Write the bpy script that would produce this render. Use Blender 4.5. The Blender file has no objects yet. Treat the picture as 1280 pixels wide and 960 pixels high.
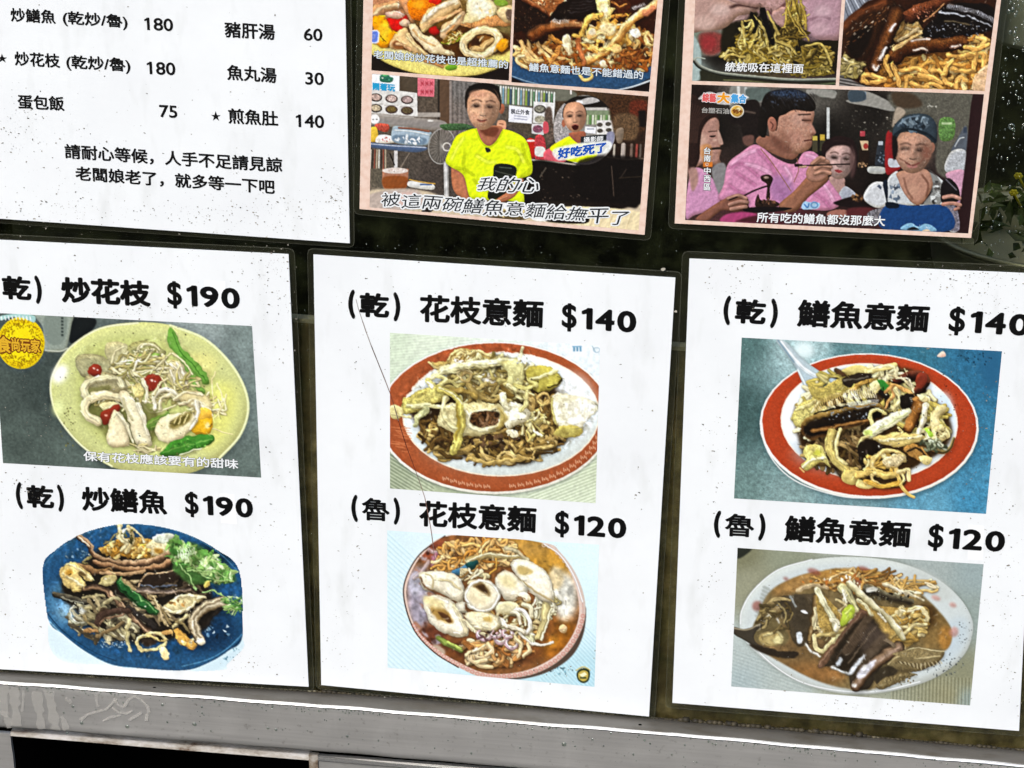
import bpy, bmesh, math, random
import numpy as np
from mathutils import Matrix, Vector

sc = bpy.context.scene
COL = sc.collection
R = math.radians

# ---------------------------------------------------------------- camera: a tele view, looking down on an upright glass front
FPX, PITCH, YAW, ROLL, DIST = 2580.0, R(24.85), R(-6.68), R(-1.07), 1.12
cp, sp, cy_, sy_ = math.cos(PITCH), math.sin(PITCH), math.cos(YAW), math.sin(YAW)
fw = np.array([sy_*cp, cy_*cp, -sp]); rt = np.array([cy_, -sy_, 0.]); dn = np.cross(fw, rt)
cr, sr = math.cos(ROLL), math.sin(ROLL)
CAM = np.array([cr*rt+sr*dn, -sr*rt+cr*dn, fw])            # rows: right, down, forward
EYE = np.array([0, -DIST, 1.0])-np.array([fw[0]/fw[1]*DIST, 0, fw[2]/fw[1]*DIST])
cam = bpy.data.cameras.new('camera'); cob = bpy.data.objects.new('camera', cam); COL.objects.link(cob)
m = np.eye(4); m[:3, 0] = CAM[0]; m[:3, 1] = -CAM[1]; m[:3, 2] = -CAM[2]; m[:3, 3] = EYE
cob.matrix_world = Matrix(m.tolist())
cam.sensor_width = 36; cam.lens = FPX/1280*36; cam.clip_start = .05; cam.clip_end = 200
sc.camera = cob

# ---------------------------------------------------------------- daylight: bright hazy sky, soft sun over the viewer's left shoulder
SUN_EL, SUN_AZ = R(52), R(205)                              # azimuth clockwise from +Y (north)
w = bpy.data.worlds.new('World'); sc.world = w; w.use_nodes = True
nt = w.node_tree; bg = nt.nodes['Background']
sky = nt.nodes.new('ShaderNodeTexSky'); sky.sky_type = 'NISHITA'; sky.sun_disc = False
sky.sun_elevation = SUN_EL; sky.sun_rotation = SUN_AZ; sky.dust_density = 4; sky.air_density = 1.2
nt.links.new(sky.outputs[0], bg.inputs[0]); bg.inputs[1].default_value = .12
sl = bpy.data.lights.new('sun', 'SUN'); sl.energy = 1.5; sl.angle = R(14); sl.color = (1, .98, .955)
so = bpy.data.objects.new('sun', sl); COL.objects.link(so)
sd = Vector((math.sin(SUN_AZ)*math.cos(SUN_EL), math.cos(SUN_AZ)*math.cos(SUN_EL), math.sin(SUN_EL)))
so.rotation_euler = sd.to_track_quat('Z', 'Y').to_euler(); so.location = (0, -2, 4)
sc.view_settings.view_transform = 'Standard'; sc.view_settings.look = 'None'
sc.view_settings.exposure = 0.73; sc.view_settings.gamma = 1

# ---------------------------------------------------------------- helpers
def P(u, v, y=0.):
    """point of the upright plane at depth y that lies behind spot (u, v) of the 1280 x 960 photograph"""
    d = np.array([(u-640)/FPX, (v-480)/FPX, 1.])@CAM
    return EYE+d*((y-EYE[1])/d[1])

def project(p):
    q = (p-EYE)@CAM.T
    return 640+FPX*q[:, 0]/q[:, 2], 480+FPX*q[:, 1]/q[:, 2]

def lin(c):
    if isinstance(c, str):
        c = c.lstrip('#'); c = np.array([int(c[i:i+2], 16) for i in (0, 2, 4)])/255
    c = np.asarray(c, np.float32)
    return np.where(c <= .04045, c/12.92, ((np.maximum(c, 0)+.055)/1.055)**2.4)

KA = np.array([.82, .845, .868])                                                    # reflectance of the whitest paper
def mat(name, col, rough=.5, metal=0., spec=.4, k=None):
    m = bpy.data.materials.new(name); m.use_nodes = True
    b = m.node_tree.nodes['Principled BSDF']
    b.inputs['Base Color'].default_value = (*(lin(col)*(KA if k is None else k)), 1)
    b.inputs['Roughness'].default_value = rough; b.inputs['Metallic'].default_value = metal
    b.inputs['Specular IOR Level'].default_value = spec
    return m

class G:
    """node-graph shorthand on a material"""
    def __init__(s, m): s.m = m; s.t = m.node_tree; s.b = s.t.nodes['Principled BSDF']; s.out = s.t.nodes['Material Output']; s.co = None
    def n(s, ty, ins=None, **k):
        x = s.t.nodes.new(ty)
        for a, v in k.items(): setattr(x, a, v)
        for a, v in (ins or {}).items():
            if hasattr(v, 'is_output'): s.t.links.new(v, x.inputs[a])
            else: x.inputs[a].default_value = v
        return x
    def coord(s, scale=(1, 1, 1)):
        if s.co is None: s.co = s.n('ShaderNodeTexCoord').outputs['Object']
        return s.n('ShaderNodeMapping', {'Vector': s.co, 'Scale': scale}).outputs[0]
    def noise(s, scale, detail=3, rough=.55, sc_=(1, 1, 1), dist=0.):
        return s.n('ShaderNodeTexNoise', {'Vector': s.coord(sc_), 'Scale': scale, 'Detail': detail, 'Roughness': rough, 'Distortion': dist}).outputs[0]
    def ramp(s, fac, stops):
        r = s.n('ShaderNodeValToRGB', {'Fac': fac}); e = r.color_ramp.elements
        while len(e) < len(stops): e.new(.5)
        for q, (p, c) in zip(e, stops):
            q.position = p; q.color = (*(c if not isinstance(c, (int, float)) else (c, c, c)), 1)
        return r.outputs[0]
    def mix(s, fac, a, b, mode='MIX'):
        x = s.t.nodes.new('ShaderNodeMix'); x.data_type = 'RGBA'; x.blend_type = mode
        for i, v in ((0, fac), (6, a), (7, b)):
            if hasattr(v, 'is_output'): s.t.links.new(v, x.inputs[i])
            else: x.inputs[i].default_value = v if i == 0 else (*v, 1)
        return x.outputs[2]
    def set(s, name, v):
        if hasattr(v, 'is_output'): s.t.links.new(v, s.b.inputs[name])
        else: s.b.inputs[name].default_value = v
    def bump(s, h, strength, dist=.001):
        s.set('Normal', s.n('ShaderNodeBump', {'Height': h, 'Strength': strength, 'Distance': dist}).outputs[0])

def obj(name, verts, faces, mt, parent=None, cols=None, smooth=False, label=None):
    me = bpy.data.meshes.new(name)
    verts = np.asarray(verts, np.float32)
    q = parent
    while q is not None: verts = verts-np.array(q.location, np.float32); q = q.parent
    if isinstance(faces, np.ndarray) and faces.ndim == 2:
        k = faces.shape[1]; n = len(faces)
        me.vertices.add(len(verts)); me.vertices.foreach_set('co', verts.ravel())
        me.loops.add(n*k); me.loops.foreach_set('vertex_index', faces.astype(np.int32).ravel())
        me.polygons.add(n); me.polygons.foreach_set('loop_start', np.arange(0, n*k, k, dtype=np.int32))
        me.update(calc_edges=True)
    else:
        me.from_pydata(verts.tolist(), [], [list(map(int, f)) for f in faces]); me.update()
    if cols is not None:
        c = np.ones((len(verts), 4), np.float32); c[:, :3] = cols
        a = me.color_attributes.new('ink', 'FLOAT_COLOR', 'POINT'); a.data.foreach_set('color', c.ravel())
    if smooth: me.polygons.foreach_set('use_smooth', np.ones(len(me.polygons), bool))
    me.materials.append(mt)
    o = bpy.data.objects.new(name, me); COL.objects.link(o)
    if parent is not None: o.parent = parent
    if label: o['label'] = label
    return o

def tag(o, label=None, cat=None, group=None, kind=None):
    if label: o['label'] = label
    if cat: o['category'] = cat
    if group: o['group'] = group
    if kind: o['kind'] = kind
    return o

def thing(name, loc, label, cat, group=None):
    o = bpy.data.objects.new(name, None); COL.objects.link(o); o.empty_display_size = .02
    o.location = [float(q) for q in loc]
    return tag(o, label, cat, group)

class MB:
    """collects pieces into one mesh"""
    def __init__(s): s.v = []; s.f = []; s.c = []; s.n = 0
    def add(s, v, f, c=None):
        v = np.asarray(v, np.float32); s.v.append(v); s.f += [[i+s.n for i in q] for q in f]; s.n += len(v)
        if c is not None: s.c.append(np.tile(np.asarray(c, np.float32), (len(v), 1)))
    def slab(s, quad, y0, y1, c=None):                      # outline in (x, z), pulled from depth y0 to y1
        n = len(quad); q = np.asarray(quad)
        a = np.stack([q[:, 0], np.full(n, y0), q[:, 1]], 1); b = np.stack([q[:, 0], np.full(n, y1), q[:, 1]], 1)
        s.add(np.concatenate([a, b]), [list(range(n)), list(range(2*n-1, n-1, -1))]+[[i, i+n, (i+1) % n+n, (i+1) % n] for i in range(n)], c)
    def box(s, x0, x1, y0, y1, z0, z1, c=None): s.slab([(x0, z0), (x1, z0), (x1, z1), (x0, z1)], y0, y1, c)
    def ball(s, c0, r, seg=10, rings=6, col=None):
        v = []; f = []
        for i in range(rings+1):
            t = math.pi*i/rings
            for j in range(seg):
                a = 2*math.pi*j/seg
                v.append((c0[0]+r[0]*math.sin(t)*math.cos(a), c0[1]+r[1]*math.sin(t)*math.sin(a), c0[2]+r[2]*math.cos(t)))
        for i in range(rings):
            for j in range(seg):
                f.append([i*seg+j, i*seg+(j+1) % seg, (i+1)*seg+(j+1) % seg, (i+1)*seg+j])
        s.add(v, f, col)
    def tube(s, pts, rad, seg=8, col=None):
        pts = [np.asarray(p, float) for p in pts]; v = []; f = []
        for i, p in enumerate(pts):
            d = pts[min(i+1, len(pts)-1)]-pts[max(i-1, 0)]; d /= np.linalg.norm(d)+1e-9
            a = np.cross(d, (0, 0, 1) if abs(d[2]) < .9 else (1, 0, 0)); a /= np.linalg.norm(a); b = np.cross(d, a)
            r = rad[i] if hasattr(rad, '__len__') else rad
            for j in range(seg):
                t = 2*math.pi*j/seg; v.append(p+r*(math.cos(t)*a+math.sin(t)*b))
        for i in range(len(pts)-1):
            for j in range(seg): f.append([i*seg+j, i*seg+(j+1) % seg, (i+1)*seg+(j+1) % seg, (i+1)*seg+j])
        f += [list(range(seg))[::-1], [(len(pts)-1)*seg+j for j in range(seg)]]
        s.add(v, f, col)
    def build(s, name, mt, parent=None, smooth=False, label=None):
        return obj(name, np.concatenate(s.v), s.f, mt, parent, np.concatenate(s.c) if s.c else None, smooth, label)

def XZ(*pts, y=0.): return [(float(P(u, v, y)[0]), float(P(u, v, y)[2])) for u, v in pts]
# ---------------------------------------------------------------- ink: a small painter for the printed photographs
def hx(c):
    if isinstance(c, str):
        c = c.lstrip('#'); return np.array([int(c[i:i+2], 16) for i in (0, 2, 4)], np.float32)/255
    return np.array(c, np.float32)/255

def box1(a, r, ax):
    if r < 1: return a
    pad = [(0, 0)]*a.ndim; pad[ax] = (r+1, r)
    c = np.cumsum(np.pad(a, pad, mode='edge'), axis=ax, dtype=np.float32)
    n = a.shape[ax]
    return (np.take(c, range(2*r+1, 2*r+1+n), ax)-np.take(c, range(0, n), ax))/(2*r+1)

def blur(a, r):
    r = int(round(r*.75))
    for _ in range(2):
        a = box1(box1(a, r, 0), r, 1)
    return a

def vnoise(h, w, cell, rng):
    gh, gw = int(h/cell)+3, int(w/cell)+3
    g = rng.random((gh, gw), dtype=np.float32)
    y = np.arange(h, dtype=np.float32)/cell; x = np.arange(w, dtype=np.float32)/cell
    iy = y.astype(int); ix = x.astype(int); fy = (y-iy)[:, None]; fx = (x-ix)[None]
    fy = fy*fy*(3-2*fy); fx = fx*fx*(3-2*fx)
    a = g[iy][:, ix]; b = g[iy][:, ix+1]; c = g[iy+1][:, ix]; d = g[iy+1][:, ix+1]
    return (a*(1-fx)+b*fx)*(1-fy)+(c*(1-fx)+d*fx)*fy-.5

def fnoise(h, w, cell, rng, octv=3):
    o = np.zeros((h, w), np.float32); a = 1
    for _ in range(octv):
        o += a*vnoise(h, w, max(cell, 1.01), rng); a *= .55; cell *= .5
    return o

def spline(pts, n=8, closed=False):
    p = np.array(pts, np.float32)
    if len(p) < 3 and not closed:
        t = np.linspace(0, 1, n+1, dtype=np.float32)[:, None]
        return p[0]*(1-t)+p[-1]*t
    if closed: q = np.concatenate([p[-1:], p, p[:2]])
    else: q = np.concatenate([2*p[:1]-p[1:2], p, 2*p[-1:]-p[-2:-1]])
    out = []
    t = np.linspace(0, 1, n, endpoint=False, dtype=np.float32)[:, None]
    for i in range(len(q)-3):
        a, b, c, d = q[i:i+4]
        out.append(.5*((2*b)+(c-a)*t+(2*a-5*b+4*c-d)*t*t+(3*b-a-3*c+d)*t**3))
    if not closed: out.append(p[-1:])
    return np.concatenate(out)

class Ink:
    kp, ke, ks = .72, .5, .72
    """canvas over a patch of sheet; coordinates are given in the units of the current view"""
    def __init__(s, x0, y0, x1, y1, ss=3, seed=1, base='#808080'):
        s.x0, s.y0, s.x1, s.y1, s.ss = x0, y0, x1, y1, ss
        s.w, s.h = int((x1-x0)*ss), int((y1-y0)*ss)
        s.c = np.empty((s.h, s.w, 3), np.float32); s.c[:] = hx(base)
        s.rng = np.random.default_rng(seed); s.clip = None
        s.L = np.array([-.45, -.85], np.float32)
        s.view(x0, y0, 1)
    def view(s, ox, oy, k): s.ox, s.oy, s.k = ox, oy, k; s.u = s.ss/k
    def T(s, pts):
        p = np.array(pts, np.float32).reshape(-1, 2)/s.k
        return np.stack([(p[:, 0]+s.ox-s.x0)*s.ss, (p[:, 1]+s.oy-s.y0)*s.ss], 1)
    def box(s, p, m):
        a = np.floor(p.min(0)-m).astype(int); b = np.ceil(p.max(0)+m).astype(int)+1
        xa, ya = max(a[0], 0), max(a[1], 0); xb, yb = min(b[0], s.w), min(b[1], s.h)
        return (xa, ya, xb, yb) if xb > xa+1 and yb > ya+1 else None
    def pm(s, p, bx):                                   # filled outline -> mask in the box
        xa, ya, xb, yb = bx; H, W = yb-ya, xb-xa
        acc = np.zeros((H, W+1), np.int32)
        q = np.roll(p, -1, 0)
        for (x1, y1), (x2, y2) in zip(p, q):
            if y1 == y2: continue
            if y1 > y2: x1, y1, x2, y2 = x2, y2, x1, y1
            r0, r1 = max(int(np.ceil(y1-.5)), ya), min(int(np.ceil(y2-.5)), yb)
            if r1 <= r0: continue
            rr = np.arange(r0, r1); xx = x1+(rr+.5-y1)*(x2-x1)/(y2-y1)
            cc = np.clip(np.ceil(xx-.5).astype(int)-xa, 0, W)
            np.add.at(acc, (rr-ya, cc), 1)
        return (np.cumsum(acc, 1)[:, :W] % 2).astype(np.float32)
    def lay(s, bx, m, col, a=1., shadow=0., sr=0, tex=0., tcell=6, puff=0., pr=0, edge=0., spec=0., lam=None, hin=None):
        xa, ya, xb, yb = bx; R = s.c[ya:yb, xa:xb]; puff *= s.kp; edge *= s.ke; shadow *= s.ks; spec *= .8
        if s.clip is not None:
            cl = s.clip[ya:yb, xa:xb]
        else: cl = 1.
        if shadow:
            d = max(1, int(sr*.5)); sh = np.roll(np.roll(blur(m, sr), d, 0), d//2, 1)*cl
            R *= (1-shadow*np.clip(sh, 0, 1))[..., None]
        C = np.broadcast_to(col if isinstance(col, np.ndarray) else hx(col), R.shape).copy()
        if puff or edge or spec:
            if lam is None:
                h = blur(m, max(pr, 1)); gy, gx = np.gradient(h)
                lam = -(gx*s.L[0]+gy*s.L[1])*pr*1.6
                hin = np.clip(2*h-1, 0, 1)
            lm = np.clip(lam, -1, 1)[..., None]*puff; C *= 1+np.where(lm < 0, lm*np.array([.85, 1, 1.3], np.float32), lm*np.array([.8, .72, .5], np.float32))
            if edge: C *= (1-edge*(1-hin)**1.5)[..., None]
            if spec: C += (spec*np.clip(lam-.25, 0, 1)*np.clip(hin*1.5, 0, 1))[..., None]
        if tex: C *= (1+tex*2*fnoise(yb-ya, xb-xa, tcell*s.u, s.rng))[..., None]
        mm = (m*a*cl)[..., None]
        R[:] = R*(1-mm)+np.clip(C, 0, 1)*mm
    def poly(s, pts, col, sm=True, soft=0., a=1., n=6, **k):
        p = s.T(pts)
        if sm: p = spline(p, n, True)
        u = s.u; pr = k.pop('pr', 14)*u; sr = k.pop('sr', 10)*u; so = soft*u
        if k.get('puff', 0) > .22 and 'tex' not in k: k['tex'] = .05
        bx = s.box(p, pr*1.5*bool(k.get('puff') or k.get('edge'))+sr*2*bool(k.get('shadow'))+so*2+2)
        if not bx: return
        m = s.pm(p, bx)
        if so >= 1: m = blur(m, so)
        s.lay(bx, m, col, a, pr=pr, sr=sr, **k)
    def el(s, cx, cy, rx, ry, col, rot=0, n=40, **k):
        t = np.linspace(0, 2*math.pi, n, endpoint=False); r = math.radians(rot)
        x, y = rx*np.cos(t), ry*np.sin(t)
        s.poly(np.stack([cx+x*math.cos(r)-y*math.sin(r), cy+x*math.sin(r)+y*math.cos(r)], 1), col, sm=False, **k)
    def rect(s, x0, y0, x1, y1, col, **k): s.poly([(x0, y0), (x1, y0), (x1, y1), (x0, y1)], col, sm=False, **k)
    def st(s, pts, w, col, w2=None, puff=.45, edge=.45, spec=0., shadow=0., a=1., soft=0., ribs=0., rfreq=8, tex=0., n=6, sm=True, sr=None, cols=None):
        p = s.T(pts); p = spline(p, n) if sm else p
        u = s.u; W1 = max(w*u/2, .6); W2 = W1 if w2 is None else max(w2*u/2, .4)
        srr = (sr if sr is not None else w*.5)*u
        bx = s.box(p, max(W1, W2)+2+soft*u*2+srr*2*bool(shadow))
        if not bx: return
        xa, ya, xb, yb = bx
        Y, X = np.mgrid[ya:yb, xa:xb].astype(np.float32); X += .5; Y += .5
        D = np.full(X.shape, 1e9, np.float32); NX = np.zeros_like(D); NY = np.zeros_like(D); TT = np.zeros_like(D)
        L = np.concatenate([[0], np.cumsum(np.hypot(*np.diff(p, axis=0).T))]); tot = max(L[-1], 1e-6)
        for i in range(len(p)-1):
            d = p[i+1]-p[i]; l2 = max(float(d@d), 1e-6)
            t = np.clip(((X-p[i, 0])*d[0]+(Y-p[i, 1])*d[1])/l2, 0, 1)
            ox = X-p[i, 0]-t*d[0]; oy = Y-p[i, 1]-t*d[1]
            tt = (L[i]+t*math.sqrt(l2))/tot
            dd = np.sqrt(ox*ox+oy*oy)/(W1+(W2-W1)*tt)
            b = dd < D
            D[b] = dd[b]; NX[b] = ox[b]; NY[b] = oy[b]; TT[b] = tt[b]
        W = W1+(W2-W1)*TT
        m = np.clip((1-D)*W+.5, 0, 1)
        nx, ny = NX/W, NY/W
        lam = nx*s.L[0]+ny*s.L[1]
        hin = np.clip(1-D*D, 0, 1)
        col = hx(col) if not isinstance(col, np.ndarray) else col
        if cols is not None:                            # colours across the width: list of (offset -1..1, colour)
            side = np.sign(nx*-0.3+ny+1e-6)*np.clip(D, 0, 1)
            xs = [q[0] for q in cols]; cs = np.array([hx(q[1]) for q in cols])
            C = np.stack([np.interp(side, xs, cs[:, j]) for j in range(3)], -1).astype(np.float32)
        else: C = np.broadcast_to(col, m.shape+(3,)).copy()
        if w*u > 9 and cols is None:
            sd = np.where(nx*s.L[1]-ny*s.L[0] > 0, 1, -1)*np.clip(D, 0, 1); ph = s.rng.random(3)*6.28
            C *= (1+.075*(np.sin(sd*5+ph[0]+TT*2)+np.sin(sd*9+ph[1]-TT*3)+.8*np.sin(TT*tot/(w*u)*2.2+ph[2])))[..., None]
        if ribs: C *= (1+ribs*np.sin(TT*tot/u/rfreq*6.283+1.5*nx))[..., None]
        if soft: m = blur(m, soft*u)
        s.lay(bx, m, C, a, shadow=shadow, sr=srr, puff=puff, edge=edge, spec=spec, lam=lam, hin=hin, tex=tex, tcell=6)
    def setclip(s, pts, sm=True, soft=0):
        if pts is None: s.clip = None; return
        p = s.T(pts); p = spline(p, 6, True) if sm else p
        m = s.pm(p, (0, 0, s.w, s.h)); s.clip = blur(m, soft*s.u) if soft else m
    def grad(s, pts):                                   # smooth wash from scattered colour points
        Y, X = np.mgrid[0:s.h:4, 0:s.w:4].astype(np.float32)
        q = s.T([(a, b) for a, b, _ in pts]); A = 0; B = 0
        for (x, y), (_, _, c) in zip(q, pts):
            wgt = 1/((X-x)**2+(Y-y)**2+400)**1.5
            A = A+wgt[..., None]*hx(c); B = B+wgt
        g = A/B[..., None]
        s.c[:] = np.repeat(np.repeat(g, 4, 0), 4, 1)[:s.h, :s.w]
        s.c[:] = blur(s.c, 4)
    def noise(s, amt, cell, octv=3, tint=None):
        n = fnoise(s.h, s.w, cell*s.u, s.rng, octv)[..., None]
        if s.clip is not None: n = n*s.clip[..., None]
        s.c *= (1+amt*2*n)
    def noodles(s, cx, cy, rx, ry, num, ln, w, cols, curl=.5, puff=.5, edge=.6, shadow=.45, w2=None, dirn=None, spread=3.14, spec=.1):
        for i in range(num):
            r = math.sqrt(s.rng.random()); t = s.rng.random()*6.283
            x, y = cx+rx*r*math.cos(t), cy+ry*r*math.sin(t)
            d = (dirn if dirn is not None else 0)+(s.rng.random()-.5)*2*spread
            kap = (s.rng.random()-.5)*curl; P = [(x, y)]; steps = 7; sl = ln*(.6+.8*s.rng.random())/steps
            for j in range(steps):
                d += kap+(s.rng.random()-.5)*curl
                x += sl*math.cos(d); y += sl*.8*math.sin(d)
                ex = ((x-cx)/(rx*1.08))**2+((y-cy)/(ry*1.08))**2
                if ex > 1: d = math.atan2(cy-y, cx-x)+(s.rng.random()-.5)
                P.append((x, y))
            c = hx(cols[s.rng.integers(len(cols))])*(.88+.24*s.rng.random())
            s.st(P, w*(.8+.4*s.rng.random()), np.clip(c, 0, 1), w2=w2, puff=puff, edge=edge, shadow=shadow, spec=spec, n=3)
    def ring(s, cx, cy, rx, ry, w, col, rot=0, a0=0, a1=360, **k):
        t = np.radians(np.linspace(a0, a1, 26)); r = math.radians(rot)
        x, y = rx*np.cos(t), ry*np.sin(t)
        s.st(np.stack([cx+x*math.cos(r)-y*math.sin(r), cy+x*math.sin(r)+y*math.cos(r)], 1), w, col, sm=False, **k)
    def bits(s, cx, cy, rx, ry, num, r0, r1, cols, **k):
        for i in range(num):
            r = math.sqrt(s.rng.random()); t = s.rng.random()*6.283
            q = r0+(r1-r0)*s.rng.random()
            n = 6; a = np.sort(s.rng.random(n))*6.283
            x, y = cx+rx*r*math.cos(t), cy+ry*r*math.sin(t)
            rr = q*(.6+.6*s.rng.random(n))
            s.poly(np.stack([x+rr*np.cos(a), y+rr*np.sin(a)], 1), hx(cols[s.rng.integers(len(cols))])*(.85+.3*s.rng.random()), n=4, **k)
    def organic(s, pts, warp=1.4, cell=8, mott=.13, glint=120, glen=26, tone='#fff6d8', dark='#1c130a', ga=.5, strand=5):
        """loosen a heap of food: wobbly outlines, mottling, wet glints and crevices"""
        s.setclip(pts, soft=10); cl = s.clip; s.clip = None
        h, w = s.h, s.w; A = warp*s.ss; c = cell*s.ss
        dx = fnoise(h, w, c, s.rng, 3)*A*2*cl; dy = fnoise(h, w, c, s.rng, 3)*A*2*cl
        Y, X = np.mgrid[0:h, 0:w].astype(np.float32)
        x = np.clip(X+dx, 0, w-1.01); y = np.clip(Y+dy, 0, h-1.01); i = x.astype(int); j = y.astype(int)
        fx, fy = (x-i)[..., None], (y-j)[..., None]
        s.c = (s.c[j, i]*(1-fx)+s.c[j, i+1]*fx)*(1-fy)+(s.c[j+1, i]*(1-fx)+s.c[j+1, i+1]*fx)*fy
        n = fnoise(h, w, 4*s.ss, s.rng, 3)+.7*fnoise(h, w, 14*s.ss, s.rng, 2)
        s.c *= 1+(2*mott*n*cl)[..., None]*np.array([.9, 1, 1.2], np.float32)
        gY, gX = np.gradient(blur(s.c.mean(2), 1.6*s.ss))
        p = s.T(pts); lo, hi = p.min(0), p.max(0)
        for q in range(int(glint*strand)):
            x, y = lo+(hi-lo)*s.rng.random(2); i, j = int(x), int(y)
            if not (8 < i < w-9 and 8 < j < h-9) or cl[j, i] < .5: continue
            gx = float(gX[j, i]); gy = float(gY[j, i])
            if gx*gx+gy*gy < (.012)**2: continue
            a = math.atan2(gx, -gy) if gx*gx+gy*gy > 1e-6 else s.rng.random()*6.28
            a += (s.rng.random()-.5)*.5; l = s.ss*(1.5+4*s.rng.random()); a2 = a+(s.rng.random()-.5)*.7
            col = s.c[j, i]; lum = float(col.mean()); f = (1.12+.24*s.rng.random()) if s.rng.random() < .4+.35*lum else (.62+.28*s.rng.random())
            P = [(x-l*math.cos(a), y-l*math.sin(a)), (x, y), (x+l*math.cos(a2), y+l*math.sin(a2))]
            P = [((u_/s.ss+s.x0-s.ox)*s.k, (v_/s.ss+s.y0-s.oy)*s.k) for u_, v_ in P]
            s.st(P, (.6+.9*s.rng.random())*s.k, np.clip(col*f+(.03 if f > 1 else 0), 0, 1), w2=.4*s.k, puff=0, edge=0, a=.75, n=3)
        for q in range(int(glint*.7)):
            x, y = lo+(hi-lo)*s.rng.random(2); i, j = int(x), int(y)
            if not (2 < i < w-2 and 2 < j < h-2) or cl[j, i] < .6: continue
            lum = float(s.c[j, i].mean()); a = s.rng.random()*6.283; l = glen*s.u*(.3+.7*s.rng.random())/2
            a2 = a+(s.rng.random()-.5)*1.6
            P = [(x-l*math.cos(a), y-l*math.sin(a)), (x, y), (x+l*math.cos(a2), y+l*math.sin(a2))]
            P = [((u/s.ss+s.x0-s.ox)*s.k, (v/s.ss+s.y0-s.oy)*s.k) for u, v in P]
            wd = (2.5+4*s.rng.random())
            s.st(P, wd, tone if (q % 2 == 0) == (lum > .25) else dark, w2=wd*.3, puff=0, edge=0, a=ga*(.4+.6*s.rng.random()), soft=1.1, n=3)
    def sketch(s, wet=0., sat=1.0, gain=1., haze=0., us=.24):
        """print finish: crisp edges, halftone grain and painted light and dark of water beads when wet"""
        s.c = np.clip(s.c, 0, 1)*(1-haze)+haze*np.array([.62, .63, .56], np.float32); g = s.c.mean(2, keepdims=True); s.c = np.clip(g+(s.c-g)*sat, 0, 1)*gain
        b = blur(s.c, 1.3*s.ss); s.c = s.c+us*(s.c-b)
        b = blur(s.c, 6*s.ss); s.c = s.c+.11*(s.c-b)
        g = fnoise(s.h, s.w, 1.1*s.ss, s.rng, 2)[..., None]
        s.c = s.c*(1+.05*g)+.012*g
        if wet:
            n = fnoise(s.h, s.w, 3.2*s.ss, s.rng, 2)
            l = np.exp(-(n/.07)**2)-.3
            gy, gx = np.gradient(blur(n, 2))
            e = np.clip((gx+gy)*9, -1, 1)
            s.c = s.c*(1+wet*(.5*l+.8*e))[..., None]  # embossed lights and darks of a wet film, put into the ink colour
        s.c = np.clip(blur(s.c, .5*s.ss), 0, 1)
    def sample(s, px, py):
        x = np.clip((px-s.x0)*s.ss-.5, 0, s.w-1.001); y = np.clip((py-s.y0)*s.ss-.5, 0, s.h-1.001)
        i, j = x.astype(int), y.astype(int); fx, fy = (x-i)[:, None], (y-j)[:, None]
        c = s.c
        return (c[j, i]*(1-fx)+c[j, i+1]*fx)*(1-fy)+(c[j+1, i]*(1-fx)+c[j+1, i+1]*fx)*fy
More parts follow.
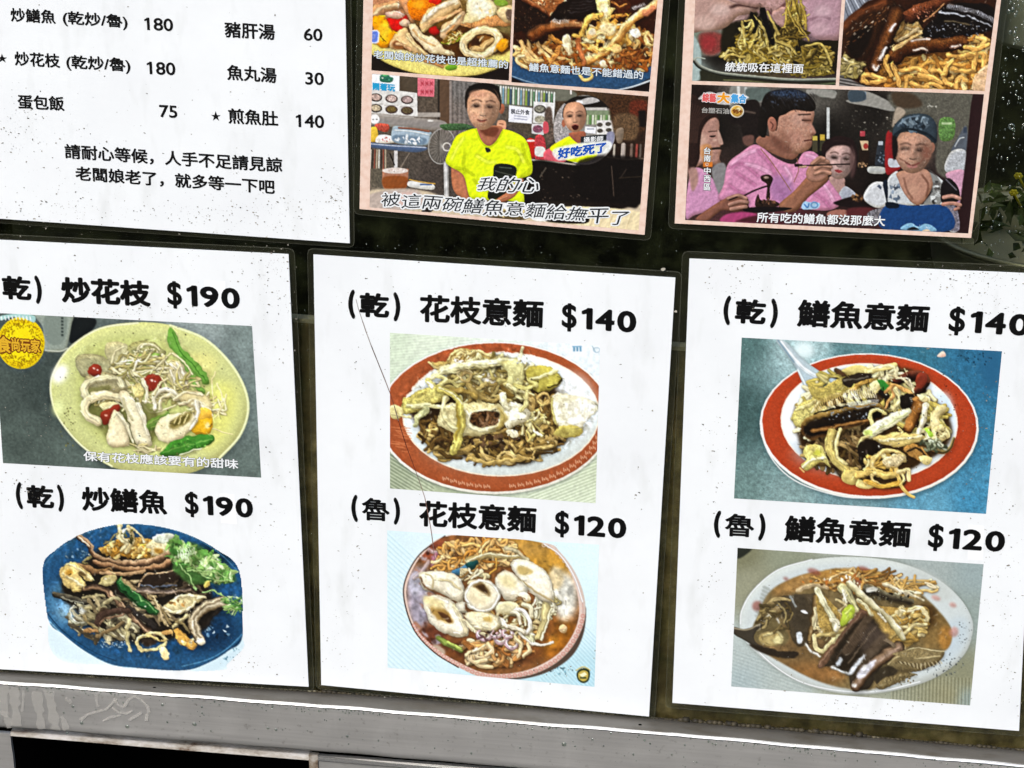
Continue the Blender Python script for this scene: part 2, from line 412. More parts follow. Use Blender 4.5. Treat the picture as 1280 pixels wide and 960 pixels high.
def ink_squid_plate():                                   # squid rings on a pale green plate
    k = Ink(-14, 386, 330, 604, seed=3); k.view(0, 380, 4)
    k.grad([(-40, 400, '#46504b'), (100, 700, '#4b5650'), (250, 400, '#3c4642'), (400, 780, '#55615a'), (330, 90, '#4a524e'), (600, 60, '#5f6a66'), (1000, 110, '#8b9693'), (1240, 200, '#75827e'), (1260, 500, '#6f7d78'), (1260, 840, '#5d6a64'), (-20, 780, '#56625b')])
    k.noise(.1, 9); k.noise(.06, 60)
    k.poly([(345, 60), (470, 70), (470, 120), (380, 190), (345, 180)], '#15191a', soft=3)
    k.poly([(175, 40), (355, 40), (356, 110), (330, 228), (300, 236), (225, 232), (215, 120)], '#8e988c', puff=.3, pr=10, soft=2)
    k.poly([(225, 60), (330, 60), (315, 190), (235, 190)], '#7a857b', soft=4)
    for i in range(6): k.rect(305, 65+i*17, 318, 76+i*17, '#39423d')
    k.st([(226, 232), (300, 237), (338, 222)], 8, '#b9c0b4', soft=1)
    k.el(105, 195, 119, 130, '#efd516', puff=.1, pr=20, edge=.2)
    for i in range(420):
        a = k.rng.random()*6.283; r = 60+50*k.rng.random()**.6
        x, y = 105+r*math.cos(a), 195+r*1.09*math.sin(a); k.el(x, y, 3.4, 3.4, '#8f7208', n=8)
    for i in range(60):
        a = i/60*6.283; k.st([(105+92*math.cos(a), 195+100*math.sin(a)), (105+116*math.cos(a), 195+127*math.sin(a))], 3, '#c9a10c', puff=0, edge=0)
    k.poly([(0, 62), (60, 50), (130, 50), (175, 62), (170, 92), (120, 72), (60, 66), (0, 82)], '#9fc4bd')
    for i in range(9): k.st([(6+i*18, 60+abs(i-4)), (10+i*18, 76+abs(i-4))], 5, '#f2f6ee', puff=0, edge=0)
    plate = [(680, 92), (500, 120), (350, 215), (270, 330), (250, 430), (275, 540), (340, 640), (430, 730), (560, 815), (750, 850), (950, 845), (1100, 770), (1200, 660), (1243, 540), (1225, 420), (1150, 290), (1020, 170), (850, 105)]
    k.poly(plate, '#c6ca88', puff=.25, pr=40, edge=.12, shadow=.4, sr=30)
    k.st([(690, 95), (500, 123), (352, 217), (272, 332), (253, 430), (278, 540), (343, 640), (432, 728), (560, 812)], 9, '#eef0c0', puff=.1, edge=.1, soft=2)
    k.st([(850, 107), (1020, 173), (1148, 292), (1223, 422), (1240, 540), (1196, 662), (1098, 770)], 12, '#e6edb6', puff=.1, edge=.1, soft=2)
    k.el(300, 350, 34, 50, '#fdfdf2', rot=30, soft=18); k.el(290, 520, 26, 40, '#dfe6a4', soft=18)
    k.poly([(480, 190), (400, 300), (380, 450), (430, 600), (560, 720), (760, 760), (960, 720), (1090, 600), (1120, 460), (1060, 320), (900, 210), (700, 160)], '#bcc172', soft=30, a=.7)
    k.el(1080, 560, 90, 180, '#dad97a', rot=20, soft=40); k.el(1010, 300, 80, 60, '#dcd98a', soft=25)
    k.noise(.045, 5)
    # back of the heap
    k.poly([(385, 262), (430, 245), (520, 262), (590, 330), (560, 372), (430, 372), (385, 320)], '#a9a57c', puff=.5, pr=22, edge=.5, shadow=.4, tex=.12)
    k.poly([(530, 200), (610, 190), (650, 230), (640, 310), (590, 330), (540, 270)], '#c3bd8f', puff=.5, pr=16, edge=.4, tex=.1)
    k.poly([(640, 215), (720, 183), (790, 205), (830, 250), (760, 290), (660, 290)], '#9c9a66', puff=.5, pr=18, edge=.4, tex=.2)
    for p in ([(560, 300), (580, 240), (620, 215)], [(600, 310), (620, 260), (640, 240)], [(670, 260), (700, 210), (760, 205)], [(700, 270), (740, 225), (790, 240)], [(680, 240), (740, 200), (800, 230)]): k.st(p, 10, '#dcd6ac', shadow=.3)
    k.bits(720, 235, 60, 30, 22, 4, 9, ['#6f6d3a', '#e6e0b8', '#8a874e'])
    # bean pods
    k.poly([(845, 118), (880, 150), (910, 215), (960, 270), (1020, 340), (1050, 390), (1020, 400), (960, 350), (890, 270), (840, 190)], '#6da142', puff=.5, pr=14, edge=.3, shadow=.4)
    k.st([(860, 140), (900, 230), (960, 300), (1030, 385)], 5, '#3f7423', puff=0)
    k.poly([(925, 290), (960, 330), (1000, 400), (1025, 440), (1000, 452), (955, 390), (920, 320)], '#7fae4d', puff=.5, pr=12, edge=.35, shadow=.4)
    k.poly([(640, 275), (720, 250), (800, 245), (770, 275), (690, 297), (645, 297)], '#94c451', puff=.5, pr=10, edge=.3, shadow=.4)
    k.st([(650, 285), (720, 266), (790, 252)], 3, '#d7e79b', puff=0, edge=0)
    # shredded vegetables
    k.noodles(700, 330, 170, 70, 40, 170, 11, ['#e7dfb0', '#d9cf95', '#c9bd7d', '#efe8c4', '#b5ac70'], curl=.35, dirn=-.3, spread=.8)
    for p in ([(570, 340), (700, 350), (790, 310), (850, 250)], [(600, 330), (690, 350), (740, 345), (830, 270)], [(610, 360), (650, 400), (690, 470)], [(560, 320), (640, 370), (720, 380)], [(860, 250), (910, 280), (960, 350)], [(690, 480), (760, 540), (850, 520), (930, 470)]): k.st(p, 13, '#ece3b4', w2=8, shadow=.35, spec=.15)
    k.poly([(860, 300), (900, 290), (930, 350), (945, 420), (900, 430), (850, 410), (840, 360)], '#cfc59b', puff=.6, pr=12, edge=.5, shadow=.4)
    for p in ([(855, 300), (890, 340), (900, 410)], [(880, 295), (915, 340), (930, 410)], [(850, 330), (870, 380), (880, 420)]): k.st(p, 9, '#f1ead0', shadow=.45)
    k.noodles(1040, 500, 90, 60, 16, 170, 9, ['#e9dca0', '#f0e6b8', '#d6c887'], curl=.2, dirn=1.9, spread=.7)
    for p in ([(1075, 340), (1060, 420), (1070, 520)], [(1130, 450), (1110, 520), (1060, 580)], [(1060, 620), (1110, 640), (1165, 652)], [(1085, 400), (1110, 470), (1090, 560)]): k.st(p, 9, '#efe6ac', w2=4)
    # dark hollow
    k.poly([(420, 420), (520, 400), (700, 480), (800, 560), (760, 700), (600, 700), (480, 600)], '#5b5a2c', soft=14, a=.75)
    k.noodles(640, 430, 190, 90, 46, 150, 10, ['#e3d9a6', '#cfc48a', '#b7ac6c', '#efe7c0', '#98935a'], curl=.4, dirn=.5, spread=1.4)
    k.noodles(880, 400, 110, 90, 26, 130, 10, ['#e6dca8', '#d3c88e', '#b0a868'], curl=.4, dirn=1.2, spread=1.)
    k.poly([(430, 360), (520, 340), (600, 370), (640, 430), (560, 450), (450, 430)], '#b9b084', puff=.4, pr=16, edge=.4, shadow=.4, tex=.12)
    # tomato
    for (a, b, c, d) in ((475, 332, 36, 30), (765, 392, 48, 44)):
        k.el(a, b, c, d, '#8a3020', puff=.5, pr=12, edge=.35, shadow=.5); k.el(a-8, b-10, 7, 5, '#f3c9b8', soft=2); k.el(a+8, b-6, 4, 3, '#f8e0d6', soft=1)
    # squid
    k.st([(435, 470), (420, 430), (450, 390), (520, 370), (590, 380), (610, 410)], 44, '#d8d2aa', w2=26, puff=.35, edge=.5, shadow=.5, spec=.2)
    k.poly([(440, 430), (500, 410), (560, 415), (520, 455), (460, 460)], '#7d7a4a', soft=6)
    k.st([(600, 470), (520, 455), (450, 475), (425, 520), (440, 560), (490, 590)], 42, '#e9deb4', puff=.35, edge=.45, shadow=.5, spec=.25)
    k.poly([(500, 500), (570, 490), (600, 520), (540, 545)], '#d8cf9c', puff=.3, shadow=.3)
    k.poly([(505, 545), (590, 505), (600, 530), (555, 600), (515, 592)], '#86301f', puff=.5, pr=10, edge=.35, shadow=.5)
    k.el(530, 560, 7, 6, '#e9a891', soft=2)
    k.poly([(565, 535), (605, 545), (630, 600), (650, 700), (610, 715), (560, 715), (535, 690), (540, 630)], '#ece0b8', puff=.45, pr=22, edge=.45, shadow=.5, spec=.1)
    k.st([(590, 545), (630, 600), (668, 690)], 20, '#e2dab6', w2=12, shadow=.5)
    k.poly([(600, 440), (635, 440), (680, 490), (715, 560), (740, 640), (765, 700), (735, 715), (690, 700), (655, 630), (630, 540), (598, 470)], '#f0e6c0', puff=.45, pr=24, edge=.45, shadow=.55, spec=.1)
    k.st([(615, 480), (640, 540), (665, 580)], 12, '#bdb58a', soft=3, puff=.2)
    k.st([(690, 500), (720, 570), (740, 650)], 26, '#e6dfc2', w2=16, shadow=.4)
    k.st([(775, 520), (770, 470), (800, 430), (850, 430), (890, 470)], 24, '#efe9cd', shadow=.5, spec=.2)
    k.st([(800, 525), (810, 470), (850, 455), (885, 480)], 20, '#d7cfa6', shadow=.45)
    k.st([(770, 450), (800, 400), (840, 375)], 18, '#e3d9ab', w2=10, shadow=.4); k.st([(715, 380), (735, 430), (725, 490)], 18, '#e9e1bd', shadow=.4)
    k.el(690, 430, 30, 36, '#dccf8a', puff=.4, pr=10, edge=.4, tex=.2, shadow=.4)
    k.poly([(740, 590), (820, 550), (850, 560), (790, 620), (745, 630)], '#5f7f35', puff=.4, shadow=.4)
    for p in ([(745, 600), (800, 570), (850, 530)], [(760, 620), (820, 590)]): k.st(p, 8, '#87a352')
    k.poly([(880, 470), (950, 435), (1030, 460), (1060, 520), (1030, 570), (960, 520)], '#e4d6a0', puff=.5, pr=18, edge=.4, shadow=.4)
    for p in ([(870, 480), (930, 445), (1010, 455)], [(900, 500), (980, 480), (1050, 530)], [(960, 500), (1030, 520), (1060, 560)]): k.st(p, 14, '#eee3bb', shadow=.35)
    k.poly([(960, 600), (1000, 545), (1060, 560), (1065, 620), (1030, 655), (960, 640)], '#e9b62a', puff=.4, pr=16, edge=.35, shadow=.4); k.poly([(1000, 520), (1050, 530), (1055, 570), (1000, 570)], '#f0c04a', puff=.4); k.el(1035, 605, 12, 14, '#fbe79a', soft=4)
    k.poly([(785, 600), (830, 560), (900, 540), (960, 545), (985, 570), (960, 620), (920, 660), (860, 692), (810, 690), (778, 650)], '#f0e6bd', puff=.3, pr=20, edge=.4, shadow=.6, spec=.1)
    k.poly([(850, 590), (900, 555), (955, 540), (950, 580), (915, 610), (860, 625)], '#8a7c46', soft=5); k.poly([(870, 590), (930, 555), (945, 572), (905, 602), (868, 612)], '#5d5426', soft=4)
    for p in ([(870, 600), (885, 565)], [(890, 605), (912, 560)], [(915, 600), (935, 555)]): k.st(p, 7, '#d9cb8e')
    k.st([(980, 490), (985, 560), (950, 625)], 26, '#efe8cc', w2=14, shadow=.35)
    k.poly([(800, 745), (860, 690), (950, 660), (1050, 655), (1065, 690), (1000, 725), (900, 755), (820, 760)], '#3f7d2b', puff=.5, pr=14, edge=.35, shadow=.5)
    k.st([(815, 742), (900, 715), (1000, 690), (1055, 680)], 5, '#74ab4c', puff=0); k.bits(940, 705, 90, 26, 30, 4, 8, ['#5b9a3b', '#2c6420', '#6fae49'])
    k.st([(900, 752), (960, 735), (1010, 722)], 6, '#e9ecca')
    k.noodles(700, 720, 90, 20, 10, 110, 8, ['#cfc48c', '#e4daab'], dirn=.2, spread=.6)
    k.bits(340, 620, 40, 110, 26, 3, 6, ['#52502f', '#6b6a3c']); k.bits(740, 450, 480, 330, 60, 2, 5, ['#54512d', '#6a6738'])
    k.organic([(380, 240), (560, 180), (720, 170), (860, 110), (960, 230), (1070, 340), (1150, 480), (1100, 640), (1040, 720), (850, 770), (560, 730), (500, 620), (400, 540)], glint=120, mott=.07, warp=1.2)
    k.sketch(0, 1.02, 1.08); return k

def ink_eel_plate():                                     # stir-fried eel on a blue plate
    k = Ink(48, 640, 312, 846, seed=5, base='#e9f1f2'); k.view(20, 630, 4)
    k.poly([(150, 600), (330, 700), (480, 800), (250, 790), (160, 720)], '#cfe2e8', soft=20); k.poly([(1130, 660), (1140, 720), (1040, 830), (860, 835)], '#c3dae3', soft=18)
    k.bits(1080, 740, 50, 60, 24, 3, 7, ['#3f6f86', '#88b4c4'])
    plate = [(132, 315), (200, 225), (320, 150), (460, 108), (580, 98), (720, 112), (860, 152), (1000, 225), (1118, 335), (1134, 655), (1060, 735), (960, 795), (840, 832), (620, 822), (480, 805), (350, 740), (240, 655), (160, 575)]
    k.poly(plate, '#1b4d78', puff=.12, pr=30)
    k.setclip(plate)
    k.poly([(155, 400), (300, 230), (560, 150), (800, 170), (1040, 300), (1100, 500), (1040, 660), (840, 770), (600, 770), (360, 700), (200, 560)], '#143f66', soft=30, a=.8)
    k.el(240, 500, 90, 120, '#4b83a8', soft=40, a=.8); k.el(270, 530, 60, 50, '#9dbfcf', soft=24, a=.6); k.el(1000, 250, 90, 40, '#0f2c3d', rot=35, soft=20); k.el(960, 640, 150, 100, '#0d2c4c', soft=40)
    k.st([(158, 578), (240, 660), (350, 742), (480, 806), (600, 822)], 8, '#6fa5c4', puff=.1); k.st([(150, 540), (240, 640), (380, 735), (500, 785)], 5, '#0e3355', puff=0)
    k.st([(1132, 650), (1060, 720), (960, 778), (830, 812)], 7, '#3f7ba6', puff=.1); k.st([(1134, 668), (1060, 745), (950, 806)], 6, '#0b2b49', puff=0)
    k.st([(140, 310), (210, 228), (330, 155), (470, 112), (600, 102), (740, 118), (870, 160), (1000, 232), (1110, 335)], 6, '#3b6f94', puff=0, soft=2)
    k.noise(.16, 10, 4); k.bits(330, 260, 60, 40, 30, 3, 7, ['#6d8fa5', '#2b5a80'])
    k.bits(1010, 640, 60, 50, 18, 5, 13, ['#0a1e33', '#5d87a6', '#0d2742', '#b4cbd6'], puff=.4)
    k.bits(480, 700, 80, 16, 50, 3, 6, ['#b8cad3', '#6d8ca0', '#203d55'])
    # under-heap darkness
    k.poly([(230, 380), (330, 300), (480, 200), (760, 180), (900, 260), (960, 400), (1000, 540), (900, 660), (700, 690), (560, 690), (400, 640), (300, 540), (240, 470)], '#1d1710', soft=14)
    DK = ['#3a2c1e', '#5a4632', '#2a2118', '#735d41']; CR = ['#d9c184', '#e9d9a4', '#c9a95d', '#f1e6c0']
    k.noodles(440, 560, 190, 110, 60, 150, 17, ['#6a6048', '#9c9066', '#4a4232', '#bfb382', '#7c7052', '#d6cba0'], curl=.25, dirn=.6, spread=.9)
    k.noodles(700, 470, 230, 120, 40, 130, 15, ['#7b684a', '#4a3c2b', '#b09a6a', '#625038', '#cdb98a'], curl=.25, dirn=.4, spread=.8)
    # top: egg and cabbage
    k.poly([(420, 220), (520, 180), (640, 170), (760, 190), (780, 240), (700, 270), (560, 270), (440, 250)], '#b98d3c', puff=.4, pr=14, tex=.3)
    k.bits(590, 225, 160, 42, 60, 10, 24, ['#e2b455', '#c98d2b', '#f0d285', '#d59f3c', '#8f6420'], puff=.5, pr=8, edge=.4, shadow=.35)
    k.st([(520, 110), (515, 170), (550, 200), (530, 235)], 26, '#e7d9a2', w2=16, shadow=.4, spec=.2); k.st([(560, 115), (580, 150), (570, 200), (555, 240)], 24, '#d7c286', shadow=.4); k.st([(575, 118), (620, 155), (640, 190)], 14, '#e9dba8', shadow=.4)
    k.ring(555, 155, 24, 30, 12, '#efe3b3', a0=30, a1=300, shadow=.4); k.bits(560, 160, 30, 40, 12, 5, 10, ['#5c5522', '#39351a'])
    k.el(720, 215, 70, 46, '#e8d7a0', puff=.5, pr=18, edge=.45, shadow=.4, tex=.12); k.el(740, 170, 56, 24, '#c7cdb6', puff=.4, rot=-8, pr=8); k.el(715, 232, 22, 16, '#b07f2c', soft=4)
    k.bits(640, 235, 40, 40, 14, 9, 18, ['#e9a93a', '#f4cd72'], puff=.5, shadow=.35, pr=6)
    for p in ([(505, 150), (470, 185), (440, 195)], [(380, 260), (340, 290), (360, 300)]): k.st(p, 16, '#8a7d4b', w2=6, shadow=.4)
    # long eels on top
    eel = [(-1, '#d3b186'), (-.35, '#9a7450'), (.2, '#4e3522'), (1, '#241710')]
    k.st([(300, 130), (320, 165), (370, 205), (385, 250), (440, 280), (560, 300), (680, 290), (790, 245)], 22, '#6b4d33', w2=46, cols=eel, puff=.3, edge=.4, shadow=.6, ribs=.07, rfreq=9, spec=.1)
    k.st([(298, 132), (330, 178), (372, 208)], 7, '#e6cfae', puff=.2); k.st([(296, 128), (305, 160)], 12, '#39271d')
    k.st([(390, 295), (470, 310), (600, 330), (720, 310), (800, 275)], 30, '#7a5638', w2=34, cols=[(-1, '#c99f72'), (-.2, '#8d633f'), (.5, '#3c2818'), (1, '#1a110a')], puff=.3, edge=.4, shadow=.6, ribs=.08, rfreq=8)
    k.st([(320, 320), (400, 340), (470, 335)], 46, '#5d4025', w2=30, cols=[(-1, '#b78a55'), (0, '#6f4c2c'), (1, '#271a0f')], puff=.3, edge=.45, shadow=.5, tex=.15)
    k.st([(430, 345), (560, 350), (640, 335)], 18, '#b08c62', shadow=.5)
    k.poly([(620, 400), (650, 355), (740, 335), (810, 330), (820, 370), (740, 400)], '#241a13', puff=.3, pr=10, shadow=.5); k.st([(610, 410), (650, 360), (720, 345), (800, 325)], 9, '#c7a57c', shadow=.4)
    k.st([(590, 430), (700, 437), (800, 436), (880, 425)], 34, '#6a5540', w2=16, cols=[(-1, '#2d251f'), (-.2, '#584a40'), (.3, '#b9a28a'), (1, '#4c3826')], edge=.4, shadow=.55, spec=.15)
    k.st([(620, 408), (720, 410), (800, 405)], 8, '#4f5766', puff=.2)
    k.st([(890, 280), (930, 260), (960, 240)], 16, '#2f251b', shadow=.4)
    # left egg
    k.poly([(220, 340), (260, 295), (320, 305), (380, 370), (360, 385), (310, 350), (350, 400), (330, 440), (280, 440), (235, 385)], '#e4c574', puff=.5, pr=14, edge=.45, shadow=.5, tex=.15)
    k.st([(255, 300), (310, 320), (370, 375)], 14, '#f0dca0', shadow=.35); k.st([(240, 350), (290, 380), (340, 415)], 18, '#f1dfa6', shadow=.35); k.el(265, 345, 18, 14, '#d69a2e', soft=5); k.el(330, 350, 22, 12, '#5b4420', rot=30, soft=4)
    k.poly([(405, 400), (460, 355), (500, 362), (470, 400), (430, 412)], '#b5a66c', puff=.4, pr=8, shadow=.5)
    # scallion
    k.poly([(495, 385), (530, 375), (590, 430), (650, 480), (715, 540), (690, 558), (600, 500), (530, 440)], '#1f5a26', puff=.5, pr=12, edge=.35, shadow=.6); k.st([(515, 380), (600, 450), (705, 545)], 6, '#7fb968', puff=0); k.st([(500, 395), (560, 460), (640, 520)], 6, '#0e2b12', puff=0)
    # diagonal eel
    k.st([(345, 425), (400, 410), (450, 430), (520, 500), (600, 580), (690, 655)], 30, '#6d4f38', w2=34, cols=[(-1, '#271b14'), (-.3, '#4a3526'), (.25, '#a07b58'), (1, '#3b281a')], puff=.2, edge=.4, shadow=.6, spec=.1)
    k.st([(470, 435), (540, 510), (620, 600), (660, 640)], 8, '#c9a37b', w2=5, puff=.2); k.st([(560, 520), (640, 570), (690, 610)], 30, '#2a2420', shadow=.5, spec=.2)
    k.poly([(520, 370), (560, 385), (600, 420), (590, 430), (540, 400)], '#b59d6a', shadow=.4)
    # left dark strips
    k.st([(195, 450), (260, 470), (350, 490)], 30, '#2f2b22', w2=24, cols=[(-1, '#6b6450'), (0, '#3a352a'), (1, '#151310')], edge=.4, shadow=.6); k.st([(225, 465), (290, 485), (340, 492)], 5, '#8f8b74', puff=0)
    for p, c in (([(365, 480), (385, 520), (410, 560)], '#7b6a48'), ([(390, 470), (415, 510), (420, 550)], '#a8966a'), ([(260, 550), (290, 590), (350, 600)], '#8d8a6c'), ([(275, 530), (310, 570), (360, 590)], '#bab393'), ([(330, 540), (360, 590), (400, 620)], '#9c8858'), ([(345, 630), (390, 635), (400, 640)], '#a67b48'), ([(440, 500), (480, 470), (520, 480)], '#a79c70'), ([(410, 560), (440, 530), (520, 540)], '#41301f')):
        k.st(p, 18, c, shadow=.5, spec=.15)
    k.st([(405, 600), (430, 555), (500, 530), (560, 540)], 34, '#3f2c22', shadow=.5, ribs=.12, rfreq=7, spec=.1); k.st([(420, 600), (450, 570), (540, 555)], 10, '#7a5c44')
    k.st([(405, 665), (460, 640), (540, 590)], 22, '#7d6743', w2=16, shadow=.55, spec=.1); k.st([(570, 580), (555, 650), (572, 740)], 24, '#b9ad78', w2=14, shadow=.55, spec=.15)
    k.ring(320, 555, 55, 45, 8, '#a7a78e', a0=60, a1=250, shadow=.3); k.ring(330, 545, 60, 50, 6, '#d7dccf', a0=80, a1=230); k.el(330, 530, 16, 20, '#dfe8e6', soft=6, a=.7)
    # onion hoop and bits
    k.ring(675, 690, 75, 40, 18, '#e3d391', rot=-8, shadow=.5, spec=.2); k.st([(640, 650), (700, 675), (755, 680)], 12, '#cdb46c', shadow=.4); k.el(660, 690, 40, 18, '#2a2017', soft=5)
    k.poly([(715, 725), (750, 715), (765, 770), (740, 780), (722, 760)], '#f0dc9c', puff=.4, pr=8, shadow=.5); k.poly([(725, 640), (780, 625), (775, 650), (730, 655)], '#d6a45a', puff=.4, shadow=.4)
    # right: cabbage, egg
    k.st([(660, 460), (720, 520), (770, 600)], 14, '#8f7a4e', shadow=.5); k.st([(690, 465), (720, 540), (760, 610)], 8, '#d1b987')
    k.poly([(745, 510), (800, 465), (880, 445), (950, 465), (900, 500), (830, 540), (770, 535)], '#d9c88e', puff=.5, pr=14, edge=.4, shadow=.5)
    k.st([(740, 515), (790, 535), (860, 520), (900, 490)], 14, '#efe0ae', shadow=.45, spec=.15); k.st([(800, 470), (870, 455), (945, 470)], 16, '#eee0b0', shadow=.4); k.bits(810, 495, 40, 16, 8, 6, 12, ['#c8944a', '#7b5427'])
    k.poly([(790, 630), (830, 630), (870, 680), (905, 700), (880, 722), (820, 705)], '#e2a845', puff=.5, pr=12, edge=.4, shadow=.5, tex=.15); k.bits(850, 690, 40, 24, 12, 6, 12, ['#f3d083', '#b97b24', '#f7e3ae'], puff=.4)
    k.st([(790, 610), (830, 580), (850, 560)], 22, '#c1b27c', shadow=.45); k.st([(800, 590), (840, 600), (870, 640)], 14, '#8e7c4e', shadow=.4)
    k.st([(1035, 490), (960, 510), (900, 560), (890, 620), (920, 680)], 66, '#c9b892', w2=52, cols=[(-1, '#2a2119'), (-.55, '#d7c7a2'), (-.1, '#6b5a3f'), (.25, '#e2d5b4'), (.7, '#8a7450'), (1, '#3a2c1c')], puff=.25, edge=.45, shadow=.6, spec=.1)
    k.st([(1040, 520), (985, 550), (960, 600)], 16, '#1f1a16', puff=.2); k.el(925, 690, 22, 14, '#eadfc4', puff=.3, soft=2)
    # herb
    GR = ['#8cbc5d', '#5e9a3e', '#a9d07a', '#3f7a2c', '#c3dfa0', '#76ac52']
    k.poly([(770, 215), (850, 190), (930, 220), (960, 290), (1060, 340), (1095, 385), (960, 400), (880, 400), (800, 340)], '#3c6b2a', soft=8, a=.9)
    for i in range(190):
        t = k.rng.random(); x = 790+t*270+(k.rng.random()-.5)*70; y = 215+t*150+(k.rng.random()-.5)*(120-60*t)
        a = k.rng.random()*6.28; l = 14+22*k.rng.random(); b = l*.36
        ca, sa = math.cos(a), math.sin(a); q = [(-l, 0), (-l*.2, -b), (l*.4, -b*.6), (l, 0), (l*.3, b*.8), (-l*.4, b)]
        k.poly([(x+u*ca-v*sa, y+u*sa+v*ca) for u, v in q], hx(GR[k.rng.integers(6)])*(.8+.35*k.rng.random()), puff=.35, pr=5, shadow=.35, sr=5, n=3)
    for i in range(26):
        x, y = 800+k.rng.random()*90, 200+k.rng.random()*60; k.st([(x, y), (x+12*k.rng.random(), y+24)], 4, '#cfe5b6', shadow=.3)
    for p in ([(880, 300), (960, 370), (1090, 385)], [(820, 300), (880, 380), (900, 430)], [(930, 440), (1000, 440), (1080, 490)], [(860, 330), (990, 340), (1060, 370)]): k.st(p, 7, '#9cc474', shadow=.4)
    for i in range(50):
        x, y = 1085+(k.rng.random()-.5)*70, 500+(k.rng.random()-.5)*80; a = -1+2*k.rng.random(); l = 24
        k.st([(x-l*math.cos(a), y-l*math.sin(a)), (x, y-3), (x+l*math.cos(a), y+l*math.sin(a))], 8, GR[k.rng.integers(6)], w2=3, shadow=.35)
    k.el(955, 400, 20, 16, '#d9c25a', puff=.4, shadow=.3)
    k.bits(600, 450, 430, 280, 70, 2, 5, ['#0c0a08', '#efe2bf']); k.clip = None
    k.organic([(190, 440), (220, 310), (300, 120), (500, 100), (780, 160), (950, 220), (1110, 380), (1130, 540), (960, 660), (880, 740), (560, 780), (380, 680), (240, 580)], glint=260, warp=1.6, mott=.17)
    k.sketch(0, .9, 1.1, .03); return k

def rim_plate(k, cx, cy, rx, ry, ix, iy, dx, dy, red, inner, rot=0, edge='#e8e6da'):
    k.el(cx, cy+6, rx, ry, '#2c3030', rot=rot, soft=10, a=.5)
    k.el(cx, cy, rx, ry, edge, rot=rot, puff=.2, pr=10); k.el(cx, cy-3, rx-11, ry-10, red, rot=rot, puff=.12, pr=20, tex=.07)
    k.el(cx+dx, cy+dy, ix+7, iy+7, '#f0d9c0', rot=rot); k.el(cx+dx, cy+dy, ix, iy, inner, rot=rot, puff=.15, pr=40)

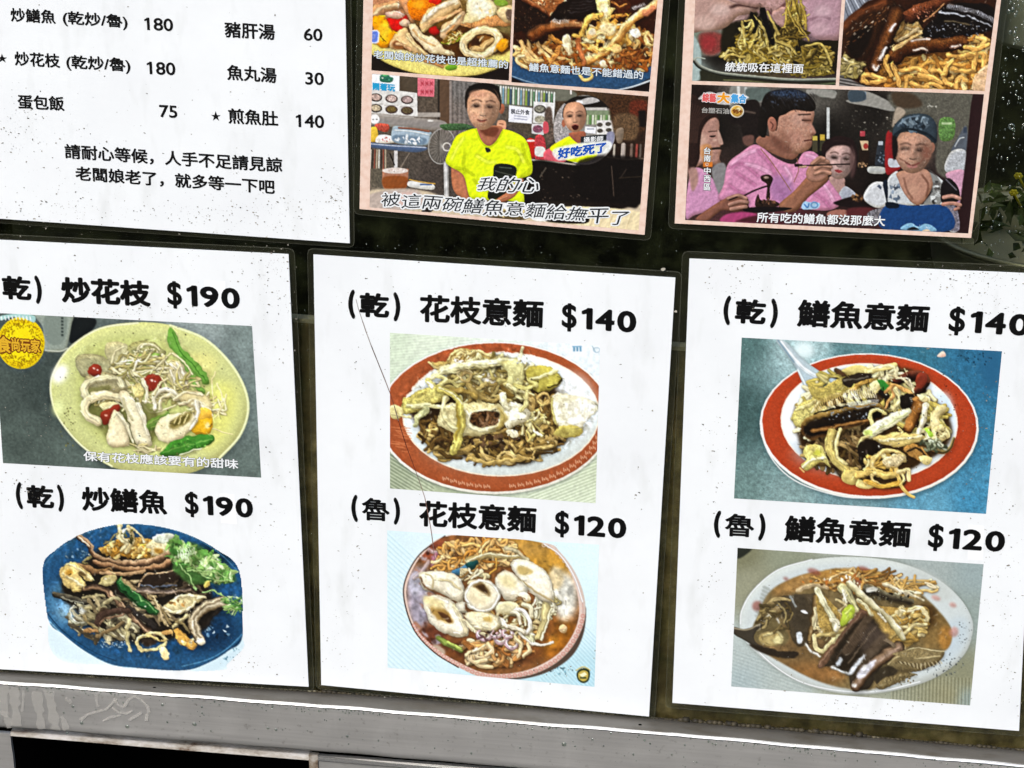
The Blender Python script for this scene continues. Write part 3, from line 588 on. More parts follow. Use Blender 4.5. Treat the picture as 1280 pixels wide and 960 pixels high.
def ink_squid_noodles():                                 # dry squid noodles on a red-rimmed plate
    k = Ink(480, 408, 756, 636, seed=7); k.view(460, 400, 4)
    k.grad([(120, 80, '#c9d6bd'), (300, 100, '#d5dfca'), (600, 90, '#dfe8da'), (1000, 120, '#e6eef0'), (1150, 200, '#dfe9ec'), (120, 760, '#8f9a7d'), (300, 860, '#a9b394'), (1140, 900, '#d0dac0'), (1140, 780, '#c3cdb0')])
    for i in range(44):
        k.st([(100, 640+i*9), (330, 780+i*9)], 3.4, '#75806a' if i % 2 else '#ccd3b9', puff=0, edge=0, a=.75, sm=False)
        k.st([(800, 900+(i-20)*8), (1160, 760+(i-20)*8)], 3.2, '#9aa784' if i % 2 else '#e2e8d2', puff=0, edge=0, a=.7, sm=False)
        k.st([(100, 60+i*7), (560, 20+i*7)], 3, '#b3c2a6' if i % 2 else '#e2ead8', puff=0, edge=0, a=.35, sm=False)
    for i in range(3): k.rect(1026+i*16, 134, 1036+i*16, 158, '#6f9cb6')
    k.rect(1022, 130, 1070, 136, '#7ea7be'); k.ring(1143, 150, 16, 12, 4, '#a8bfcc', puff=0); k.st([(1122, 132), (1138, 160)], 4, '#9db8c8', puff=0)
    rim_plate(k, 635, 490, 585, 382, 488, 304, 30, -18, '#9c4f2c', '#dfe7e6')
    k.noise(.05, 14)
    k.el(640, 600, 380, 150, '#a9b6b2', soft=50, a=.5); k.el(1020, 420, 110, 150, '#f2f7f8', soft=40, a=.8); k.el(420, 640, 120, 60, '#f1f5f4', soft=30, rot=25, a=.8)
    for t in range(24):                                  # pattern stamped along the rim
        a = math.radians(118-t*4.6); x, y = 640+536*math.cos(a), 488+346*math.sin(a)
        if t in (6, 7): continue
        for q in range(4): k.st([(x-14+q*9, y-9+(q % 2)*5), (x-11+q*9, y+8-(q % 3)*3)], 3.5, '#dfb595', puff=0, edge=0)
        k.st([(x-16, y+2), (x+14, y-2)], 2.5, '#c98d68', puff=0, edge=0)
    for i in range(26):
        x, y = 170+(k.rng.random()-.5)*70, 600+(k.rng.random()-.5)*130; k.st([(x-20, y), (x+20, y+6)], 2.5, '#c9794d', puff=0, edge=0)
    k.poly([(200, 440), (330, 330), (620, 200), (860, 260), (990, 420), (1000, 600), (860, 660), (780, 720), (520, 700), (400, 640), (270, 540)], '#2f2010', soft=16)
    ND = ['#a58a4d', '#8a6f38', '#c2a768', '#6b5127', '#b59857', '#4d3a1c']
    k.noodles(620, 590, 330, 110, 150, 190, 17, ND, curl=.8, dirn=.3, spread=2.6)
    k.noodles(880, 500, 120, 120, 60, 150, 16, ND, curl=.9)
    k.noodles(380, 560, 120, 70, 26, 120, 16, ['#5d4622', '#8a6f38', '#3c2a14'], curl=.7)
    k.ring(690, 690, 40, 28, 19, '#c9b073', shadow=.5); k.ring(880, 395, 34, 26, 14, '#c2a564', shadow=.5); k.st([(510, 690), (600, 715), (700, 700), (780, 690)], 20, '#b99f5f', shadow=.5); k.st([(620, 590), (700, 610), (740, 650)], 24, '#b3985a', w2=18, shadow=.5); k.st([(800, 650), (860, 640), (920, 625)], 18, '#c2aa6c', shadow=.4)
    k.noodles(820, 520, 60, 70, 22, 80, 13, ['#ddd08f', '#c9b86f', '#eee4ae'], curl=.6)
    k.bits(640, 610, 140, 40, 40, 8, 20, ['#3c2a17', '#56402a', '#2a1c10'], puff=.3)
    # upper heap
    k.poly([(380, 330), (430, 230), (560, 190), (720, 190), (800, 270), (830, 350), (700, 420), (480, 410)], '#6b5a30', soft=10)
    k.poly([(320, 210), (390, 205), (430, 150), (500, 145), (560, 165), (640, 180), (600, 215), (440, 225), (350, 250)], '#b79f5e', puff=.5, pr=14, edge=.4, shadow=.4, tex=.15)
    for p in ([(400, 200), (440, 155), (500, 160)], [(420, 215), (460, 165), (510, 190)], [(500, 170), (560, 160), (640, 182)], [(305, 215), (350, 240), (400, 225)]): k.st(p, 14, '#dcc98c', shadow=.45)
    k.el(452, 205, 24, 10, '#fbfaf0', soft=2); k.bits(480, 185, 70, 26, 26, 5, 12, ['#6e5423', '#8d7236', '#e7d9a8'])
    k.poly([(560, 290), (600, 250), (650, 260), (690, 310), (700, 350), (640, 370), (580, 350)], '#ebe5cc', puff=.5, pr=16, edge=.5, shadow=.5, spec=.1); k.bits(620, 290, 50, 30, 16, 5, 11, ['#8a7a5a', '#f6f2e2', '#6a5c40'])
    k.noodles(600, 300, 240, 110, 60, 150, 17, ['#c9bd7c', '#a8985a', '#e0d8a0', '#8a7a40', '#b9ad6c'], curl=.5, dirn=.2, spread=1.)
    k.noodles(560, 370, 150, 50, 26, 120, 16, ['#8f7a44', '#b5a468', '#6b5628'], curl=.5, dirn=.4, spread=.8)
    k.ring(490, 285, 26, 22, 14, '#a8925c', shadow=.5); k.ring(480, 270, 34, 18, 10, '#cdbd8a', a0=120, a1=340)
    k.st([(500, 325), (540, 370), (600, 400), (680, 395)], 30, '#a89255', w2=20, shadow=.5, spec=.1); k.st([(420, 350), (500, 360), (540, 385)], 26, '#9c8444', shadow=.5)
    ON = '#e6dfae'
    k.st([(310, 295), (380, 250), (480, 225), (600, 215), (700, 210), (760, 230)], 34, '#e3dfae', w2=44, puff=.35, edge=.4, shadow=.5, spec=.2)
    k.poly([(660, 215), (740, 200), (780, 230), (770, 330), (740, 370), (700, 320), (700, 260)], '#d9d494', puff=.45, pr=16, edge=.4, shadow=.4, spec=.1)
    k.st([(755, 200), (765, 170), (770, 140)], 20, '#e9e4b6', shadow=.4); k.st([(700, 330), (760, 355), (830, 380)], 24, '#e7dfa6', w2=8, shadow=.45)
    k.poly([(800, 240), (900, 230), (970, 290), (940, 340), (860, 360), (800, 320)], '#b9ad4f', puff=.45, pr=16, edge=.4, shadow=.5); k.st([(810, 300), (880, 280), (945, 255)], 18, '#e3dd9d', shadow=.4); k.st([(900, 340), (950, 320), (972, 295)], 8, '#3b3215')
    k.st([(800, 300), (840, 330), (790, 345), (740, 330)], 18, '#d6cd80', shadow=.4); k.bits(780, 210, 36, 20, 16, 4, 9, ['#8f8f7c', '#d9d9c9'])
    k.st([(300, 300), (320, 340), (250, 370), (190, 400)], 30, '#cfc67c', w2=24, shadow=.4, tex=.15); k.st([(350, 280), (390, 300), (330, 350)], 20, '#dcd491', shadow=.4); k.poly([(170, 410), (240, 360), (340, 330), (400, 380), (330, 420), (240, 460), (180, 470)], '#c3b868', puff=.45, pr=14, edge=.4, tex=.2, shadow=.4)
    k.st([(300, 310), (320, 335)], 10, '#f4f1dc')
    k.st([(200, 430), (280, 430), (360, 435)], 22, '#e6e2a9', shadow=.45, spec=.2); k.st([(290, 450), (255, 480), (235, 525)], 32, '#cdd09a', w2=26, puff=.35, shadow=.4)
    k.poly([(112, 425), (170, 440), (180, 470), (150, 495), (115, 485)], '#d1c488', puff=.4, pr=8, shadow=.3); k.st([(120, 470), (170, 480), (215, 490)], 10, '#d9cd97', shadow=.3)
    # squid tube with its ring
    k.poly([(345, 510), (380, 430), (480, 415), (640, 420), (700, 470), (690, 520), (600, 570), (480, 580), (400, 550)], '#e3d9a2', puff=.4, pr=24, edge=.45, shadow=.55, spec=.1)
    k.poly([(680, 430), (730, 410), (800, 440), (810, 490), (740, 530), (690, 545)], '#efeacb', puff=.35, pr=18, edge=.4, shadow=.4); k.st([(675, 380), (680, 420), (700, 440)], 34, '#ece7c2', w2=30, shadow=.4); k.st([(795, 360), (790, 420), (770, 450)], 26, '#d7cd8d', shadow=.4)
    k.el(575, 490, 88, 46, '#e9e2b4', rot=-6, puff=.3, pr=12); k.el(580, 492, 80, 40, '#2c1d0e', rot=-6, soft=3)
    k.setclip([(500+80+80*math.cos(t), 492+38*math.sin(t)) for t in np.linspace(0, 6.28, 20)]); k.noodles(580, 495, 78, 38, 26, 60, 12, ['#6b4a2c', '#4c321b', '#8a6848'], curl=.8); k.clip = None
    k.ring(585, 495, 92, 50, 22, '#ece5ba', rot=-6, a0=-60, a1=210, shadow=.3, spec=.2); k.poly([(640, 440), (700, 480), (690, 520), (640, 545), (665, 490)], '#a48e46', puff=.3, soft=3, a=.8)
    k.st([(390, 390), (370, 440), (400, 510), (450, 550)], 26, '#e5dda4', w2=18, shadow=.5, spec=.2)
    k.st([(350, 345), (420, 370), (460, 430), (465, 520), (450, 590), (430, 655)], 32, '#c9bd64', w2=44, puff=.4, edge=.4, shadow=.55, spec=.15, tex=.08); k.st([(440, 420), (452, 500), (440, 600)], 10, '#a08a35', soft=3, puff=.1); k.st([(355, 340), (420, 362), (470, 420)], 8, '#eee9b8', puff=.2)
    # white squid at right
    k.poly([(920, 450), (925, 380), (980, 365), (1060, 385), (1150, 420), (1130, 470), (1080, 520), (1060, 560), (980, 550), (930, 510)], '#f0ecd0', puff=.3, pr=26, edge=.4, shadow=.5, spec=.1); k.poly([(990, 430), (1070, 400), (1140, 425), (1080, 510), (1010, 520)], '#f2f0dc', soft=10)
    k.poly([(930, 560), (960, 530), (1060, 535), (1070, 570), (1020, 585), (950, 580)], '#b9ac5c', puff=.4, pr=10, shadow=.4); k.el(1000, 395, 40, 16, '#f3efcf', soft=4); k.st([(925, 390), (922, 450), (940, 520)], 12, '#c1b46c', puff=.2)
    k.poly([(690, 555), (740, 550), (755, 575), (735, 590), (700, 575)], '#efeacb', puff=.35, shadow=.4)
    k.bits(660, 480, 340, 230, 60, 2, 5, ['#1f1509', '#f2ecc6'])
    k.organic([(110, 430), (300, 210), (440, 140), (760, 130), (980, 270), (1150, 420), (1070, 590), (800, 720), (520, 720), (400, 660), (220, 520)], glint=220, warp=1.5, mott=.15)
    k.sketch(0, 1., 1.1); return k
def ink_squid_soup():                                    # squid noodle soup in a patterned bowl
    k = Ink(480, 656, 752, 864, seed=9); k.kp, k.ke = 1., .8; k.view(460, 640, 4)
    k.grad([(100, 100, '#d0e5ea'), (100, 760, '#cfe4ea'), (300, 100, '#d6e8ec'), (1150, 200, '#d8edf2'), (1120, 500, '#d2e8ee'), (1130, 860, '#a9cfdb'), (900, 850, '#b3d5de')])
    for i in range(70):
        k.st([(90, 90+i*13), (340, 320+i*13)], 4, '#a5cdd9' if i % 2 else '#d9eef2', puff=0, edge=0, a=.5, sm=False)
        k.st([(860, 330+i*11), (1160, 640+i*11)], 3.4, '#9cc6d4' if i % 2 else '#d4ebf0', puff=0, edge=0, a=.55, sm=False)
    k.bits(970, 790, 60, 24, 22, 3, 8, ['#2f4650', '#6b97a6'])
    k.poly([(1084, 470), (1080, 600), (1020, 720), (900, 800), (760, 836), (640, 830), (640, 800), (1000, 640)], '#4c3c33', soft=2)
    bowl = [(390, 118), (600, 122), (890, 156), (960, 200), (1040, 310), (1084, 440), (1078, 560), (1010, 690), (900, 780), (760, 826), (580, 828), (450, 775), (330, 700), (230, 590), (180, 440), (190, 330), (260, 210)]
    k.poly(bowl, '#dcc2b4', puff=.1, pr=20, edge=.1)
    k.st([(385, 120), (262, 208), (190, 330), (181, 440), (232, 592), (332, 702), (452, 777)], 6, '#3d231a', puff=0)
    k.setclip([(386, 124), (600, 122), (890, 162), (1005, 290), (1052, 440), (1046, 560), (980, 680), (880, 756), (750, 802), (590, 806), (455, 752), (340, 682), (240, 580), (194, 440), (203, 335), (268, 218)])
    k.grad2 = None
    k.poly(bowl, '#7c4e28', tex=.12, tcell=20)
    k.el(860, 220, 190, 110, '#b0802e', rot=30, soft=30); k.el(800, 170, 120, 50, '#ae8238', soft=20); k.el(330, 190, 90, 60, '#86402a', soft=24); k.el(260, 430, 70, 160, '#9b92a0', soft=24); k.el(240, 360, 40, 60, '#b8b4c2', soft=12)
    k.el(900, 620, 150, 110, '#9a5a17', soft=30); k.el(620, 690, 260, 90, '#6a3a1c', soft=30); k.el(320, 620, 70, 60, '#6b3622', soft=20); k.el(980, 420, 70, 120, '#d9d6c8', soft=24); k.el(940, 330, 40, 60, '#cdb98e', soft=12); k.el(890, 640, 60, 40, '#b8781f', soft=14); k.el(700, 560, 240, 160, '#7d4a22', soft=30)
    k.noise(.22, 26, 3)
    for i in range(46):
        x, y = 235+k.rng.random()*120, 200+k.rng.random()*470; k.el(x, y, 6+20*k.rng.random(), 4+9*k.rng.random(), ['#c9c6d4', '#4a2117', '#a86a45', '#3a1c14'][k.rng.integers(4)], rot=60*k.rng.random(), soft=4, a=.7)
    for p in ([(280, 170), (330, 200), (400, 180)], [(300, 250), (270, 300), (230, 330)], [(340, 210), (320, 260), (340, 280)]): k.st(p, 22, '#a5657a' if p[0][0] > 330 else '#b9a9ad', soft=4, puff=.4, a=.8)
    k.noodles(560, 205, 200, 62, 80, 110, 16, ['#dfa95c', '#c98a3a', '#efc887', '#b3742c', '#e7b76f'], curl=.8)
    k.noodles(400, 260, 70, 40, 16, 80, 15, ['#d39a4d', '#efcf97'], curl=.7)
    k.st([(500, 240), (600, 220), (720, 225), (800, 240)], 30, '#b3a06a', w2=14, soft=2, a=.9, shadow=.4); k.st([(505, 250), (530, 300), (600, 320)], 26, '#d4caa0', shadow=.4); k.st([(510, 240), (600, 212), (760, 222)], 9, '#ece2bc'); k.st([(640, 230), (640, 280), (610, 310)], 10, '#d9a447', shadow=.3); k.st([(690, 180), (740, 200), (800, 240)], 20, '#cfc7a4', a=.8)
    k.poly([(415, 300), (470, 275), (500, 255), (500, 290), (460, 315)], '#3d6f92', puff=.4, shadow=.4); k.poly([(490, 260), (540, 240), (555, 260), (510, 290)], '#143c3c', puff=.4); k.noodles(520, 320, 70, 30, 14, 90, 11, ['#d9c79a', '#8a6838', '#efe2bd'])
    k.noodles(720, 560, 130, 110, 50, 120, 16, ['#d9c38c', '#b98f4d', '#efe0b3', '#8f6530'], curl=.9); k.noodles(600, 710, 150, 60, 40, 110, 19, ['#d39c5c', '#e9c38a', '#a86a32', '#f0d8ac'], curl=1.); k.noodles(760, 690, 60, 50, 10, 80, 16, ['#c98a4a', '#e2b278'], curl=.9)
    k.noodles(880, 430, 60, 90, 26, 150, 12, ['#d8cda2', '#efe7c8', '#b3a56c'], curl=.3, dirn=1.6, spread=.5)
    k.st([(890, 470), (880, 550), (850, 630)], 44, '#cfc086', w2=30, shadow=.4, spec=.1); k.st([(915, 480), (895, 560), (865, 640)], 10, '#f0e9c6'); k.st([(350, 630), (400, 660), (465, 690)], 26, '#7f8f3f', shadow=.4); k.st([(400, 650), (440, 675), (470, 690)], 16, '#b6c862', shadow=.3); k.el(350, 690, 40, 22, '#b59d86', rot=30, soft=5)
    SQ = '#f8f0d8'
    def tube(pts, **q): k.poly(pts, SQ, puff=.35, pr=24, edge=.4, shadow=.6, spec=.1, **q)
    tube([(715, 265), (745, 238), (820, 248), (900, 310), (920, 370), (928, 450), (880, 450), (800, 390), (740, 320)]); k.poly([(740, 290), (760, 270), (820, 290), (810, 310), (760, 310)], '#c9b06d', soft=5); k.st([(740, 320), (800, 370), (860, 410), (930, 450)], 8, '#b7a06a', soft=2)
    tube([(640, 330), (680, 295), (740, 320), (800, 390), (760, 430), (700, 445), (650, 390)]); k.el(700, 350, 50, 30, '#e7d9a6', rot=30, soft=12); k.poly([(750, 405), (790, 400), (815, 430), (800, 450), (755, 430)], '#efe4c4', puff=.4, shadow=.5); k.bits(770, 430, 26, 14, 8, 6, 12, ['#5a3b22', '#8a6440'])
    tube([(255, 310), (300, 295), (380, 295), (450, 320), (480, 370), (470, 450), (420, 440), (350, 400), (280, 385)]); k.st([(290, 310), (320, 330), (325, 380)], 8, '#c9b684', soft=2); k.st([(330, 335), (400, 345), (460, 385)], 10, '#d6c694', soft=3); k.st([(262, 330), (290, 375), (340, 400)], 8, '#6d4a2c', soft=2)
    tube([(275, 440), (310, 415), (370, 420), (430, 455), (470, 510), (500, 580), (500, 620), (440, 625), (360, 595), (300, 530)]); k.poly([(310, 470), (350, 465), (400, 500), (425, 545), (410, 560), (360, 545), (320, 510)], '#a5803f', soft=5); k.poly([(350, 500), (390, 510), (418, 545), (395, 552)], '#4f2f17', soft=4); k.st([(430, 470), (460, 520), (490, 600)], 20, '#e6d8ae', soft=3, puff=.3); k.st([(290, 440), (350, 430), (400, 455)], 14, '#fffaf0', puff=.1, soft=3); k.el(330, 450, 60, 26, '#e9d79e', rot=20, soft=10)
    k.el(570, 420, 92, 84, SQ, puff=.35, pr=24, edge=.4, shadow=.6, spec=.1); k.el(560, 415, 62, 56, '#eddfb8', soft=10); k.poly([(520, 370), (560, 350), (600, 380), (610, 420), (570, 400), (540, 385)], '#8f7447', soft=6); k.poly([(535, 372), (575, 365), (598, 395), (590, 405), (555, 385)], '#3f2a17', soft=4); k.ring(570, 420, 82, 74, 12, '#fdf9ea', soft=2, puff=.2)
    tube([(440, 460), (480, 450), (490, 490), (500, 510), (460, 500)]); k.poly([(490, 510), (560, 500), (640, 515), (670, 570), (620, 600), (540, 590), (500, 550)], '#efe3bd', puff=.45, pr=18, edge=.4, shadow=.5, tex=.12); k.el(600, 535, 26, 16, '#cfae62', soft=5); k.st([(480, 545), (540, 600), (600, 620)], 20, '#e0d3ad', shadow=.4); k.el(700, 480, 60, 34, '#dcd3a8', puff=.5, pr=12, shadow=.4)
    k.ring(770, 545, 36, 62, 24, '#fbf7ea', rot=-24, a0=-110, a1=120, shadow=.5); k.st([(760, 610), (800, 645), (870, 665), (925, 650)], 18, '#f4ecd9', w2=10, shadow=.5); k.st([(670, 540), (690, 570), (730, 580), (780, 600)], 24, '#f3ead2', shadow=.5); k.st([(720, 500), (750, 510), (760, 560)], 18, '#efe6cb', shadow=.4); k.st([(780, 460), (815, 480), (820, 520)], 24, '#e9e0bd', shadow=.4)
    for c in ((665, 630, 32), (720, 660, 30), (580, 615, 34), (640, 610, 26), (700, 610, 24)): k.ring(c[0], c[1], c[2], c[2]*.8, 17, '#c3a2ac', a0=-30, a1=230, shadow=.5); k.ring(c[0], c[1]-4, c[2]-3, c[2]*.7, 7, '#f6eef0', a0=-30, a1=200)
    k.bits(590, 620, 60, 24, 12, 6, 14, ['#2b1a16', '#5a3a3c']); k.el(975, 585, 20, 24, '#d9b98c', puff=.4, shadow=.4)
    for p in ([(520, 740), (560, 770), (620, 775)], [(600, 660), (620, 690), (590, 720)], [(740, 640), (770, 670), (750, 720)], [(800, 660), (810, 690), (780, 720)], [(510, 720), (530, 750), (590, 745)]): k.st(p, 20, '#e9cfa0', shadow=.5, spec=.1)
    k.clip = None
    k.organic([(280, 200), (520, 140), (760, 180), (980, 300), (1010, 500), (940, 660), (720, 770), (480, 740), (320, 620), (230, 430)], glint=150, warp=1., mott=.07)
    ch = spline(bowl, 12, True); ch = np.array([632, 470])+(ch-[632, 470])*[.973, .967]
    dd = np.concatenate([[0], np.cumsum(np.hypot(*np.diff(ch, axis=0).T))])
    for q in np.arange(0, dd[-1], 27):                   # chain pattern on the rim
        x, y = float(np.interp(q, dd, ch[:, 0])), float(np.interp(q, dd, ch[:, 1]))
        if x > 860 and y < 300 or y > 560 or x > 1000: k.ring(x, y, 9, 8, 3.4, '#bf7468' if y > 500 else '#c9b9b2', puff=0, edge=0)
    k.st([(900, 165), (985, 250), (1040, 340), (1072, 450), (1066, 560), (1004, 676), (900, 766), (770, 812), (600, 818), (470, 776)], 3, '#b98a80', puff=0, edge=0)
    k.st([(880, 160), (960, 215), (1032, 325), (1074, 450)], 8, '#f5f2ef', puff=0, soft=2)
    k.poly([(1045, 800), (1075, 780), (1108, 795), (1104, 840), (1076, 856), (1048, 836)], '#23301c'); k.poly([(1052, 806), (1076, 792), (1100, 802), (1097, 834), (1076, 847), (1054, 832)], '#b9a24a'); k.poly([(1056, 814), (1084, 800), (1096, 812), (1072, 826)], '#f0e6b4', sm=False); k.rect(1060, 826, 1092, 834, '#2b3a22'); k.st([(1040, 792), (1076, 774), (1110, 790)], 5, '#d2bd62')
    k.sketch(0, .98, 1.1, .05); return k

def ink_eel_noodles():                                   # eel noodles on a red-rimmed plate with a spoon
    k = Ink(912, 418, 1258, 648, seed=11); k.view(910, 415, 4)
    k.grad([(80, 40, '#4d6a68'), (50, 400, '#3d5654'), (40, 820, '#66807c'), (300, 860, '#7d9694'), (600, 860, '#6d8c91'), (360, 80, '#a9c3c4'), (430, 60, '#9cb7b8'), (600, 70, '#557a7e'), (900, 80, '#336a7e'), (1250, 120, '#2b6484'), (1250, 500, '#357392'), (1330, 300, '#2e6a8a'), (1240, 850, '#3d7fa0'), (1000, 880, '#5b93ab'), (1330, 880, '#4a8aa8')])
    k.noise(.09, 16); k.noise(.12, 5)
    for i in range(160):
        x, y = k.rng.random()*1330+20, k.rng.random()*850+30; a = k.rng.random()*6.28; l = 6+12*k.rng.random()
        k.st([(x, y), (x+l*math.cos(a), y+l*math.sin(a))], 3, ['#a9c4c6', '#1f3a40', '#7fa2a8'][k.rng.integers(3)], puff=0, edge=0, a=.6)
    k.el(380, 90, 50, 40, '#d9e8e8', soft=20); k.el(1320, 180, 60, 120, '#265a7c', soft=40); k.bits(1230, 130, 110, 40, 26, 3, 7, ['#12324a', '#0f2738'])
    k.poly([(1045, 120), (1075, 95), (1090, 118), (1070, 126)], '#e5c3b5', puff=.3)
    k.el(706, 480, 552, 366, '#2b3c40', rot=2, soft=14, a=.6)
    k.el(706, 470, 548, 364, '#efece4', rot=2, puff=.2, pr=10); k.el(706, 466, 537, 354, '#a63c1e', rot=2, puff=.12, pr=20, tex=.08)
    k.el(706, 450, 444, 294, '#f1ddca', rot=3); k.el(706, 450, 437, 288, '#dfe6ea', rot=3, puff=.12, pr=30)
    k.el(640, 600, 320, 110, '#a6b3b8', soft=40, a=.5); k.el(1080, 420, 50, 120, '#c9d9e4', soft=20, a=.8); k.el(330, 430, 40, 120, '#f3f4f2', soft=20)
    k.st([(165, 430), (200, 600), (330, 740), (560, 820), (760, 830)], 6, '#f8f6f0', puff=0, soft=1)
    k.bits(1120, 330, 60, 120, 30, 2, 5, ['#5a1f10', '#3c150c'])
    heap = [(330, 400), (360, 360), (440, 320), (540, 200), (700, 180), (830, 170), (960, 210), (1010, 330), (1090, 390), (1120, 520), (1060, 600), (980, 650), (900, 700), (880, 770), (740, 780), (580, 740), (480, 640), (390, 640), (350, 520)]
    k.poly(heap, '#35230f', soft=10)
    # spoon
    k.poly([(240, 42), (290, 50), (360, 120), (420, 170), (500, 220), (540, 235), (520, 262), (440, 255), (410, 270), (420, 320), (400, 325), (370, 250), (340, 180), (290, 110)], '#aebfc6', puff=.3, pr=16, edge=.3, shadow=.4); k.st([(265, 50), (330, 130), (390, 190), (480, 240)], 22, '#e3ecef', soft=6, puff=.1); k.st([(350, 190), (385, 260), (410, 320)], 12, '#dfe8ea', soft=3, puff=.1); k.poly([(420, 255), (500, 250), (520, 300), (450, 320), (415, 300)], '#58604a', soft=6); k.st([(250, 40), (330, 150)], 8, '#7c98a6', soft=2, puff=0)
    CB = ['#d9cd86', '#c3b25c', '#e9dfa8', '#b09a48', '#efe6ba']
    k.noodles(560, 580, 170, 110, 70, 150, 16, ['#6b5230', '#8c7144', '#3c2a16', '#a88c58', '#54401f'], curl=.5, dirn=.9, spread=1.2)
    k.noodles(700, 300, 300, 110, 50, 140, 20, CB, curl=.6); k.noodles(420, 430, 80, 100, 30, 100, 20, CB, curl=.6); k.noodles(980, 440, 110, 130, 34, 130, 20, CB, curl=.5)
    k.poly([(320, 420), (360, 360), (440, 330), (470, 350), (420, 440), (400, 480), (340, 470)], '#c9bd70', puff=.5, pr=14, edge=.4, tex=.2, shadow=.4); k.st([(470, 330), (440, 370), (415, 400)], 14, '#e9e0a9', shadow=.4); k.st([(340, 390), (390, 370), (450, 335)], 16, '#ddd391', shadow=.35)
    k.poly([(560, 195), (640, 165), (700, 180), (690, 210), (600, 215)], '#c8b972', puff=.4, shadow=.4); k.st([(700, 200), (770, 180), (835, 165)], 34, '#e3d38a', w2=26, shadow=.4); k.st([(720, 185), (800, 165), (830, 175)], 12, '#f2e8b0'); k.poly([(400, 250), (470, 280), (560, 230), (600, 300), (480, 350), (420, 320)], '#a89850', puff=.4, tex=.2); k.st([(540, 190), (560, 200), (580, 215)], 22, '#4d3520', shadow=.4)
    k.poly([(570, 240), (640, 205), (710, 210), (720, 250), (660, 270), (600, 275)], '#241c14', puff=.5, pr=12, edge=.3, shadow=.5); k.st([(580, 245), (640, 235), (700, 225)], 8, '#5c564a'); k.st([(620, 290), (660, 260), (720, 240)], 24, '#b08d45', shadow=.4)
    k.poly([(740, 250), (780, 240), (800, 280), (780, 310), (745, 300)], '#2f7a2c', puff=.4, pr=8, shadow=.4); k.el(735, 275, 26, 30, '#e6dfa0', puff=.5, shadow=.4); k.st([(760, 300), (790, 320), (800, 370)], 30, '#1d1712', shadow=.5)
    # big eel back
    k.st([(420, 480), (520, 450), (620, 425), (740, 400)], 118, '#2a2018', w2=96, sm=True, cols=[(-1, '#a88645'), (-.84, '#8f7038'), (-.66, '#4a3818'), (-.55, '#1b130c'), (.6, '#110c08'), (.82, '#4a3018'), (1, '#6b4a22')], puff=.1, edge=.35, shadow=.6)
    for i in range(30):
        t = i/29; x = 440+t*300; y = 398-t*70-18*math.sin(t*3.1); k.st([(x, y), (x-10, y-(26+10*math.sin(t*3))), (x-4, y-50)], 6, '#efe6c8' if i > 13 else '#c9ad6c', w2=3, puff=0, edge=0, a=.85)
    for i in range(22): k.st([(600+i*7, 372-i*.9), (604+i*7, 355-i*.9)], 4, '#cfd6d8', puff=0, edge=0, a=.8)
    k.st([(580, 372), (660, 378), (740, 360)], 5, '#8f979c', puff=0); k.st([(430, 410), (520, 385), (600, 372)], 8, '#0b0806', puff=0); k.bits(600, 420, 120, 30, 36, 3, 8, ['#8f979c', '#4e555a', '#07060a'])
    k.st([(425, 495), (520, 475), (620, 455), (700, 440)], 22, '#8a5f2f', w2=18, cols=[(-1, '#3a2412'), (0, '#a5763e'), (1, '#5d3d1c')], shadow=.4)
    # upper right eel pieces
    k.st([(840, 250), (900, 220), (960, 215), (990, 250), (940, 300)], 44, '#4a2016', shadow=.5, spec=.1, cols=[(-1, '#7b3d26'), (0, '#3a1a12'), (1, '#150b08')]); k.el(965, 240, 30, 40, '#7c2f1f', puff=.4, rot=20)
    k.st([(810, 215), (860, 230), (910, 265), (930, 300)], 12, '#d9cba0', shadow=.4); k.st([(840, 230), (900, 235), (920, 270)], 9, '#efe4c0', shadow=.4); k.st([(820, 270), (830, 310), (800, 350), (790, 375)], 26, '#d7a565', w2=14, shadow=.5); k.st([(790, 300), (830, 270), (890, 290), (930, 320)], 18, '#c99a58', shadow=.4); k.st([(840, 290), (860, 340), (830, 380)], 22, '#e9dca0', shadow=.4)
    k.poly([(860, 320), (910, 310), (940, 330), (900, 400), (870, 380)], '#17120e', puff=.3, shadow=.5)
    for i in range(6): k.st([(905+i*4, 330+i*9), (925+i*4, 334+i*9)], 4, '#a5a08f', puff=0, edge=0)
    k.st([(950, 350), (930, 420), (900, 480)], 62, '#8f5a28', w2=54, cols=[(-1, '#c08a4c'), (0, '#a06a30'), (.7, '#5f3a18'), (1, '#2a180a')], shadow=.5, ribs=.04, rfreq=10); k.st([(990, 370), (975, 440), (950, 510)], 34, '#efe9c6', w2=26, shadow=.5, spec=.1)
    k.poly([(1020, 400), (1060, 365), (1095, 380), (1060, 430), (1060, 490), (1030, 520), (1010, 460)], '#e6d89e', puff=.5, pr=14, edge=.35, shadow=.4); k.poly([(950, 310), (1000, 320), (1010, 345), (970, 350)], '#efe0a4', puff=.4, shadow=.4); k.poly([(1030, 480), (1080, 470), (1110, 520), (1060, 550), (1020, 530)], '#d3c58c', puff=.4, tex=.2, shadow=.4)
    k.bits(1070, 510, 40, 30, 14, 3, 8, ['#3b2f18', '#6a5a30']); k.poly([(985, 480), (1010, 490), (1030, 520), (1005, 520)], '#9ac23c', puff=.4, shadow=.3)
    k.st([(945, 550), (1000, 570), (1070, 600), (1110, 580), (1130, 530)], 40, '#54431f', w2=12, shadow=.5, cols=[(-1, '#c9bb86'), (-.2, '#7d6a3c'), (.4, '#2b2314'), (1, '#c08a48')]); k.noodles(1020, 570, 70, 26, 16, 60, 12, ['#c5cbb0', '#7c8468', '#3f4632'], curl=.9)
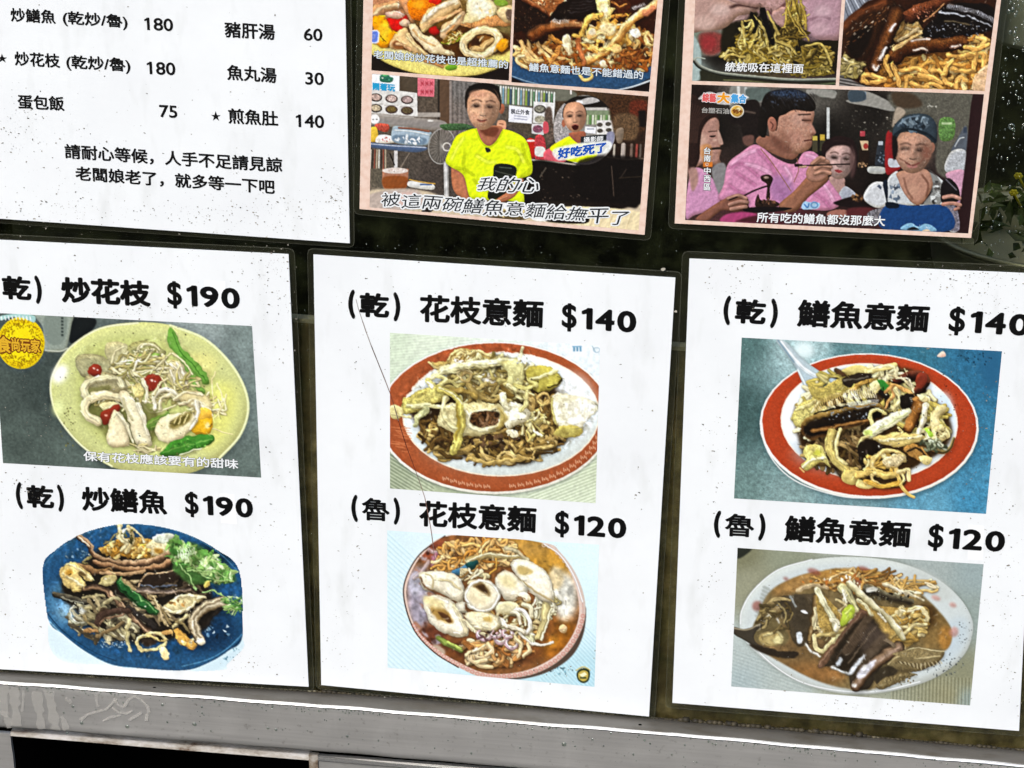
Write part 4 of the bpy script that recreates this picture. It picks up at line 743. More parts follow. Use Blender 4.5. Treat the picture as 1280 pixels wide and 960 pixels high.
    # onions and cabbage in front
    k.st([(720, 470), (715, 410), (745, 385), (790, 405)], 24, '#d9cf8a', w2=16, shadow=.5, spec=.1)
    k.poly([(680, 495), (760, 440), (880, 383), (912, 405), (820, 470), (720, 530), (690, 522)], '#eeeeca', puff=.35, pr=14, edge=.35, shadow=.6); k.st([(720, 510), (800, 460), (895, 405)], 8, '#cfd79a', soft=2); k.el(702, 505, 22, 16, '#c6d872', soft=4)
    k.st([(650, 570), (670, 535), (700, 520)], 14, '#dcd190', shadow=.5); k.poly([(720, 530), (800, 510), (870, 500), (980, 520), (960, 545), (860, 575), (780, 560)], '#d3bd74', puff=.45, pr=14, edge=.4, shadow=.5); k.st([(760, 540), (850, 535), (970, 520)], 14, '#ece0a8', shadow=.35); k.st([(850, 480), (870, 500), (830, 520)], 14, '#e1ca82')
    k.poly([(650, 560), (720, 540), (790, 580), (750, 620), (710, 690), (660, 660)], '#18110b', puff=.4, pr=14, shadow=.5); k.st([(690, 590), (700, 640)], 10, '#4a3f38', soft=3); k.poly([(880, 590), (930, 560), (990, 600), (1010, 660), (940, 640)], '#a3783c', puff=.4, pr=12, shadow=.5, tex=.15); k.st([(900, 600), (950, 580), (1000, 640)], 10, '#2b2014'); k.poly([(960, 620), (1020, 630), (1000, 665), (960, 650)], '#dccc8a', puff=.4, shadow=.3)
    k.st([(515, 500), (505, 560), (525, 620), (580, 680), (640, 700)], 44, '#c7b468', w2=40, puff=.4, edge=.4, shadow=.55, spec=.15); k.st([(560, 490), (540, 540), (550, 620), (590, 660)], 18, '#e3d594', shadow=.4)
    k.poly([(375, 590), (420, 560), (470, 570), (500, 640), (515, 680), (470, 650), (420, 680), (390, 695), (365, 665), (390, 640)], '#d8cc78', puff=.5, pr=14, edge=.4, shadow=.4, tex=.15); k.st([(375, 675), (420, 640), (490, 630)], 14, '#f0e9b8', shadow=.35); k.el(450, 605, 22, 14, '#b5b243', soft=5); k.st([(360, 680), (380, 700)], 9, '#d9a766')
    k.poly([(570, 740), (590, 690), (650, 680), (660, 740), (620, 765)], '#c9b46a', puff=.45, pr=12, shadow=.4); k.poly([(640, 770), (660, 740), (700, 750), (740, 770), (690, 785)], '#e2cf88', puff=.45, pr=8, shadow=.4)
    k.noodles(780, 660, 90, 50, 20, 130, 16, ['#e3c677', '#cfa850', '#f0dc9c'], curl=.6)
    k.ring(800, 650, 82, 56, 20, '#e6cd84', rot=-15, a0=150, a1=380, shadow=.5, spec=.15); k.poly([(770, 640), (830, 610), (890, 630), (850, 670), (790, 670)], '#d9c89a', puff=.5, pr=10, shadow=.45, tex=.2); k.st([(650, 720), (720, 700), (800, 720), (880, 700)], 40, '#dcbf6c', w2=24, shadow=.5, spec=.15); k.ring(800, 730, 80, 36, 16, '#e9d08a', a0=-40, a1=220, shadow=.5, spec=.1); k.st([(840, 690), (860, 760), (900, 810), (930, 826)], 24, '#d9b867', w2=14, shadow=.5); k.st([(690, 745), (760, 770), (850, 760)], 24, '#c99f45', shadow=.45); k.st([(850, 700), (900, 690), (905, 740)], 20, '#ecd698', shadow=.4)
    k.bits(740, 480, 380, 270, 60, 2, 5, ['#120c06', '#f4ecc8'])
    k.organic(heap, glint=260, warp=1.2, mott=.13)
    k.sketch(0, 1., 1.1, .01); return k

def ink_eel_soup():                                      # thick eel noodle soup, spoon at the left
    k = Ink(908, 676, 1234, 888, seed=13); k.view(910, 670, 4)
    k.grad([(60, 80, '#7b7a58'), (100, 250, '#98987a'), (300, 110, '#8f957a'), (40, 560, '#b6c3bf'), (40, 740, '#a8babb'), (300, 760, '#b3bfb8'), (600, 100, '#a8b0a2'), (1000, 150, '#a3b0ac'), (1250, 180, '#97aaaa'), (1240, 400, '#93a39c'), (1200, 820, '#8fa6a6'), (1100, 790, '#94906a'), (1180, 700, '#8b8b6a'), (600, 820, '#a8ab92')])
    k.poly([(40, 50), (120, 60), (80, 100), (44, 110)], '#23261d', soft=4)
    for i in range(46): k.st([(820+i*9, 690+i*.5), (815+i*9, 850+i*.6)], 4, '#6f6d49' if i % 2 else '#b0ad88', puff=0, edge=0, a=.75, sm=False)
    for i in range(40): k.st([(20, 560+i*9), (420, 700+i*9)], 3, '#93a8aa' if i % 2 else '#c6d2d0', puff=0, edge=0, a=.5, sm=False)
    k.noise(.05, 6)
    bowl = [(62, 400), (100, 300), (200, 200), (330, 140), (500, 108), (700, 108), (880, 140), (1040, 210), (1150, 300), (1210, 390), (1225, 470), (1190, 580), (1100, 670), (960, 740), (760, 785), (600, 790), (440, 760), (300, 700), (160, 600), (70, 500)]
    k.poly(bowl, '#5a6054', soft=14, a=.6); k.poly(bowl, '#cfd8d6', puff=.2, pr=26, edge=.12)
    k.st([(62, 440), (70, 370), (130, 270), (250, 170), (420, 118)], 8, '#f2f6f4', puff=0, soft=2); k.st([(90, 510), (220, 640), (380, 735), (600, 778), (780, 772), (960, 728)], 7, '#f4f7f6', puff=0, soft=2)
    k.el(1120, 520, 70, 130, '#c3d2d8', rot=30, soft=24); k.el(1000, 240, 140, 50, '#c9d0ca', rot=30, soft=20)
    for i in range(9): k.st([(180-i*5, 255+i*18), (205-i*5, 268+i*18)], 12, '#8f958a', soft=4, puff=0, a=.6)
    k.bits(1060, 640, 120, 60, 90, 2, 5, ['#3c4448', '#59646a', '#2e3538']); k.bits(1180, 480, 40, 80, 30, 2, 4, ['#4a5458'])
    broth = [(180, 320), (230, 260), (330, 210), (440, 180), (600, 160), (760, 180), (900, 240), (1000, 320), (1090, 420), (1120, 490), (1090, 570), (980, 600), (900, 700), (760, 760), (600, 765), (440, 720), (300, 650), (180, 580), (110, 520), (140, 420)]
    k.poly(broth, '#7b6438', soft=5)
    k.setclip(broth, soft=6)
    k.el(300, 560, 260, 120, '#76582f', soft=40); k.el(420, 690, 180, 60, '#8f5f2b', soft=30); k.el(1040, 480, 80, 100, '#86652f', soft=30); k.el(1090, 510, 40, 60, '#b0762a', soft=12); k.el(600, 200, 300, 50, '#b98233', soft=26); k.el(820, 250, 150, 40, '#d1a44d', rot=20, soft=18); k.el(330, 240, 120, 40, '#a47638', rot=-25, soft=16); k.el(990, 400, 60, 60, '#4b3010', soft=20)
    k.noise(.12, 20, 3); k.clip = None
    for c in ((430, 180, 34, 16), (680, 172, 36, 18), (655, 230, 34, 16), (145, 350, 24, 26), (1130, 480, 22, 26), (1040, 310, 24, 12), (1125, 345, 18, 12), (290, 214, 14, 8)): k.el(c[0], c[1], c[2], c[3], '#8f4436' if c[0] < 1000 else '#c98478', puff=.3, soft=7, rot=20, a=.7)
    k.noodles(640, 220, 240, 50, 44, 130, 13, ['#d9a24a', '#c0822f', '#edc27a', '#8f5f24', '#f0dcb0'], curl=.4, dirn=.3, spread=.8)
    k.noodles(880, 250, 150, 36, 22, 160, 12, ['#e0b96c', '#c99a48', '#f1e0b4'], dirn=.45, spread=.4); k.st([(780, 240), (880, 280), (980, 320)], 22, '#efe0b8', w2=10, a=.8, shadow=.3); k.st([(350, 270), (420, 250), (500, 260)], 22, '#e0c79a', a=.7); k.bits(560, 230, 200, 40, 30, 5, 12, ['#6b421a', '#f3e2c0', '#b8651f'])
    # left eel
    k.poly([(250, 320), (320, 295), (440, 290), (450, 320), (430, 430), (400, 540), (340, 540), (280, 420)], '#4d3f2a', puff=.3, pr=18, edge=.3, shadow=.5, tex=.1); k.poly([(300, 310), (380, 300), (400, 400), (370, 520), (320, 450)], '#3f3424', soft=10)
    k.st([(205, 340), (240, 318), (310, 320)], 26, '#b59c62', w2=14, shadow=.4); k.st([(215, 345), (250, 370), (250, 430)], 34, '#8f7646', w2=22, shadow=.4); k.st([(440, 310), (430, 390), (405, 530)], 34, '#9c7a44', w2=22, shadow=.5, cols=[(-1, '#5b4320'), (0, '#b08b4e'), (1, '#3a2812')]); k.st([(310, 300), (340, 350)], 12, '#8d8f88'); k.el(380, 382, 18, 7, '#e9eef0', rot=10)
    k.poly([(340, 485), (365, 480), (372, 520), (350, 535)], '#dfe9f2', soft=2); k.st([(245, 390), (250, 430)], 12, '#e9e4d2', soft=2)
    k.poly([(140, 420), (200, 400), (260, 440), (310, 520), (220, 550), (130, 520)], '#6d5c34', soft=8); k.el(215, 515, 60, 34, '#b39a58', puff=.4, pr=10, soft=4); k.el(250, 520, 24, 18, '#e6d78e', soft=3); k.st([(165, 425), (205, 405)], 14, '#d9d6c6', soft=2); k.st([(180, 500), (240, 480), (270, 510)], 12, '#cdbb7c', soft=2)
    # spoon
    k.poly([(28, 455), (80, 465), (150, 445), (205, 420), (160, 460), (130, 500), (150, 540), (240, 570), (340, 585), (250, 590), (150, 560), (80, 520), (30, 490)], '#3c3428', puff=.3, pr=8, edge=.3); k.st([(30, 462), (100, 468), (195, 425)], 8, '#a3967a', soft=2); k.poly([(110, 540), (240, 570), (350, 580), (320, 610), (220, 600), (140, 570)], '#2a2015', soft=4)
    k.noodles(520, 400, 110, 110, 34, 130, 15, ['#b3924a', '#d9c283', '#8a6c34', '#e6d6a4'], curl=.4, dirn=1.1, spread=.7)
    k.noodles(240, 400, 90, 70, 16, 90, 12, ['#7d6838', '#a89258', '#5a4824'], curl=.5)
    # leeks centre
    k.poly([(440, 270), (470, 290), (540, 360), (580, 440), (560, 490), (490, 500), (450, 420)], '#b3903f', puff=.4, pr=14, tex=.2); k.st([(450, 275), (480, 340), (520, 400), (540, 470)], 34, '#e6dfae', w2=26, shadow=.5, spec=.2); k.st([(570, 260), (600, 290), (650, 370)], 46, '#d3ca8a', w2=24, shadow=.5, spec=.15); k.st([(575, 270), (590, 330)], 14, '#efe9c4', soft=2)
    k.poly([(575, 380), (600, 345), (632, 350), (625, 400), (580, 450), (562, 430)], '#b5cc2e', puff=.35, pr=12, edge=.3, shadow=.45); k.st([(590, 390), (615, 360)], 10, '#dcec74', soft=3)
    k.st([(430, 500), (440, 560), (480, 570), (540, 510), (600, 470)], 22, '#e2d190', shadow=.5, spec=.2); k.st([(450, 500), (520, 490), (600, 460)], 20, '#cdb56a', shadow=.4); k.st([(520, 420), (550, 440), (540, 470)], 30, '#efe6c0', shadow=.4); k.st([(385, 545), (420, 580), (460, 600)], 12, '#efeee4', soft=2)
    # dark back right eel and cabbage
    k.st([(700, 270), (790, 300), (910, 330)], 56, '#5a4a30', w2=40, shadow=.5, cols=[(-1, '#7c7558'), (-.3, '#4a402c'), (.3, '#241c12'), (1, '#5a4a2a')], tex=.12); k.bits(800, 300, 110, 20, 40, 4, 9, ['#0f0c08', '#6d664c']); k.el(720, 268, 30, 12, '#dfe0d6', soft=3)
    k.poly([(640, 320), (700, 330), (770, 350), (900, 360), (1000, 360), (1005, 440), (960, 500), (880, 570), (840, 560), (780, 500), (720, 430)], '#c49b45', puff=.4, pr=24, edge=.35, shadow=.5, tex=.12)
    k.poly([(900, 365), (970, 352), (1005, 390), (1000, 430), (950, 445), (930, 410)], '#e9d698', puff=.4, pr=10, shadow=.4); k.poly([(830, 380), (860, 370), (880, 430), (860, 445)], '#e3cf92', puff=.4, shadow=.4)
    k.noodles(880, 450, 100, 80, 34, 110, 16, ['#ddb960', '#c5983c', '#efd894', '#a57a2c'], curl=.4, dirn=-.6, spread=.9); k.st([(880, 490), (930, 450), (990, 440)], 16, '#ecd793', shadow=.4); k.st([(860, 370), (900, 380), (960, 365)], 10, '#f1e4b8')
    k.st([(605, 240), (650, 280), (720, 340), (800, 410), (875, 510)], 36, '#d9cf9c', w2=30, shadow=.55, spec=.2, cols=[(-1, '#efe8c6'), (0, '#d7cc98'), (1, '#9a8a50')]); k.st([(650, 320), (690, 350), (720, 400)], 16, '#e3d9a4', shadow=.4); k.st([(750, 390), (790, 430)], 10, '#fbf6dc', soft=2)
    # main eel chunk
    k.poly([(450, 655), (480, 600), (560, 500), (660, 375), (710, 420), (780, 510), (850, 560), (780, 640), (700, 760), (620, 755), (600, 700), (520, 650)], '#3a2e20', puff=.25, pr=24, edge=.3, shadow=.6)
    k.poly([(450, 655), (480, 590), (560, 495), (660, 372), (700, 400), (620, 480), (530, 590), (480, 650)], '#6d4a33', puff=.35, pr=10, edge=.3); k.st([(460, 640), (540, 540), (665, 390)], 8, '#9a7458', soft=2)
    k.poly([(560, 520), (690, 400), (770, 500), (640, 660), (520, 640)], '#231a10', soft=14); k.poly([(640, 500), (720, 440), (790, 520), (700, 600)], '#43352a', soft=14)
    k.poly([(575, 560), (690, 405), (715, 430), (610, 590)], '#57432f', soft=6, a=.8); k.poly([(640, 640), (770, 490), (800, 515), (680, 660)], '#5a4733', soft=7, a=.7); k.st([(600, 640), (700, 500), (740, 455)], 7, '#8a7258', soft=3, puff=0, a=.7); k.st([(540, 620), (640, 480), (690, 400)], 6, '#7d6248', soft=3, puff=0, a=.6)
    for i in range(26): k.st([(520+i*8, 600-i*7), (560+i*8, 640-i*6)], 3, '#3a2c22', puff=0, edge=0, a=.6)
    k.st([(850, 560), (770, 610), (690, 680), (640, 750)], 66, '#6f5236', w2=60, cols=[(-1, '#2d1f14'), (-.5, '#8a6a4c'), (0, '#a98a72'), (.5, '#6b4b30'), (1, '#2c1c10')], puff=.25, edge=.35, shadow=.5); k.poly([(640, 700), (680, 650), (740, 620), (720, 660), (670, 710)], '#d5d3dc', soft=5); k.el(680, 660, 10, 16, '#ffffff', rot=30, soft=4)
    k.poly([(600, 690), (630, 640), (680, 595), (685, 600), (650, 650), (615, 690)], '#e3ebf4', soft=3); k.poly([(535, 640), (560, 610), (570, 620), (550, 650)], '#cdd6de', soft=3); k.st([(520, 655), (545, 665), (600, 690)], 12, '#e6ecee', soft=3); k.el(632, 745, 14, 10, '#d9d4cc', soft=3); k.st([(790, 520), (830, 550)], 16, '#8a7558', soft=3)
    # skin pieces right
    for p in ([(800, 640), (860, 580), (960, 560), (1080, 575), (1040, 640), (920, 680), (840, 670)], [(740, 755), (780, 710), (860, 690), (950, 690), (880, 720), (780, 765)]):
        k.poly(p, '#7d6a40', puff=.4, pr=14, edge=.4, shadow=.55, tex=.15)
    for i in range(22): k.st([(850+i*10, 640-abs(i-10)*1.4), (860+i*10, 664-abs(i-11)*2.6)], 4, '#cbb98a' if i % 2 else '#4c3c20', puff=0, edge=0)
    k.st([(805, 640), (860, 600), (960, 610), (1060, 600)], 10, '#c4b07a', soft=2); k.st([(860, 580), (960, 562), (1080, 578)], 6, '#d9c894'); k.poly([(820, 590), (900, 570), (1000, 585), (930, 610)], '#8f7a4a', tex=.3, tcell=3)
    for i in range(40): k.bits(850, 720, 80, 26, 1, 3, 6, ['#b39c68', '#4a3a1e'])
    k.poly([(740, 690), (800, 650), (850, 680), (780, 710), (740, 740)], '#33291a', soft=4)
    k.organic([(130, 460), (220, 300), (440, 180), (700, 170), (940, 280), (1100, 480), (1000, 660), (800, 760), (600, 760), (420, 640), (240, 600)], glint=230, warp=1.1, mott=.12)
    k.sketch(0, .85, 1.04, .06, .3); return k
def ink_clip_squid():                                    # close view of the squid dish
    k = Ink(460, -4, 646, 106, ss=3.2, seed=15); k.view(450, 0, 6.4)
    k.grad([(90, 0, '#c98f6a'), (640, 300, '#6a4a1c'), (1200, 0, '#8a7a4c'), (90, 560, '#15100c'), (1200, 640, '#120e0c')])
    k.poly([(60, 340), (250, 380), (700, 400), (1240, 380), (1240, 460), (1180, 510), (1040, 570), (900, 604), (640, 610), (420, 580), (240, 520), (60, 420)], '#efe08a', puff=.25, pr=20)
    k.st([(90, 440), (240, 525), (420, 588), (640, 616), (900, 612), (1060, 570), (1190, 515)], 14, '#3a2f12', puff=0, soft=4)
    k.poly([(60, 560), (60, 430), (240, 520), (420, 584), (640, 618), (900, 612), (1060, 572), (1240, 520), (1240, 680), (60, 680)], '#17100d'); k.noise(.15, 6)
    k.poly([(80, 330), (250, 390), (520, 470), (620, 520), (760, 500), (1180, 420), (1210, 300), (900, 200), (500, 240), (240, 300)], '#4a2c10', soft=16)
    k.poly([(200, 380), (500, 440), (640, 530), (500, 510), (300, 450)], '#f5eab0', soft=10)
    CR = '#f0cd98'
    def p(pts, c=CR, **q): k.poly(pts, c, **{**dict(puff=.45, pr=24, edge=.45, shadow=.55), **q})
    p([(90, 150), (100, 60), (180, 20), (320, 0), (340, 60), (240, 90), (150, 130)], '#e0ac80'); k.st([(110, 120), (180, 60), (300, 40)], 34, '#f4d4ac', shadow=.3); p([(310, 0), (400, 0), (440, 120), (420, 190), (350, 80)], '#d99e70')
    k.el(490, 60, 110, 110, '#d9780f', puff=.5, pr=30, tex=.25, shadow=.5); k.el(470, 30, 50, 40, '#f0a32c', soft=14); k.el(600, 10, 50, 30, '#c42a18', puff=.4)
    p([(215, 160), (340, 110), (380, 160), (330, 240), (260, 240)], '#c91f18'); p([(210, 100), (300, 90), (360, 120), (300, 150), (230, 140)], '#f0c9b6'); p([(90, 150), (180, 120), (220, 170), (220, 220), (280, 250), (280, 320), (200, 385), (110, 340), (110, 240)], '#f2a516'); k.el(190, 250, 50, 70, '#f9c53a', soft=16); k.st([(170, 290), (200, 330)], 10, '#5a3408')
    p([(315, 190), (360, 150), (400, 180), (370, 215)], '#f3d4b8')
    p([(480, 180), (540, 90), (640, 30), (760, -10), (800, 40), (700, 120), (580, 200), (520, 260), (480, 230)]); k.st([(520, 160), (640, 60), (760, 10)], 40, '#f9e8cc', soft=4, shadow=.2); k.st([(560, 180), (680, 140), (800, 80)], 30, '#e6b98a', shadow=.45)
    p([(640, 270), (660, 200), (740, 160), (800, 100), (840, 90), (820, 180), (740, 260), (660, 310)], '#edcaa0'); k.st([(650, 250), (720, 210), (800, 130)], 20, '#fbeacb', shadow=.4); k.st([(690, 270), (760, 210)], 16, '#d39a66', shadow=.4)
    p([(560, 220), (610, 210), (640, 260), (600, 290), (560, 260)], '#b01f1a')
    p([(850, 100), (860, 0), (960, -20), (1060, 0), (1095, 100), (1040, 150), (920, 190), (820, 190)], '#f6e7b6'); k.el(960, 60, 90, 70, '#fdf5da', soft=20); k.bits(980, 80, 80, 70, 16, 6, 16, ['#e2c684', '#fff9e6'], a=.6)
    p([(800, 190), (930, 170), (1060, 120), (1180, 170), (1200, 210), (1080, 210), (960, 240), (860, 220)], '#d9a06a', tex=.2); p([(1090, 90), (1180, 40), (1240, 60), (1240, 160), (1160, 180)], '#f0d6a6'); k.el(1200, 120, 30, 50, '#6a5648', soft=6); k.poly([(1070, 0), (1160, 0), (1180, 40), (1120, 50)], '#7f9a3c', puff=.4)
    k.st([(700, 320), (800, 300), (860, 290)], 50, '#6d7f1c', shadow=.4); k.st([(660, 340), (760, 330), (850, 270)], 18, '#a3ae3a', shadow=.4); k.noodles(740, 300, 90, 40, 14, 100, 12, ['#b58a44', '#e9cf94', '#7a5a22'])
    p([(240, 340), (300, 250), (360, 220), (400, 300), (470, 400), (520, 440), (440, 430), (360, 380), (300, 400), (250, 390)]); k.el(300, 365, 50, 32, '#8d5a34', soft=8, rot=20); k.st([(290, 355), (340, 360), (400, 400)], 20, '#e9bd92', shadow=.3)
    p([(390, 200), (440, 200), (520, 280), (600, 300), (680, 380), (750, 420), (740, 445), (640, 440), (560, 420), (470, 340), (410, 280)], '#f7e3bc'); k.st([(420, 240), (500, 320), (600, 360)], 16, '#d9b07c', soft=3); k.st([(380, 280), (440, 360), (540, 440)], 30, '#ecd09e', shadow=.5)
    k.ring(970, 340, 148, 96, 62, '#f6dfae', rot=-18, shadow=.6, puff=.4, edge=.4, spec=.15); k.el(970, 345, 100, 56, '#8a5c2c', rot=-20, soft=8); k.el(930, 340, 46, 34, '#3a220f', soft=8); k.st([(900, 390), (980, 380), (1060, 320)], 44, '#e2c18a', shadow=.3); k.st([(960, 330), (980, 300)], 14, '#f3dcae'); k.ring(970, 340, 150, 98, 30, '#fbecc8', rot=-18, a0=20, a1=200, puff=.2, soft=3)
    p([(1090, 380), (1140, 310), (1190, 330), (1180, 380), (1130, 415)], '#eda72a'); k.el(730, 540, 50, 24, '#6f9a30', puff=.4, rot=-5); k.st([(520, 490), (600, 510), (660, 535)], 24, '#b98a5a', shadow=.4)
    k.organic([(90, 0), (640, -40), (1220, 0), (1210, 420), (760, 500), (400, 480), (90, 340)], glint=150, warp=1.1, mott=.08)
    k.poly([(60, 240), (140, 240), (156, 262), (150, 335), (130, 348), (60, 345)], '#e9edf8', sm=False); k.poly([(60, 250), (136, 250), (146, 266), (140, 328), (124, 338), (60, 336)], '#6f86cf', sm=False); k.st([(96, 280), (116, 280), (116, 306), (98, 306)], 6, '#a9b9ea')
    k.sketch(.1, 1.2); return k

def ink_clip_eel():                                      # close view of the eel noodles
    k = Ink(634, -4, 828, 122, ss=3.2, seed=17); k.view(630, 0, 6.4)
    k.grad([(80, 100, '#2a140c'), (80, 560, '#3d5260'), (640, 650, '#2b4460'), (1160, 600, '#2f5474'), (1200, 300, '#8a5a30')])
    k.poly([(50, 420), (140, 500), (400, 590), (900, 590), (1190, 430), (1190, 600), (1080, 670), (900, 710), (500, 720), (200, 670), (40, 610)], '#2f4c6a', puff=.15, pr=20); k.noise(.16, 12)
    k.poly([(40, 620), (200, 672), (500, 720), (880, 726), (1080, 672), (1200, 620), (1200, 780), (40, 780)], '#150f10')
    k.st([(40, 600), (200, 655), (360, 690)], 7, '#9fb6c6', puff=0); k.st([(890, 725), (1040, 690), (1180, 640)], 9, '#dbe4ea', puff=0, w2=14)
    k.poly([(70, 0), (1240, 0), (1220, 420), (1080, 520), (700, 560), (400, 540), (120, 460), (70, 300)], '#2b1209', soft=8)
    ND = ['#dba764', '#c68a44', '#efc88a', '#a86a30', '#8a4f22', '#f3d8a4']
    k.noodles(420, 420, 320, 130, 110, 190, 26, ND, curl=.9, dirn=1.1, spread=1.6); k.noodles(1060, 400, 150, 160, 60, 170, 24, ND, curl=.9); k.noodles(800, 480, 240, 80, 46, 170, 26, ND, curl=.7); k.noodles(850, 270, 200, 90, 44, 150, 30, ['#f3cf8c', '#e3b464', '#fbe3b4', '#cf9848'], curl=.5)
    k.noodles(1000, 460, 110, 70, 30, 130, 20, ['#5a2f14', '#a86a34', '#7b4420'], curl=.9)
    for p in ([(190, 300), (210, 400), (270, 470)], [(130, 340), (190, 420), (240, 500)], [(270, 330), (300, 400), (360, 470)], [(320, 370), (400, 440), (470, 470)], [(100, 480), (130, 450), (200, 500), (300, 490)], [(150, 430), (170, 410), (200, 470), (280, 495)]): k.st(p, 30, '#ecc286', shadow=.55, spec=.15)
    k.st([(180, 540), (110, 500), (110, 460), (160, 455)], 26, '#f4dcaa', shadow=.4)
    k.poly([(80, 0), (160, 0), (260, 40), (370, 110), (340, 150), (280, 260), (160, 250), (80, 250)], '#1a0d08'); k.bits(200, 150, 130, 100, 90, 3, 7, ['#4a3428', '#060303', '#6b4a34'])
    k.st([(150, -10), (240, 40), (370, 120)], 44, '#8a4c2a', shadow=.4, cols=[(-1, '#c99064'), (0, '#7a4426'), (1, '#30160a')]); k.poly([(230, -10), (480, -10), (450, 40), (370, 105), (300, 50)], '#9a6038', puff=.3, tex=.25, shadow=.4); k.st([(490, -5), (440, 60), (370, 118)], 12, '#f3d8ae'); k.bits(330, 20, 80, 30, 20, 6, 14, ['#e9c79a', '#4a2412'])
    k.poly([(370, 130), (500, 0), (760, -10), (760, 110), (660, 150), (420, 170)], '#120906'); k.noise(.03, 4)
    for i in range(4): k.st([(520+i*10, 100-i*26), (640, 92-i*26), (740, 70-i*22)], 6, '#3f3a3a', puff=0, a=.7)
    k.st([(230, 290), (330, 235), (480, 200), (640, 210)], 110, '#5d321b', cols=[(-1, '#2b1a12'), (-.5, '#8a5733'), (0, '#7a4420'), (.6, '#43200e'), (1, '#1d0d06')], ribs=.12, rfreq=13, shadow=.6, w2=80)
    for i in range(34): k.st([(380+i*8, 175+(i % 3)*3), (374+i*8, 215)], 4, '#e3bf92', puff=0, edge=0, a=.7)
    for i in range(13): k.st([(390+i*11, 158), (386+i*11, 180)], 5, '#f0e9df', puff=0, edge=0)
    k.poly([(740, 0), (860, -10), (850, 50), (900, 70), (850, 120), (820, 190), (780, 180), (750, 90)], '#f5dc96', puff=.5, pr=20, shadow=.5); k.el(800, 80, 30, 60, '#fff3cc', soft=14)
    k.st([(780, 120), (680, 150), (640, 220), (610, 280), (560, 290)], 50, '#edc06a', w2=34, shadow=.55, spec=.15); k.poly([(860, 0), (1000, 0), (1010, 90), (930, 100), (880, 50)], '#3a1a0c', tex=.3); k.st([(870, 20), (920, 50), (980, 30)], 14, '#c98a4c', shadow=.4)
    k.el(830, 230, 70, 50, '#f9e2ae', soft=12); k.el(700, 270, 42, 46, '#f3c684', puff=.5, pr=14, shadow=.5); k.el(705, 255, 26, 24, '#fdf2d6', soft=6); k.st([(860, 130), (930, 120), (980, 120)], 24, '#d9994c', shadow=.4)
    k.poly([(1010, 60), (1120, 0), (1180, 0), (1140, 60), (1040, 90)], '#2a1a14')
    for i in range(9): k.st([(1030+i*11, 60-i*5), (1044+i*11, 78-i*5)], 5, '#e3ddd6', puff=0, edge=0)
    k.st([(1220, 20), (1100, 110), (1000, 190), (920, 290), (860, 370), (760, 440), (660, 490)], 56, '#eebf78', w2=70, puff=.4, edge=.4, shadow=.6, spec=.15, cols=[(-1, '#fbe3b8'), (0, '#efbf78'), (1, '#bf7f3c')]); k.st([(1230, 40), (1130, 110)], 50, '#d98f6c', soft=6)
    k.st([(600, 320), (610, 420), (640, 510)], 44, '#c47a4c', w2=36, shadow=.5); k.st([(700, 370), (760, 400), (860, 390)], 34, '#f0c478', shadow=.5); k.st([(640, 360), (690, 390), (740, 420)], 24, '#e9b060', shadow=.45)
    k.poly([(470, 300), (520, 280), (545, 340), (540, 440), (520, 440), (480, 370)], '#f6e6c0', puff=.4, pr=14, shadow=.6); k.st([(440, 380), (410, 440), (370, 490)], 44, '#d99a58', shadow=.5)
    k.poly([(1010, 250), (1060, 220), (1090, 270), (1060, 310), (1030, 290)], '#fbf3e2', puff=.4, shadow=.4); k.poly([(760, 510), (800, 485), (830, 530), (790, 545)], '#f3e2c2', puff=.4, shadow=.4); k.st([(600, 590), (640, 640), (700, 620), (690, 560)], 26, '#f2d48e', shadow=.4); k.el(900, 390, 40, 36, '#f0c88a', puff=.5, shadow=.5)
    k.organic([(80, 0), (640, -20), (1220, 0), (1200, 420), (900, 540), (500, 540), (120, 470)], glint=260, warp=1.2, mott=.16, tone='#fff0d0')
    k.sketch(.1, 1.2); return k

def glare(k, cx, cy, rx, ry, num, col='#f3d9c2'):
    for i in range(num):
        a = k.rng.random()*6.283; r = math.sqrt(k.rng.random()); x, y = cx+rx*r*math.cos(a), cy+ry*r*math.sin(a); t = k.rng.random()*3.1; l = 5+9*k.rng.random()
        k.st([(x, y), (x+l*math.cos(t), y+l*math.sin(t))], 3.4, col if i % 3 else '#5a382a', puff=0, edge=0, a=.28, soft=1)

